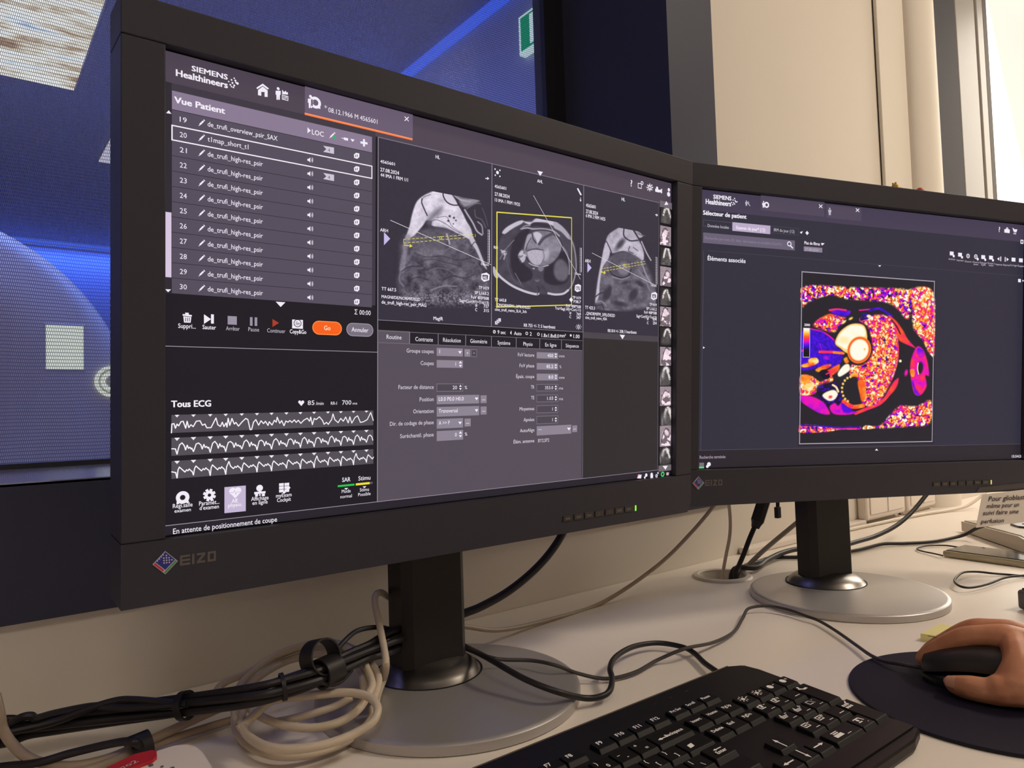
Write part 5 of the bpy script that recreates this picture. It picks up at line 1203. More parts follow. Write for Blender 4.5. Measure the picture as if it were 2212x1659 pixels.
# ------------------------------------------------------------------ cables
CBLK = mat('black_cable_rubber', rgb(34, 31, 34), 0.45, spec=0.4, noise=0.06, nscale=90)
CGRY = mat('dark_grey_cord', rgb(62, 58, 56), 0.45, spec=0.4, noise=0.05, nscale=90)
CBEI = mat('beige_cable', rgb(205, 190, 168), 0.38, spec=0.45, noise=0.03, nscale=60)
CBRN = mat('grey_beige_cable', rgb(168, 150, 130), 0.42, spec=0.4, noise=0.03, nscale=60)
CWHT = mat('white_cable', rgb(222, 212, 196), 0.4, spec=0.4, noise=0.02)


def clampz(p, r): return Vector((p.x, min(p.y, 0.243 - r - 0.001) if p.x < 3 else p.y, max(p.z, DESK + r + 0.0006)))


def desk_path(pts, r): return [clampz(onz(x, y, h), r) for x, y, h in pts]


def air_path(pts, r, clamp=True): return [clampz(ony(x, y, d), r) if clamp else ony(x, y, d) for x, y, d in pts]


def cable(label, path, r, m, n=10, steps=8):
    mb = MB(); mb.sm = True; mb.tube(path, r, n, steps=steps)
    return tag(mb.build('cable', m, base=True), label, 'cable')


r = 0.0044
cable('thick black cable curving from the front monitor stand up behind its lower edge', air_path([(970, 1342, .122), (1000, 1326, .120), (1040, 1310, .116), (1100, 1276, .110), (1160, 1226, .10), (1205, 1170, .095), (1240, 1100, .09)], r), r, CBLK)
r = 0.0026
cable('beige cable sweeping in a long arc between the two monitors', air_path([(960, 1350, .13), (1008, 1354, .14), (1080, 1361, .15), (1180, 1349, .165), (1300, 1304, .175), (1420, 1222, .165), (1500, 1143, .15), (1560, 1070, .13)], r), r, CBRN)
r = 0.0027
cable('black keyboard cable looping over the silver foot to the keyboard', [ony(980, 1384, .120), ony(1012, 1400, .098)] + desk_path([(1060, 1425, .034), (1130, 1465, .028), (1200, 1493, .021), (1262, 1508, .009), (1300, 1504, .008), (1318, 1490, .010), (1322, 1465, .013), (1318, 1443, .015), (1330, 1419, .014), (1368, 1397, .011), (1420, 1389, .008), (1472, 1397, .007), (1500, 1411, .006), (1522, 1432, .006), (1556, 1456, .008)], r), r, CBLK)
MC = [(1060, 1420, .023), (1090, 1425, .021), (1150, 1427, .020), (1200, 1437, .019), (1250, 1455, .009), (1310, 1466, .004), (1370, 1453, .004), (1420, 1426, .005), (1480, 1401, .013), (1540, 1388, .007), (1584, 1366, .005), (1604, 1336, .006), (1618, 1314, .008), (1660, 1309, .008), (1706, 1318, .007), (1742, 1331, .006), (1769, 1341, .005), (1806, 1363, .005), (1850, 1394, .005), (1880, 1415, .006), (1910, 1428, .007), (1950, 1440, .008), (1984, 1448, .009)]
# lead out of the hole in the desk
gz = DESK - 0.06
r = 0.0026
cable('beige cable rising straight out of the desk hole', [Vector((0.530, 0.158, gz))] + air_path([(1561, 1250, .158), (1563, 1229, .157), (1569, 1196, .155), (1576, 1160, .152), (1577.5, 1124, .148), (1574, 1080, .14)], r, False), r, CBEI)
plug = thing('plug_cable', 'black cable with a big moulded plug rising out of the desk hole', 'cable')
pa = [ony(1587, 1246, .140), ony(1596, 1222, .135), ony(1607, 1196, .130), ony(1619, 1164, .125), ony(1632, 1134, .12)]
bp = Vector((pa[0].x, pa[0].y, gz)); plug.location = bp
mb = MB(); mb.sm = True; mb.tube([bp] + pa, 0.0036, 10); mb.build('cord', CBLK, plug, at=bp)
a, b = ony(1634, 1132, .12), ony(1654, 1070, .11); dz = (b - a).normalized(); a = a - dz * 0.006
mb = MB(); mb.tube([a, a + dz * 0.006, a + dz * 0.011, a + dz * 0.020, b], lambda t: 0.0060 if t < 0.2 else 0.0075 if t < 0.3 else 0.0098, 8, raw=True); mb.build('plug_body', CBLK, plug, at=bp)
r = 0.0036
CMID = mat('mid_grey_cable', rgb(122, 113, 102), 0.45, noise=0.04)
cable('grey cable slanting from the desk hole up behind the far monitor column', [Vector((0.553, 0.165, gz))] + air_path([(1600, 1243, .160), (1616, 1222, .158), (1643, 1195, .150), (1679, 1164, .138), (1724, 1127, .12), (1750, 1106, .11)], r, False), r, CMID)
r = 0.0042
cable('thick black cable bending from the desk hole along the desk, upper of two', [Vector((0.560, 0.158, gz)), Vector((0.566, 0.160, DESK + 0.004))] + desk_path([(1633, 1226, .008), (1657, 1210, .010), (1688, 1195, .012), (1724, 1186, .012), (1780, 1182, .010)], r), r, CBLK)
r = 0.0030
cable('black cable lying flat from the desk hole behind the far stand', [Vector((0.556, 0.148, gz)), Vector((0.565, 0.150, DESK + 0.004))] + desk_path([(1643, 1212, .004), (1670, 1205, .004), (1724, 1204, .004), (1790, 1206, .004)], r), r, CBLK)
r = 0.0040
hp = thing('hanging_plug', 'small black plug hanging below the far monitor, left of its column', 'plug'); a, b = ony(1680, 1060, .06), ony(1680, 1098, .06); e_ = ony(1680.5, 1119, .06); hp.location = e_
mb = MB(); mb.sm = True; mb.tube([a, a.lerp(b, .5), b], 0.0026, 10); mb.build('cord', CBLK, hp, at=e_)
MB().box(e_.x - .0042, e_.y - .003, e_.z, e_.x + .0042, e_.y + .003, b.z + .002, bevel=.0008).build('connector', CBLK, hp, at=e_)
r = 0.0038
cable('thick black cable rising to the right from behind the far monitor column', air_path([(1800, 1186, .10), (1848, 1171, .10), (1891, 1158, .10), (1935, 1136, .095), (1970, 1106, .09), (2005, 1064, .08)], r), r, CBLK)
r = 0.0030
cable('black cable lying on the desk from the far stand to the desk telephone', desk_path([(1800, 1197, .004), (1848, 1189, .004), (1874, 1183, .004), (1909, 1175, .005), (1952, 1174, .004), (2005, 1171, .004), (2049, 1164, .004), (2084, 1155, .010), (2106, 1143, .022), (2124, 1136, .030)], r), r, CBLK)
r = 0.0034
cable('white cable along the wall behind the far monitor, rising to the right', air_path([(1800, 1152, .215), (1848, 1148, .215), (1900, 1146, .21), (1952, 1141, .205), (2005, 1128, .195), (2049, 1114, .18), (2089, 1093, .16), (2128, 1066, .14)], r), r, CWHT)
r = 0.0013
cable('thin dark cord looping beside the smartphone', desk_path([(2075, 1183, .003), (2050, 1179, .003), (2031, 1178, .003), (2010, 1178.5, .003), (1996, 1180, .003), (1984, 1183, .003), (1981, 1186, .003), (1986, 1189, .003), (1998, 1192, .003), (2018, 1196, .004), (2036, 1200, .005)], r), r, CBLK)
r = 0.0016
cable('thin black cord in a flat loop near the right edge of the desk', desk_path([(2260, 1241, .004), (2212, 1243, .005), (2171, 1248, .006), (2136, 1261, .006), (2101, 1269, .006), (2076, 1267, .007), (2062, 1256, .008), (2069, 1244, .008), (2083, 1236, .007), (2110, 1235, .005), (2140, 1238, .004), (2171, 1241, .002), (2230, 1246, .002)], r), r, CBLK)

# the black bundle on the left
bn = thing('cable_bundle', 'bundle of black cables tied together, running left from the front stand', 'cable')
core = [ony(x, y, d) for x, y, d in ((-60, 1592, .18), (20, 1578, .175), (110, 1563, .17), (250, 1543, .140), (400, 1524, .100), (520, 1506, .055), (600, 1487, .040), (690, 1457, .040), (760, 1424, .054), (835, 1390, .078), (890, 1365, .10))]
bl = Vector((core[4].x, core[4].y, DESK)); bn.location = bl
cs = spline(core, 8); nC = len(cs)
for k in range(5):
    pts = []
    for i, p in enumerate(cs):
        t = i / nC; a = k * 2 * math.pi / 5 + 3.2 * t; sp = 0.0058 + (0.003 if t > 0.85 or t < 0.1 else 0)
        pts.append(p + Vector((0.15 * sp * math.cos(a), sp * math.cos(a), sp * math.sin(a))))
    mb = MB(); mb.sm = True; mb.tube(pts[::4] + [pts[-1]], 0.0031, 9, steps=6); mb.build('cord', CBLK, bn, at=bl)
for pts, r in (([(-40, 1600, .17), (10, 1572, .166), (45, 1550, .160), (68, 1546, .158), (78, 1552, .158), (120, 1541, .158), (200, 1526, .145), (260, 1528, .130), (330, 1526, .112), (405, 1520, .092)], 0.0030), ([(-40, 1594, .165), (110, 1561, .155), (190, 1532, .145), (250, 1514, .135), (290, 1512, .125), (350, 1517, .108), (410, 1521, .092)], 0.0030),
               ([(700, 1440, .048), (718, 1416, .050), (749, 1380, .056), (776, 1361, .064), (818, 1355, .078), (850, 1361, .09)], 0.0021), ([(600, 1480, .056), (650, 1468, .042), (690, 1474, .034), (722, 1479, .034), (745, 1465, .040), (760, 1448, .048)], 0.0016)):
    mb = MB(); mb.sm = True; mb.tube([ony(*q) for q in pts], r, 9); mb.build('cord', CBLK, bn, at=bl)


def band(c, ax, R, w, th=0.0012, n=28):
    q = Vector((0, 0, 1)).rotation_difference(Vector(ax).normalized()).to_matrix().to_4x4()
    mb = MB(); mb.sm = True
    mb.lathe([(R, -w / 2), (R + th, -w / 2), (R + th, w / 2), (R, w / 2), (R, -w / 2)], n, M=Matrix.Translation(c) @ q); return mb


d4 = core[5] - core[3]
for px, R, w in ((400, 0.0098, 0.006), (606, 0.0092, 0.003)):
    i = min(range(nC), key=lambda j: abs(1106 + FPX * (cs[j] - CAM).dot(_r) / (cs[j] - CAM).dot(_w) - px))
    band(cs[i], cs[i + 1] - cs[i - 1], R, w).build('cable_tie', CBLK, bn, at=bl)
c = ony(692, 1420, .044); band(c, _r * 0.72 - _w * 0.55 + _u * 0.30, 0.0128, 0.0165, 0.0014, 36).build('strap_loop', CBLK, bn, at=bl)
i = min(range(nC), key=lambda j: abs(1106 + FPX * (cs[j] - CAM).dot(_r) / (cs[j] - CAM).dot(_w) - 708))
band(cs[i], cs[i + 1] - cs[i - 1], 0.0102, 0.017, 0.0018).build('strap', CBLK, bn, at=bl)


# beige coil behind the front stand
def k5(x, y, hh=0.0):
    px, py = 460 + x / 5.53, 1340 + y / 5.53
    h = 0.008 + 0.040 * min(max((1590 - py) / 200, 0), 1) + hh
    p = onz(px, py, h); p.y = min(p.y, 0.232); p.z = max(p.z, DESK + 0.0034); return p


loopA = [(300, 1300), (420, 1200), (560, 1075), (660, 985), (780, 940), (1000, 912), (1250, 888), (1500, 866), (1680, 868), (1850, 910), (1950, 1000), (1962, 1110), (1890, 1230), (1700, 1350), (1450, 1450), (1150, 1520), (850, 1540), (620, 1500), (440, 1400), (352, 1270), (345, 1130), (380, 1010), (330, 900)]
loopB = [(330, 900), (330, 780), (480, 610), (700, 450), (980, 330), (1300, 265), (1550, 300), (1740, 420), (1830, 560), (1900, 760), (1830, 930), (1720, 1080), (1500, 1220), (1200, 1285), (900, 1260), (650, 1185), (480, 1090), (380, 960), (420, 800), (600, 640)]
loopC = [(600, 640), (850, 500), (1100, 420), (1400, 400), (1620, 460), (1760, 600), (1800, 780), (1790, 960), (1690, 1090)]
loopD = [(1905, 1040), (1890, 1180), (1740, 1350), (1480, 1500), (1150, 1600), (850, 1625), (600, 1580), (400, 1470), (280, 1310), (262, 1110), (275, 920), (360, 720), (560, 540), (840, 380), (1140, 330), (1420, 340), (1620, 380)]
loopE = [(40, 860), (70, 800), (180, 725), (380, 640), (620, 520), (900, 380), (1180, 296), (1450, 268), (1660, 330), (1820, 430), (1920, 560), (1980, 690), (1960, 830), (1920, 960)]
up = [(1690, 1090, 0), (1400, 1090, 0), (1100, 1150, 0), (780, 1200, 0)]
pts = [k5(x, y, 0.012) for x, y in loopA] + [k5(x, y, 0.006) for x, y in loopB[1:]] + [k5(x, y, 0.002) for x, y in loopC[1:]]
coil = thing('coiled_cable', 'beige cable coiled up on the desk beside the front stand', 'cable'); cl = Vector((-0.14, 0.12, DESK)); coil.location = cl
mb = MB(); mb.sm = True; mb.tube(pts, 0.0033, 10, steps=7); mb.build('cord', CBEI, coil, at=cl)
mb = MB(); mb.sm = True; mb.tube([k5(x, y, -0.001) for x, y in loopD], 0.0033, 10, steps=7); mb.build('cord', CBEI, coil, at=cl)
mb = MB(); mb.sm = True; mb.tube([k5(x, y, 0.004) for x, y in loopE], 0.0030, 10, steps=7); mb.build('cord', CBEI, coil, at=cl)
mb = MB(); mb.sm = True; mb.tube([k5(x, y, 0.004) for x, y in ((1660, 925), (1450, 1030), (1200, 1110), (950, 1175), (760, 1210))], 0.0030, 10, steps=7); mb.build('cord', CBEI, coil, at=cl)
pts = [ony(x, y, d) for x, y, d in ((880, 1303, .135), (842, 1291, .120), (824, 1280, .106), (812, 1285, .096), (810, 1304, .088), (818, 1342, .074), (829, 1397, .060), (834, 1436, .046))] + [onz(829, 1466, .022), onz(818, 1494, .020), onz(812, 1520, .020)]
mb = MB(); mb.sm = True; mb.tube(pts, 0.0031, 10, steps=7); mb.build('cord', CBEI, coil, at=cl)

# grey-white leads at the lower left, held by a black tie
gl = thing('tied_leads', 'grey-white leads held by a short black strap at the lower left', 'cable'); c = onz(300, 1614, .014); gl.location = (c.x, c.y, DESK); at = Vector((c.x, c.y, DESK))
for pts, r, m in (([(-10, 1500, .060), (0, 1545, .046), (6, 1574, .036), (24, 1604, .026), (56, 1634, .018), (101, 1650, .012), (160, 1655, .010), (230, 1640, .010), (286, 1617, .012), (309, 1606, .013), (380, 1573, .014), (456, 1538, .016), (500, 1520, .018)], 0.0036, CBRN),
                  ([(60, 1690, .006), (120, 1676, .006), (190, 1663, .007), (250, 1641, .009), (292, 1620, .011), (330, 1610, .008), (420, 1580, .005), (500, 1556, .005)], 0.0034, CBRN),
                  ([(-30, 1664, .012), (0, 1657, .012), (80, 1648, .015), (150, 1628, .018), (220, 1611, .021), (268, 1602, .023), (292, 1604, .023), (304, 1614, .016)], 0.0030, CBLK)):
    mb = MB(); mb.sm = True; mb.tube(desk_path(pts, r), r, 10); mb.build('cord', m, gl, at=at)
a, b = onz(286, 1617, .012), onz(320, 1603, .013)
band(onz(301, 1614, .0135), b - a, 0.0088, 0.0150, 0.0014).build('strap', CBLK, gl, at=at)
# ------------------------------------------------------------------ small things on and around the desk
PAPW = mat('white_paper', rgb(212, 202, 192), 0.7, noise=0.02)
INK = mat('dark_ink', rgb(40, 34, 38), 0.6, noise=0.02)
YELP = mat('yellow_paper', rgb(240, 232, 158), 0.7, noise=0.03)
REDP = mat('red_label', rgb(190, 36, 48), 0.45, noise=0.05)
WPL = mat('white_plastic', rgb(232, 222, 212), 0.35, spec=0.4, noise=0.02)
LGR = mat('light_grey_plastic', rgb(178, 168, 154), 0.4, noise=0.02)
DGR = mat('dark_grey_plastic', rgb(96, 92, 94), 0.4, noise=0.03)
GLS = mat('black_glass', rgb(20, 19, 22), 0.08, spec=0.6, noise=0.02)
CLR = mat('clear_case', rgb(226, 214, 182), 0.18, spec=0.5, trans=0.55, noise=0.03)
LCD = mat('pale_blue_display', rgb(150, 175, 195), 0.3, noise=0.12, nscale=30)
TOYY = mat('yellow_toy', rgb(236, 190, 92), 0.5, noise=0.06)
TOYR = mat('red_toy', rgb(214, 84, 70), 0.5, noise=0.05)

# pad of narrow yellow sticky notes
a, b, d_ = onz(1988, 1368, .008), onz(2030, 1347, .008), onz(2029, 1374, .008)
mb = MB(); z0 = DESK
base = [Vector((a.x, a.y, z0)), Vector((b.x, b.y, z0)), Vector((b.x + d_.x - a.x, b.y + d_.y - a.y, z0)), Vector((d_.x, d_.y, z0))]
mb.prism(base, (0, 0, 0.0078))
tag(mb.build('sticky_notes', YELP, base=True), 'small pad of yellow sticky notes behind the hand', 'sticky notes')

# handwritten note stuck under the far monitor
nt_ = thing('note', 'handwritten white note stuck to the lower edge of the far monitor', 'note')
Mh = MR_
def onhead(px, py, yy):
    o = Mh.inverted() @ CAM; d = Mh.inverted().to_3x3() @ ray(px, py); return Mh @ (o + d * ((yy - o.y) / d.y))
Q = [onhead(2122, 1068, -.0012), onhead(2260, 1052, -.0012), onhead(2262, 1122, -.0150), onhead(2108, 1140, -.0150)]
nl = Q[3].copy(); nt_.location = nl
n_ = (Q[1] - Q[0]).cross(Q[3] - Q[0]).normalized() * 0.0003
mb = MB(); mb.prism([p for p in Q], n_); mb.build('paper', PAPW, nt_, at=nl)
T0 = [onhead(2109, 1066, -.0008), onhead(2260, 1046, -.0008), onhead(2260, 1053, -.0011), onhead(2120, 1069, -.0011)]
CLT = mat('clear_tape', rgb(72, 68, 70), 0.25, noise=0.02)
mb = MB(); mb.prism([onhead(2116, 1053, -.0006), onhead(2252, 1038, -.0006), onhead(2256, 1050, -.0008), onhead(2109, 1064, -.0008)], n_ * 0.5); mb.build('tape', CLT, nt_, at=nl)
mb = MB()
ex_ = (Q[1] - Q[0]).normalized(); ey_ = (Q[0] - Q[3]).normalized()
if n_.dot(CAM - Q[0]) < 0: n_ = -n_
for s, x, y, x1, cap in (('Pour glioblastome', 2134, 1083, 2236, 11.0), ('même pour un', 2130, 1098, 2200, 10.0), ('suivi faire une', 2122, 1113, 2199, 10.0), ('perfusion', 2118, 1131, 2167, 9.5)):
    def onq(px, py):
        d = ray(px, py); nn = n_.normalized(); return CAM + d * ((Q[3] - CAM).dot(nn) / d.dot(nn))
    p0, p1, pc = onq(x, y), onq(x1, y - (x1 - x) * 0.055), onq(x + 2, y - cap)
    ux = p1 - p0; L = ux.length; ux.normalize(); uy = (pc - p0) - ux * (pc - p0).dot(ux) * 0.2; hc = uy.length; uy.normalize()
    letters(mb, s, lambda X, Y: p0 + ux * (X + 0.18 * Y) + uy * Y + n_ * 2.2, L, hc * 0.95, 0.010)
mb.build('handwriting', INK, nt_, at=nl)

# mouse pad and mouse
PAD = mat('navy_mouse_pad', rgb(34, 31, 48), 0.75, spec=0.2, noise=0.06, nscale=900, bump=0.25, bscale=3500)
PADB = mat('pad_rubber', rgb(24, 23, 28), 0.8, noise=0.05)
PC, PR = Vector((0.3283, -0.2676)), 0.1135
mp_ = thing('mouse_pad', 'round dark navy mouse pad on the desk right of the keyboard', 'mouse pad', (PC.x, PC.y, DESK))
mb = MB(); mb.sm = True; mb.lathe([(0, 0), (PR - 0.001, 0), (PR, 0.0008), (PR, 0.002)], 96); mb.build('rubber_base', PADB, mp_)
mb = MB(); mb.sm = True; mb.lathe([(PR, 0.002), (PR - 0.0004, 0.0029), (PR - 0.0018, 0.0033), (0, 0.0034)], 96); mb.build('cloth_top', PAD, mp_)

MSB = mat('mouse_black_plastic', rgb(44, 41, 42), 0.38, spec=0.45, noise=0.04)
MSS = mat('mouse_side_gloss', rgb(26, 24, 28), 0.22, spec=0.5, noise=0.04)
MZ = DESK + 0.0034
mo = thing('computer_mouse', 'black computer mouse under the hand on the mouse pad', 'mouse', (0.343, -0.268, MZ), math.radians(7))


def shell(z_of, w_of, y0, y1, z_base, ny=26, nx=18):
    mb = MB(); mb.sm = True; R = []
    for j in range(ny + 1):
        t = j / ny; y = y0 + (y1 - y0) * t; w = w_of(t); h = z_of(t); row = []
        for i in range(nx + 1):
            a = math.pi * i / nx; x = -w * math.cos(a); zz = z_base(t) + (h - z_base(t)) * (math.sin(a) ** 0.55)
            row.append(mb.bm.verts.new((x, y, zz)))
        R.append(row)
    fs = []
    for A, B in zip(R, R[1:]):
        for i in range(nx): fs.append(mb.bm.faces.new([A[i], A[i + 1], B[i + 1], B[i]]))
    fs.append(mb.bm.faces.new(R[0])); fs.append(mb.bm.faces.new(R[-1][::-1]))
    for A, B in zip(R, R[1:]): fs.append(mb.bm.faces.new([A[0], B[0], B[-1], A[-1]]))
    mb._fin(fs); return mb


prof = lambda t: 0.0135 + 0.0245 * math.sin(math.pi * min(1, (1 - t) * 0.80 + 0.10)) ** 0.9
wid = lambda t: 0.0295 * (1 - 0.42 * abs(2 * t - 1) ** 5) * (0.94 + 0.06 * math.cos(2 * math.pi * t))
lowb = lambda t: 0.0075 + 0.0125 * math.sin(math.pi * t) ** 0.8
shell(prof, wid, -0.056, 0.058, lowb).build('top_shell', MSB, mo)
shell(lambda t: lowb(t) + 0.002, lambda t: wid(t) * 0.97, -0.0555, 0.0575, lambda t: 0.0004).build('side_shell', MSS, mo)
mb = MB(); mb.box(-0.0004, 0.008, 0.0355, 0.0004, 0.056, 0.0358); mb.build('button_seam', CBLK, mo)
mb = MB(); mb.sm = True; mb.lathe([(0.0085, -0.003), (0.010, -0.0015), (0.010, 0.0015), (0.0085, 0.003)], 24, M=Matrix.Translation((0, 0.030, 0.0245)) @ Matrix.Rotation(math.pi / 2, 4, 'Y')); mb.build('scroll_wheel', CGRY, mo)
Mm = Matrix.Translation((0.343, -0.268, MZ)) @ Matrix.Rotation(math.radians(7), 4, 'Z')
tip = Mm @ Vector((-0.004, 0.0575, 0.0065))
mb = MB(); mb.sm = True
path = [ony(980, 1390, .124), ony(1012, 1404, .108)] + [clampz(onz(x, y, h), 0.0018) for x, y, h in MC[:-2]] + [tip + Vector((-0.004, 0.022, 0.0)), tip + Vector((-0.001, 0.008, 0)), tip]
mb.tube(path, 0.0018, 9); mb.build('cord', CGRY, mo, at=Mm)

# smartphone in a clear case
A, B, D = onz(2036, 1203, 0), onz(2103, 1184, 0), onz(2212, 1243, 0)
u = (B - A).normalized(); v = (D - A); v = (v - u * v.dot(u)).normalized(); Wd, Ld = 0.072, 0.150
Mp = Matrix(((u.x, v.x, 0, A.x), (u.y, v.y, 0, A.y), (0, 0, 1, DESK), (0, 0, 0, 1)))
ph = thing('smartphone', 'smartphone lying face up in a clear case at the right', 'smartphone'); ph.matrix_world = Matrix.Translation(A)
at = Matrix.Translation((A.x, A.y, DESK)); ph.location = (A.x, A.y, DESK)
MB().box(0, 0, 0.0004, Wd, Ld, 0.0105, bevel=0.003, seg=3, M=Mp).build('clear_case', CLR, ph, at=at)
MB().box(0.004, 0.004, 0.0095, Wd - 0.004, Ld - 0.004, 0.0116, bevel=0.001, M=Mp).build('glass_front', GLS, ph, at=at)
for y in (0.018, 0.032): MB().box(-0.0008, y, 0.004, 0.0006, y + 0.009, 0.0068, bevel=0.0004, M=Mp).build('side_button', CLR, ph, at=at)

# desk telephone, partly outside the picture
A, B = Vector((1.162, 0.062, DESK)), Vector((0.955, -0.135, DESK))
v = (B - A).normalized(); u = Vector((-v.y, v.x, 0)); u = u if u.x > 0 else -u
Mt = Matrix(((u.x, v.x, 0, A.x), (u.y, v.y, 0, A.y), (0, 0, 1, DESK), (0, 0, 0, 1))); at = Matrix.Translation(A)
te = thing('desk_telephone', 'light grey desk telephone at the right edge behind the note', 'telephone', A)
mb = MB()
mb.prism([Mt @ Vector(p) for p in ((0, 0, 0.002), (0, 0, 0.020), (0, 0.20, 0.026), (0, 0.23, 0.022), (0, 0.23, 0.002))], u * 0.005)
mb.prism([Mt @ Vector(p) for p in ((0.005, 0.002, 0.002), (0.005, 0.002, 0.022), (0.005, 0.20, 0.0275), (0.005, 0.228, 0.0235), (0.005, 0.228, 0.002))], u * 0.20)
mb.build('body', LGR, te, at=at)
z_at = lambda y: 0.022 + 0.0055 * y / 0.20
mb = MB(); mb.prism([Mt @ Vector((x, y, z_at(y) + 0.0004)) for x, y in ((0.050, 0.075), (0.085, 0.060), (0.19, 0.060), (0.19, 0.135), (0.062, 0.135), (0.046, 0.11))], (0, 0, 0.003)); mb.build('display_surround', GLS, te, at=at)
mb = MB(); mb.prism([Mt @ Vector((x, y, z_at(y) + 0.0036)) for x, y in ((0.066, 0.082), (0.18, 0.070), (0.18, 0.122), (0.072, 0.122))], (0, 0, 0.0008)); mb.build('display', LCD, te, at=at)
for i in range(3):
    for j in range(3): MB().box(0.05 + i * 0.03, 0.145 + j * 0.022, z_at(0.16 + j * 0.02) - 0.001, 0.072 + i * 0.03, 0.160 + j * 0.022, z_at(0.16 + j * 0.02) + 0.002, bevel=0.0008, M=Mt).build('telephone_key', DGR, te, at=at)

# grey box at the right edge
c = onz(2197, 1316, 0); bx_ = thing('grey_box', 'small grey plastic box with black top, cut by the right edge', 'box', c); at = Matrix.Translation(c)
Mb = Matrix.Translation(c) @ Matrix.Rotation(math.radians(-18), 4, 'Z')
MB().box(0, -0.075, 0.0006, 0.10, 0.0, 0.024, bevel=0.004, seg=3, M=Mb).build('case', DGR, bx_, at=at)
MB().box(0.004, -0.071, 0.0235, 0.096, -0.004, 0.026, bevel=0.001, M=Mb).build('top_panel', GLS, bx_, at=at)
mb = MB(); mb.sm = True; mb.tube([Mb @ Vector((-0.0004, -0.022 + 0.0045 * math.cos(t), 0.011 + 0.0045 * math.sin(t))) for t in [k * math.pi / 8 for k in range(16)]], 0.0005, 6, closed=True, steps=2); mb.build('ring_mark', WPL, bx_, at=at)

# white sockets on the wall behind the far monitor
for i, (x0, x1, z0, z1) in enumerate(((1.118, 1.294, 0.729, 0.80), (1.306, 1.452, 0.729, 0.795))):
    t = thing('wall_socket', ('wide white socket box' if i == 0 else 'narrower white socket box') + ' on the wall behind the far monitor', 'socket', ((x0 + x1) / 2, 0.243, z0), 0, 'socket boxes on the wall'); w = (x1 - x0) / 2; h = z1 - z0
    MB().box(-w, -0.022, 0, w, 0, h, bevel=0.006, seg=3).build('socket_box', WPL, t)
    MB().box(-w + 0.012, -0.0245, 0.012, w - 0.012, -0.0215, h - 0.012, bevel=0.001).build('cover_plate', WPL, t)
    MB().box(-0.002, -0.0252, 0.012, 0.002, -0.0243, h - 0.012).build('plate_joint', LGR, t)
tag(MB().box(0.70, 0.222, DESK, 1.118, 0.2425, DESK + 0.012, bevel=0.003).build('cable_channel', WPL, base=True), 'low white cable channel along the wall on the desk', 'cable channel')

# white device with a red label, lower left corner
H_ = 0.030
outl = [(120, 1735), (250, 1664), (325, 1626), (375, 1610), (402, 1607), (424, 1612), (440, 1626), (455, 1650), (480, 1700), (520, 1780), (300, 1850)]
top = [onz(x, y, H_) for x, y in outl]; wd = thing('white_device', 'white rounded plastic device with red label at the lower left', 'device'); at = Vector((top[3].x, top[3].y, DESK)); wd.location = at
mb = MB(); cen = sum(top, Vector()) / len(top)
mb.prism([Vector((p.x, p.y, DESK + 0.0005)) for p in top], (0, 0, H_ - 0.003)); mb.prism([cen.lerp(p, 0.985) - Vector((0, 0, 0.0025)) for p in top], (0, 0, 0.0025)); mb.build('case', WPL, wd, at=at)
mb = MB(); mb.prism([onz(x, y, H_ + 0.0002) for x, y in ((160, 1712), (232, 1664), (290, 1636), (328, 1627), (338, 1629), (339, 1640), (330, 1648), (290, 1663), (230, 1690), (180, 1722))], (0, 0, 0.0022)); rl = mb.build('red_label', REDP, wd, at=at)
p0, p1 = onz(262, 1662, H_ + 0.0027), onz(300, 1645, H_ + 0.0027); ux = (p1 - p0).normalized(); uy = Vector((-ux.y, ux.x, 0))
mb = MB(); letters(mb, 'no2', lambda X, Y: p0 + ux * X + uy * Y, (p1 - p0).length, 0.0045, 0.004); mb.build('label_writing', PAPW, rl, at=at)
mb = MB()
for x, y, rr in ((326, 1654, .0016), (350, 1657, .001), (372, 1660, .0014)): mb.lathe([(0, 0), (rr, 0), (rr, 0.0006), (0, 0.0008)], 12, centre=onz(x, y, H_))
mb.build('spot', DGR, wd, at=at)

# two little toys on top of the far monitor
tz = MR_ @ Vector((0.0, 0.012, IH + BT)); 
def ontop(px):                                # point on the upper face of the far monitor's bezel
    o = MR_.inverted() @ CAM; d = MR_.inverted().to_3x3() @ ray(px, 400); k = (0.020 - o.y) / d.y; return Vector((o.x + d.x * k, 0.020, IH + BT))
c = MR_ @ ontop(1942); t = thing('toy', 'tiny yellow toy animal lying on top of the far monitor', 'toy', c)
mb = MB(); mb.sm = True; mb.sphere((0, 0, 0.0042), 0.0042, 2.4, 1.0, 1.0); mb.build('toy_body', TOYY, t)
mb = MB(); mb.sm = True; mb.sphere((-0.0105, 0, 0.0068), 0.0040, 1, 1, 1); mb.sphere((-0.0120, 0.0018, 0.0105), 0.0013); mb.sphere((-0.0120, -0.0018, 0.0105), 0.0013); mb.build('toy_head', TOYY, t)
for x, y in ((-0.006, 0.0035), (-0.006, -0.0035), (0.006, 0.0035), (0.006, -0.0035)):
    mb = MB(); mb.sm = True; mb.sphere((x, y, 0.0017), 0.0017, 1.5, 1, 1); mb.build('toy_foot', TOYY, t)
c = MR_ @ ontop(1988); t = thing('toy_ball', 'tiny red ball on top of the far monitor', 'toy', c)
mb = MB(); mb.sm = True; mb.sphere((0, 0, 0.0052), 0.0052); mb.build('ball', TOYR, t)
mb = MB(); mb.sm = True; mb.lathe([(0.0050, 0.0), (0.0054, 0.0004), (0.0050, 0.0008)], 28, centre=(0, 0, 0.0048)); mb.build('ball_seam', WPL, t)
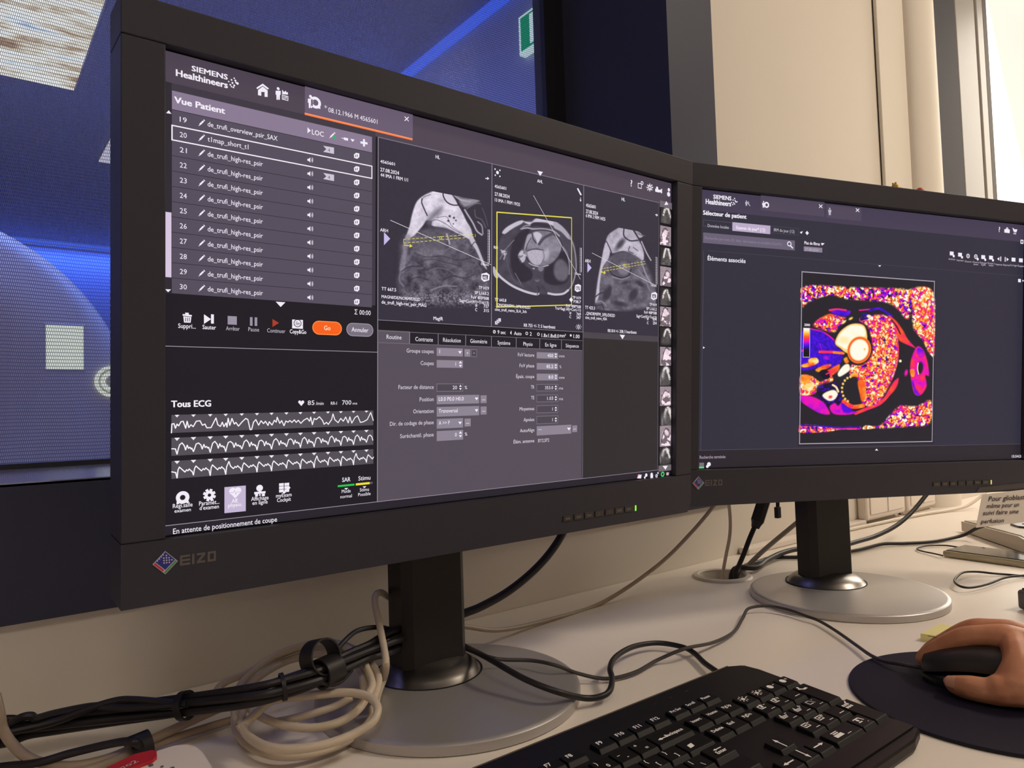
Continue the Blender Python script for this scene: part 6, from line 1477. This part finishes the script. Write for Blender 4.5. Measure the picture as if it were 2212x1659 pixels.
# ------------------------------------------------------------------ keyboard
KBD = mat('keyboard_black_plastic', rgb(20, 18, 19), 0.42, spec=0.28, noise=0.06, nscale=80, bump=0.05, bscale=2600)
KEYM = mat('key_black_plastic', rgb(13, 12, 13), 0.48, spec=0.22, noise=0.05, nscale=90, bump=0.04, bscale=2600)
LEG = mat('white_legend', rgb(250, 248, 246), 0.5, emit=None, noise=0.02)
EDGE = mat('smoky_clear_edge', rgb(150, 136, 120), 0.18, spec=0.6, trans=0.25, noise=0.03)
KX0, KX1, KYB, KYF = -0.247, 0.1985, -0.1045, -0.2620
top_z = lambda y: 0.0110 + (y - KYF) / (KYB - KYF) * 0.0100          # deck height over the desk
KO = Vector((-0.02, -0.185, DESK))
kb = thing('keyboard', 'black wired keyboard with white legends in front of the monitors', 'keyboard', KO)
loc = lambda x, y, z: Vector((x, y, DESK + z))
mb = MB()
ring = [(KX0, KYB - 0.010), (KX0 + 0.012, KYB), (KX1 - 0.016, KYB), (KX1 - 0.004, KYB - 0.006), (KX1, KYB - 0.020), (KX1 + 0.0005, KYF + 0.008), (KX1 - 0.0005, KYF + 0.001), (KX1 - 0.02, KYF - 0.004), (KX0 + 0.03, KYF - 0.004), (KX0, KYF + 0.010)]
c0 = Vector((sum(p[0] for p in ring) / len(ring), sum(p[1] for p in ring) / len(ring), 0))
lv = []
for f, dz in ((0.985, None), (1.0, -0.0070), (1.0, -0.0016), (0.988, 0.0)):
    R = []
    for x, y in ring:
        xx, yy = c0.x + (x - c0.x) * (1 - (1 - f) * 0.5), c0.y + (y - c0.y) * f
        R.append(mb.bm.verts.new(loc(xx, yy, 0.0010 + 0.3 * max(0, top_z(y) - 0.011) if dz is None else top_z(yy) + dz)))
    lv.append(R)
fs = [mb.bm.faces.new(lv[0][::-1]), mb.bm.faces.new(lv[-1])]
for A, B in zip(lv, lv[1:]):
    for i in range(len(A)): fs.append(mb.bm.faces.new([A[i], A[(i + 1) % len(A)], B[(i + 1) % len(A)], B[i]]))
mb._fin(fs); mb.build('case', KBD, kb, at=KO)
# smoky clear strip along the right side and the back
mb = MB()
def strip(pts, w):
    mb.prism([loc(x, y, top_z(y) - 0.0028) for x, y in pts] + [loc(x + w[0], y + w[1], top_z(y) - 0.0040) for x, y in pts[::-1]], (0, 0, 0.0030))
strip([(KX1 - 0.004, KYB - 0.008), (KX1 - 0.0005, KYB - 0.022), (KX1 - 0.0005, -0.190), (KX1 - 0.0005, KYF + 0.016)], (0.0022, 0.0)); strip([(KX0 + 0.02, KYB + 0.0002), (KX1 - 0.016, KYB + 0.0002)], (0.0, 0.0016)); mb.build('clear_edge', EDGE, kb, at=KO)
# palm strip in front of the keys
mb = MB(); mb.prism([loc(KX0 + 0.005, -0.2445, top_z(-0.2445) + 0.0001), loc(KX1 - 0.002, -0.2445, top_z(-0.2445) + 0.0001), loc(KX1 - 0.003, KYF + 0.004, top_z(KYF) + 0.0008), loc(KX0 + 0.005, KYF + 0.004, top_z(KYF) + 0.0008)], (0, 0, 0.0011)); mb.build('palm_strip', KBD, kb, at=KO)

U = 0.01905; RY = [-0.1390, -0.1588, -0.1772, -0.1956, -0.2140, -0.2324]; KH = 0.0038


SLK = top_z(0) - top_z(-1)


def sym(mb, kind, cx, cy, z, s):
    """small pictogram of size s around (cx, cy)"""
    P = lambda pts: mb.poly([loc(cx + x * s, cy + y * s, z + SLK * y * s) for x, y in pts])
    B = lambda x0, y0, x1, y1: P([(x0, y0), (x1, y0), (x1, y1), (x0, y1)])
    C_ = lambda x, y, r, n=12: P([(x + r * math.cos(2 * math.pi * k / n), y + r * math.sin(2 * math.pi * k / n)) for k in range(n)])
    if kind in ('u', 'd', 'l', 'r'):
        q = {'u': 0, 'l': 1, 'd': 2, 'r': 3}[kind]; R = lambda pts: P([((x, y), (-y, x), (-x, -y), (y, -x))[q] for x, y in pts])
        R([(-0.07, -0.75), (0.07, -0.75), (0.07, 0.2), (-0.07, 0.2)]); R([(-0.20, 0.2), (0.20, 0.2), (0, 0.72)])
    elif kind == 'sun':
        C_(0, 0, 0.2)
        for k in range(8): a = k * math.pi / 4; B2 = [(0.3, -0.05), (0.46, -0.05), (0.46, 0.05), (0.3, 0.05)]; P([(x * math.cos(a) - y * math.sin(a), x * math.sin(a) + y * math.cos(a)) for x, y in B2])
    elif kind == 'half': C_(0, 0, 0.32)
    elif kind == 'couch': P([(-0.5, 0.1), (-0.3, 0.3), (0, 0.0), (0.4, 0.05), (0.5, -0.15), (0, -0.2), (-0.25, 0.0)]); C_(-0.2, 0.35, 0.12)
    elif kind == 'turn': B(-0.4, -0.3, 0.3, -0.18); B(-0.4, -0.3, -0.28, 0.3); B(-0.4, 0.2, 0.1, 0.3); P([(0.1, 0.05), (0.4, 0.25), (0.1, 0.45)]); B(-0.1, -0.1, 0.2, 0.1)
    elif kind == 'stack':
        for k in range(3): B(-0.45 + k * 0.12, -0.35 + k * 0.14, 0.25 + k * 0.12, -0.27 + k * 0.14); B(-0.45 + k * 0.12, -0.35 + k * 0.14, -0.37 + k * 0.12, 0.05 + k * 0.14)
    elif kind == 'box': B(-0.4, -0.3, 0.4, -0.2); B(-0.4, 0.2, 0.4, 0.3); B(-0.4, -0.3, -0.3, 0.3); B(0.3, -0.3, 0.4, 0.3); B(-0.15, -0.08, 0.15, 0.08)
    elif kind == 'tab': B(-0.4, -0.3, 0.2, -0.22); B(-0.4, 0.2, 0.1, 0.28); B(-0.4, -0.3, -0.32, 0.28); P([(0.1, 0.28), (0.5, -0.3), (0.42, -0.3), (0.02, 0.28)])
    elif kind == 'scan': P([(-0.4, 0.25), (0.35, 0.25), (0.5, -0.2), (0.4, -0.2), (0.25, 0.15), (-0.4, 0.15)]); B(-0.35, -0.3, 0.1, -0.2); C_(-0.1, 0.0, 0.14)
    elif kind == 'print': B(-0.45, -0.3, 0.45, 0.0); B(-0.3, 0.06, 0.3, 0.16); B(-0.35, 0.22, 0.35, 0.3)
    elif kind == 'grid':
        for i in range(3):
            for j in range(2): B(-0.45 + i * 0.28, -0.35 + j * 0.3, -0.24 + i * 0.28, -0.14 + j * 0.3)
        P([(0.1, 0.2), (0.5, 0.45), (0.5, 0.33), (0.15, 0.1)])
    elif kind == 'plus': B(-0.3, -0.06, 0.3, 0.06); B(-0.06, -0.3, 0.06, 0.3)
    elif kind == 'minus': B(-0.25, -0.06, 0.25, 0.06)
    elif kind == 'bar': B(-0.42, -0.05, 0.42, 0.05)
    elif kind == 'dot': C_(0, 0, 0.1)
    elif kind == 'flag': P([(-0.4, -0.3), (0.3, -0.22), (0.42, 0.34), (-0.3, 0.26)])


def key(xc, yc, w, d, leg=(), xc2=None, w2=None, yc2=None):
    """legend items: (text or 'sym:name', dx, dy, size) relative to the key centre"""
    mb = MB(); z0 = top_z(yc) - 0.001; sl = (top_z(0) - top_z(-1))

    def cap(xc, yc, w, d):
        hw, hd = w / 2 - 0.0004, d / 2 - 0.0004; tf, tb, ts = 0.0034, 0.0007, 0.0007; zt = z0 + KH
        b = bmesh.new()
        lo = [b.verts.new(loc(xc + sx * hw, yc + sy * hd, z0 + sl * sy * hd)) for sx, sy in ((-1, -1), (1, -1), (1, 1), (-1, 1))]
        hi = [b.verts.new(loc(xc + sx * (hw - ts), yc + sy * hd + (tf if sy < 0 else -tb), zt + sl * sy * hd)) for sx, sy in ((-1, -1), (1, -1), (1, 1), (-1, 1))]
        b.faces.new(hi); b.faces.new(lo[::-1])
        for i in range(4): b.faces.new([lo[i], lo[(i + 1) % 4], hi[(i + 1) % 4], hi[i]])
        bmesh.ops.recalc_face_normals(b, faces=b.faces[:])
        bmesh.ops.bevel(b, geom=b.edges[:], offset=0.0005, segments=2, affect='EDGES', profile=0.5)
        mb.merge(b)
    cap(xc, yc, w, d)
    if w2: cap(xc2, yc2, w2, d)
    mb.mi = 1
    for s, dx, dy, size in leg:
        x, y = xc + dx, yc + 0.0014 + dy; z = z0 + KH + 0.00006
        if s.startswith('sym:'):
            n = len(mb.bm.verts); mb_ = mb; sym(mb, s[4:], x, y, z + sl * (y - yc), size * 1.3)
        else: letters(mb, s, lambda X, Y: loc(x + X, y + Y, z + sl * (y + Y - yc)), None, size * 1.40, 0.024, 0.0)
    o = mb.build('key', [KEYM, LEG], kb, at=KO); return o


L0 = 0.0572 - 15 * U                          # left end of the letter block
LIM = -0.150                                  # keys further left lie outside the picture
def row(r, x, items, d=0.0178):
    for w, leg in items:
        if L0 + (x + w / 2) * U > LIM: key(L0 + (x + w / 2) * U, RY[r], w * U, d, leg)
        x += w


tl, bl_, br = (-0.0050, 0.0012), (-0.0050, -0.0052), (0.0010, -0.0052)
two = lambda a, b: [(a, -0.0055, 0.0016, 0.0024), (b, -0.0002, -0.0046, 0.0024)]
one = lambda a: [(a, -0.0052, 0.0002, 0.0034)]
fk = lambda n: [('F%d' % n, -0.0045, -0.0002, 0.0026)]
# function keys: groups of four, the last ends over the end of the letter block
for g in range(3):
    for k in range(4):
        n = g * 4 + k + 1; x = 0.0572 - (12 - n + 0.5) * U - (2 - g) * 0.0098
        if x > LIM: key(x, RY[0], U, 0.0140, fk(n))
row(1, 0, [(1, two('~', '`'))] + [(1, two(a, b)) for a, b in zip('!@#$%^&*()_+', '1234567890-=')] + [(2, [('sym:l', -0.0085, -0.0012, 0.0058), ('Backspace', -0.0052, -0.0020, 0.0022)])])
row(2, 0, [(1.5, [('Tab', -0.009, 0, 0.0024)])] + [(1, one(a)) for a in 'QWERTYUIOP'] + [(1, two('{', '[')), (1, two('}', ']'))])
row(3, 0, [(1.75, [('Caps', -0.009, 0, 0.0024)])] + [(1, one(a)) for a in 'ASDFGHJKL'] + [(1, two(':', ';')), (1, two('"', "'")), (1, two('|', '\\'))])
key(L0 + 14.25 * U, RY[2], 1.5 * U, 0.0180, [('sym:flag', -0.0060, -0.0016, 0.0055)], L0 + 14.375 * U, 1.25 * U, RY[3] + 0.0004)
mbx = MB(); zz = top_z(RY[2]) - 0.001 + KH + 0.0001 + (top_z(0) - top_z(-1)) * 0.004
sym(mbx, 'l', L0 + 14.40 * U, RY[3] + 0.0030, zz, 0.0060); letters(mbx, 'Enter', lambda X, Y: loc(L0 + 14.12 * U + X, RY[3] - 0.0022 + Y, zz + SLK * (Y - 0.002)), None, 0.0032, 0.022); mbx.build('key_legend', LEG, kb, at=KO)
row(4, 0, [(2.25, [('Shift', -0.016, 0, 0.0024)])] + [(1, one(a)) for a in 'ZXCVBNM'] + [(1, two('<', ',')), (1, two('>', '.')), (1, two('?', '/')), (2.75, [('Shift', -0.020, -0.001, 0.0024)])])
row(5, 0, [(1.25, [('Ctrl', -0.009, 0, 0.0024)]), (1.25, []), (1.25, [('Alt', -0.009, 0, 0.0024)]), (6.25, []), (1.25, [('Alt', -0.009, 0, 0.0024)]), (1.25, [('sym:flag', 0, 0, 0.005)]), (1.25, [('sym:stack', 0, 0, 0.005)]), (1.25, [('Ctrl', -0.009, 0, 0.0024)])])
NX = 0.0616
for i, t_ in enumerate(('Prt Scr', 'Scroll', 'Pause')): key(NX + (i + .5) * U, RY[0], U, 0.0140, [(t_, -0.0062, 0.0, 0.0021)])
for i, t_ in enumerate(('Insert', 'Home', 'PgUp')): key(NX + (i + .5) * U, RY[1], U, 0.0178, [(t_, -0.0060, 0.0, 0.0022)])
for i, t_ in enumerate(('Delete', 'End', 'PgDn')): key(NX + (i + .5) * U, RY[2], U, 0.0178, [(t_, -0.0060, 0.0, 0.0022)])
key(NX + 1.5 * U, RY[4], U, 0.0178, [('sym:u', 0, 0, 0.0062)])
for i, a in enumerate('ldr'): key(NX + (i + .5) * U, RY[5], U, 0.0178, [('sym:' + a, 0, 0, 0.0062)])
PX = 0.1218
for i, (a, b) in enumerate((('sun', 'minus'), ('sun', 'plus'), ('half', 'minus'), ('half', 'plus'))): key(PX + (i + .5) * U, RY[1], U, 0.0178, [('sym:' + a, -0.0018, 0.001, 0.0072), ('sym:' + b, 0.0040, 0.002, 0.004)])
sg = lambda a, b, dot='bar': [('sym:' + a, -0.0022, 0.0024, 0.0068), ('sym:' + b, 0.0030, 0.0040, 0.004), ('sym:' + dot, 0.0040, -0.0038, 0.0046)]
for r, its in ((2, (('turn', 'minus'), ('turn', 'plus'), ('', 'minus'))), (3, (('stack', 'minus'), ('stack', 'plus'), ('tab', 'dot'))), (4, (('box', 'minus'), ('box', 'plus'), ('', 'minus')))):
    for i, (a, b) in enumerate(its): key(PX + (i + .5) * U, RY[r], U, 0.0178, sg(a, b) if a else [('sym:bar', 0.002, -0.003, 0.006)])
key(PX + U, RY[5], 2 * U, 0.0178, [('sym:print', -0.006, 0, 0.0085), ('sym:bar', 0.0040, -0.0042, 0.0046)])
key(PX + 2.5 * U, RY[5], U, 0.0178, [('sym:scan', -0.001, 0.0012, 0.008), ('sym:dot', 0.004, -0.004, 0.004)])
key(PX + 3.5 * U, (RY[2] + RY[3]) / 2, U, 0.0178 + 0.0184, [('sym:couch', -0.0022, 0.0100, 0.0078)])
key(PX + 3.5 * U, (RY[4] + RY[5]) / 2, U, 0.0178 + 0.0184, [('sym:grid', -0.0022, 0.0100, 0.0085)])
# indicator marks on the strip above the keys
mb = MB()
for i, px in enumerate((1411, 1446, 1481)):
    p_ = onz(px, (1520, 1506, 1492)[i], top_z(-0.118)); 
    for k in range(3): mb.box(p_.x - 0.0022 + k * 0.0016, p_.y - 0.0016, p_.z, p_.x - 0.0012 + k * 0.0016, p_.y + 0.0016, p_.z + 0.0002)
mb.build('indicator_marks', GREYL, kb, at=KO)
# ------------------------------------------------------------------ the hand on the mouse (skin in one continuous surface)
SKIN = bpy.data.materials.new('skin'); SKIN.use_nodes = True
nt = SKIN.node_tree; b = nt.nodes['Principled BSDF']
tc = nt.nodes.new('ShaderNodeTexCoord'); n1 = nt.nodes.new('ShaderNodeTexNoise'); n1.inputs['Scale'].default_value = 45; n1.inputs['Detail'].default_value = 4
nt.links.new(tc.outputs['Object'], n1.inputs['Vector'])
cr_ = nt.nodes.new('ShaderNodeValToRGB'); e = cr_.color_ramp.elements
e[0].position = 0.3; e[0].color = (0.50, 0.20, 0.105, 1); e[1].position = 0.72; e[1].color = (0.66, 0.31, 0.18, 1)
nt.links.new(n1.outputs['Fac'], cr_.inputs[0]); nt.links.new(cr_.outputs[0], b.inputs['Base Color'])
b.inputs['Roughness'].default_value = 0.46; b.inputs['Specular IOR Level'].default_value = 0.35
b.inputs['Subsurface Weight'].default_value = 0.12; b.inputs['Subsurface Radius'].default_value = (0.006, 0.002, 0.001); b.inputs['Subsurface Scale'].default_value = 0.6
n2 = nt.nodes.new('ShaderNodeTexVoronoi'); n2.inputs['Scale'].default_value = 900; nt.links.new(tc.outputs['Object'], n2.inputs['Vector'])
bp_ = nt.nodes.new('ShaderNodeBump'); bp_.inputs['Strength'].default_value = 0.12; bp_.inputs['Distance'].default_value = 0.0006
nt.links.new(n2.outputs['Distance'], bp_.inputs['Height']); nt.links.new(bp_.outputs['Normal'], b.inputs['Normal'])
NAIL = mat('fingernail', (0.57, 0.30, 0.20, 1), 0.25, spec=0.5, noise=0.03)

J = lambda px, py, x: onx(px, py, x)
F = {}                                        # chains of (point, radius)
F['index'] = [(J(1993, 1423, .334), .0062), (J(2004, 1414, .3345), .0074), (J(2028, 1399, .336), .0080), (J(2076, 1379, .339), .0092), (J(2120, 1373, .343), .0094), (J(2182, 1379, .351), .0118), (J(2240, 1400, .362), .0135)]
F['middle'] = [(J(2001, 1409, .354), .0060), (J(2014, 1401, .3545), .0072), (J(2036, 1388, .355), .0078), (J(2090, 1362, .360), .0090), (J(2130, 1358, .364), .0094), (J(2196, 1370, .373), .0116), (J(2250, 1396, .380), .0140)]
o_ = F['middle'][5][0]
F['ring'] = [(Vector((.380, -.212, .7345)), .0060), (Vector((.3805, -.217, .7410)), .0070), (Vector((.381, -.2265, .7500)), .0078), (Vector((.385, -.2480, .7580)), .0088), (Vector((.388, -.262, .7590)), .0090), (Vector((.394, -.284, .7590)), .0110), (Vector((.396, -.306, .7550)), .0140)]
F['little'] = [(Vector((.398, -.235, .7300)), .0054), (Vector((.3985, -.239, .7345)), .0062), (Vector((.400, -.247, .7400)), .0068), (Vector((.404, -.263, .7455)), .0076), (Vector((.407, -.275, .7470)), .0080), (Vector((.411, -.293, .7480)), .0100), (Vector((.408, -.312, .7460)), .0130)]
F['thumb'] = [(J(2056, 1477, .3015), .0062), (J(2066, 1480, .301), .0082), (J(2082, 1484, .3005), .0094), (J(2102, 1488, .300), .0103), (J(2137, 1495, .302), .0106), (J(2172, 1502, .306), .0132), (J(2215, 1503, .316), .0165), (J(2270, 1495, .335), .0200)]
wr = Vector((.388, -.352, .7440))
chains = [F['index'], F['middle'], F['ring'], F['little'], F['thumb']]
for k in ('index', 'middle', 'ring', 'little'):
    e_, r_ = F[k][-1]; chains.append([(e_, r_), (e_.lerp(wr, 0.5) + Vector((0, 0, 0.001)), .0150), (wr + (e_ - wr) * 0.10, .0180)])
chains.append([F['thumb'][-2], (Vector((.338, -.312, .7470)), .0170), (F['index'][5][0] + Vector((0, -0.006, -0.004)), .0120)])     # web between thumb and forefinger
chains.append([F['thumb'][5], (Vector((.322, -.287, .7555)), .0115), (F['index'][5][0] + Vector((-.004, -0.004, -0.002)), .0115)])
chains.append([F['thumb'][6], (Vector((.330, -.300, .7560)), .0130), (F['index'][5][0] + Vector((0.004, -0.016, -0.003)), .0130)])
chains.append([F['thumb'][-1], (wr + Vector((-.020, 0.006, 0)), .0190)])
chains.append([F['thumb'][-1], (Vector((.375, -.318, .7440)), .0170), F['little'][-1]])
fa = wr + Vector((.030, -.26, .012))
chains.append([(wr + Vector((-.012, .004, 0)), .0200), (wr + Vector((-.010, -.05, .002)), .0215), (fa + Vector((-.016, 0, 0)), .034)])
chains.append([(wr + Vector((.014, .004, 0)), .0190), (wr + Vector((.016, -.05, .002)), .0205), (fa + Vector((.014, 0, 0)), .034)])
mb = MB()
for ch in chains:
    P = [p for p, r in ch]; S = spline(P, 10)
    for i, p in enumerate(S):
        t = i / 10; k = min(int(t), len(ch) - 2); f = t - k; f = f * f * (3 - 2 * f)
        rr = ch[k][1] * (1 - f) + ch[k + 1][1] * f
        b_ = bmesh.new(); bmesh.ops.create_icosphere(b_, subdivisions=2, radius=rr)
        p = Vector((p.x, p.y, max(p.z, DESK + 0.0042 + rr)))
        mb.merge(b_, Matrix.Translation(p))
HB = Vector((0.36, -0.30, DESK + 0.004))
tmp = mb.build('tmp', SKIN)
for ty, kw in (('REMESH', dict(mode='VOXEL', voxel_size=0.0011)), ('SMOOTH', dict(factor=0.6, iterations=9))):
    md = tmp.modifiers.new(ty, ty)
    for a, v in kw.items(): setattr(md, a, v)
bpy.context.view_layer.update()
me = bpy.data.meshes.new_from_object(tmp.evaluated_get(bpy.context.evaluated_depsgraph_get()))
bpy.data.objects.remove(tmp)
me.transform(Matrix.Translation(-HB)); me.polygons.foreach_set('use_smooth', [True] * len(me.polygons))
pe = thing('person', 'bare right hand and forearm of a person using the mouse', 'person', HB)
me.materials.clear(); link('arm', me, SKIN, pe)


def nail(chain, side, w, l, lift):
    """a thin curved plate on the outer side of a finger's last bone"""
    tip, mid = chain[0][0], chain[2][0]; ax = (tip - mid).normalized(); up = (side - ax * side.dot(ax)).normalized(); lat = ax.cross(up)
    r = chain[1][1] * lift; c = chain[1][0] + ax * 0.0002; mb = MB(); mb.sm = True; G = []
    for j in range(7):
        row_ = []; t = j / 6; ww = w * math.sqrt(max(0.05, 1 - abs(2 * t - 1) ** 3.2))
        for i in range(9):
            a = (i / 8 - 0.5) * 2 * ww / r
            rr = r * (1 - 0.10 * t * t)
            row_.append(mb.bm.verts.new(c + ax * (l * (t - 0.45)) + up * (rr * math.cos(a)) + lat * (rr * math.sin(a))))
        G.append(row_)
    fs = [mb.bm.faces.new([A[i], A[i + 1], B[i + 1], B[i]]) for A, B in zip(G, G[1:]) for i in range(8)]; mb._fin(fs)
    o = mb.build('fingernail', NAIL, pe, at=HB); md = o.modifiers.new('thickness', 'SOLIDIFY'); md.thickness = 0.0007; md.offset = 0


nail(F['thumb'], Vector((-0.78, -0.30, 0.50)), 0.0058, 0.0125, 1.0)
nail(F['index'], Vector((0.1, 0.55, 0.8)), 0.0046, 0.0095, 0.93)
nail(F['middle'], Vector((0.1, 0.55, 0.8)), 0.0034, 0.0070, 0.84)
nail(F['ring'], Vector((0.2, 0.55, 0.8)), 0.0044, 0.0090, 0.92)
nail(F['little'], Vector((0.3, 0.5, 0.8)), 0.0038, 0.0080, 0.92)
bpy.data.objects.remove(_fo)
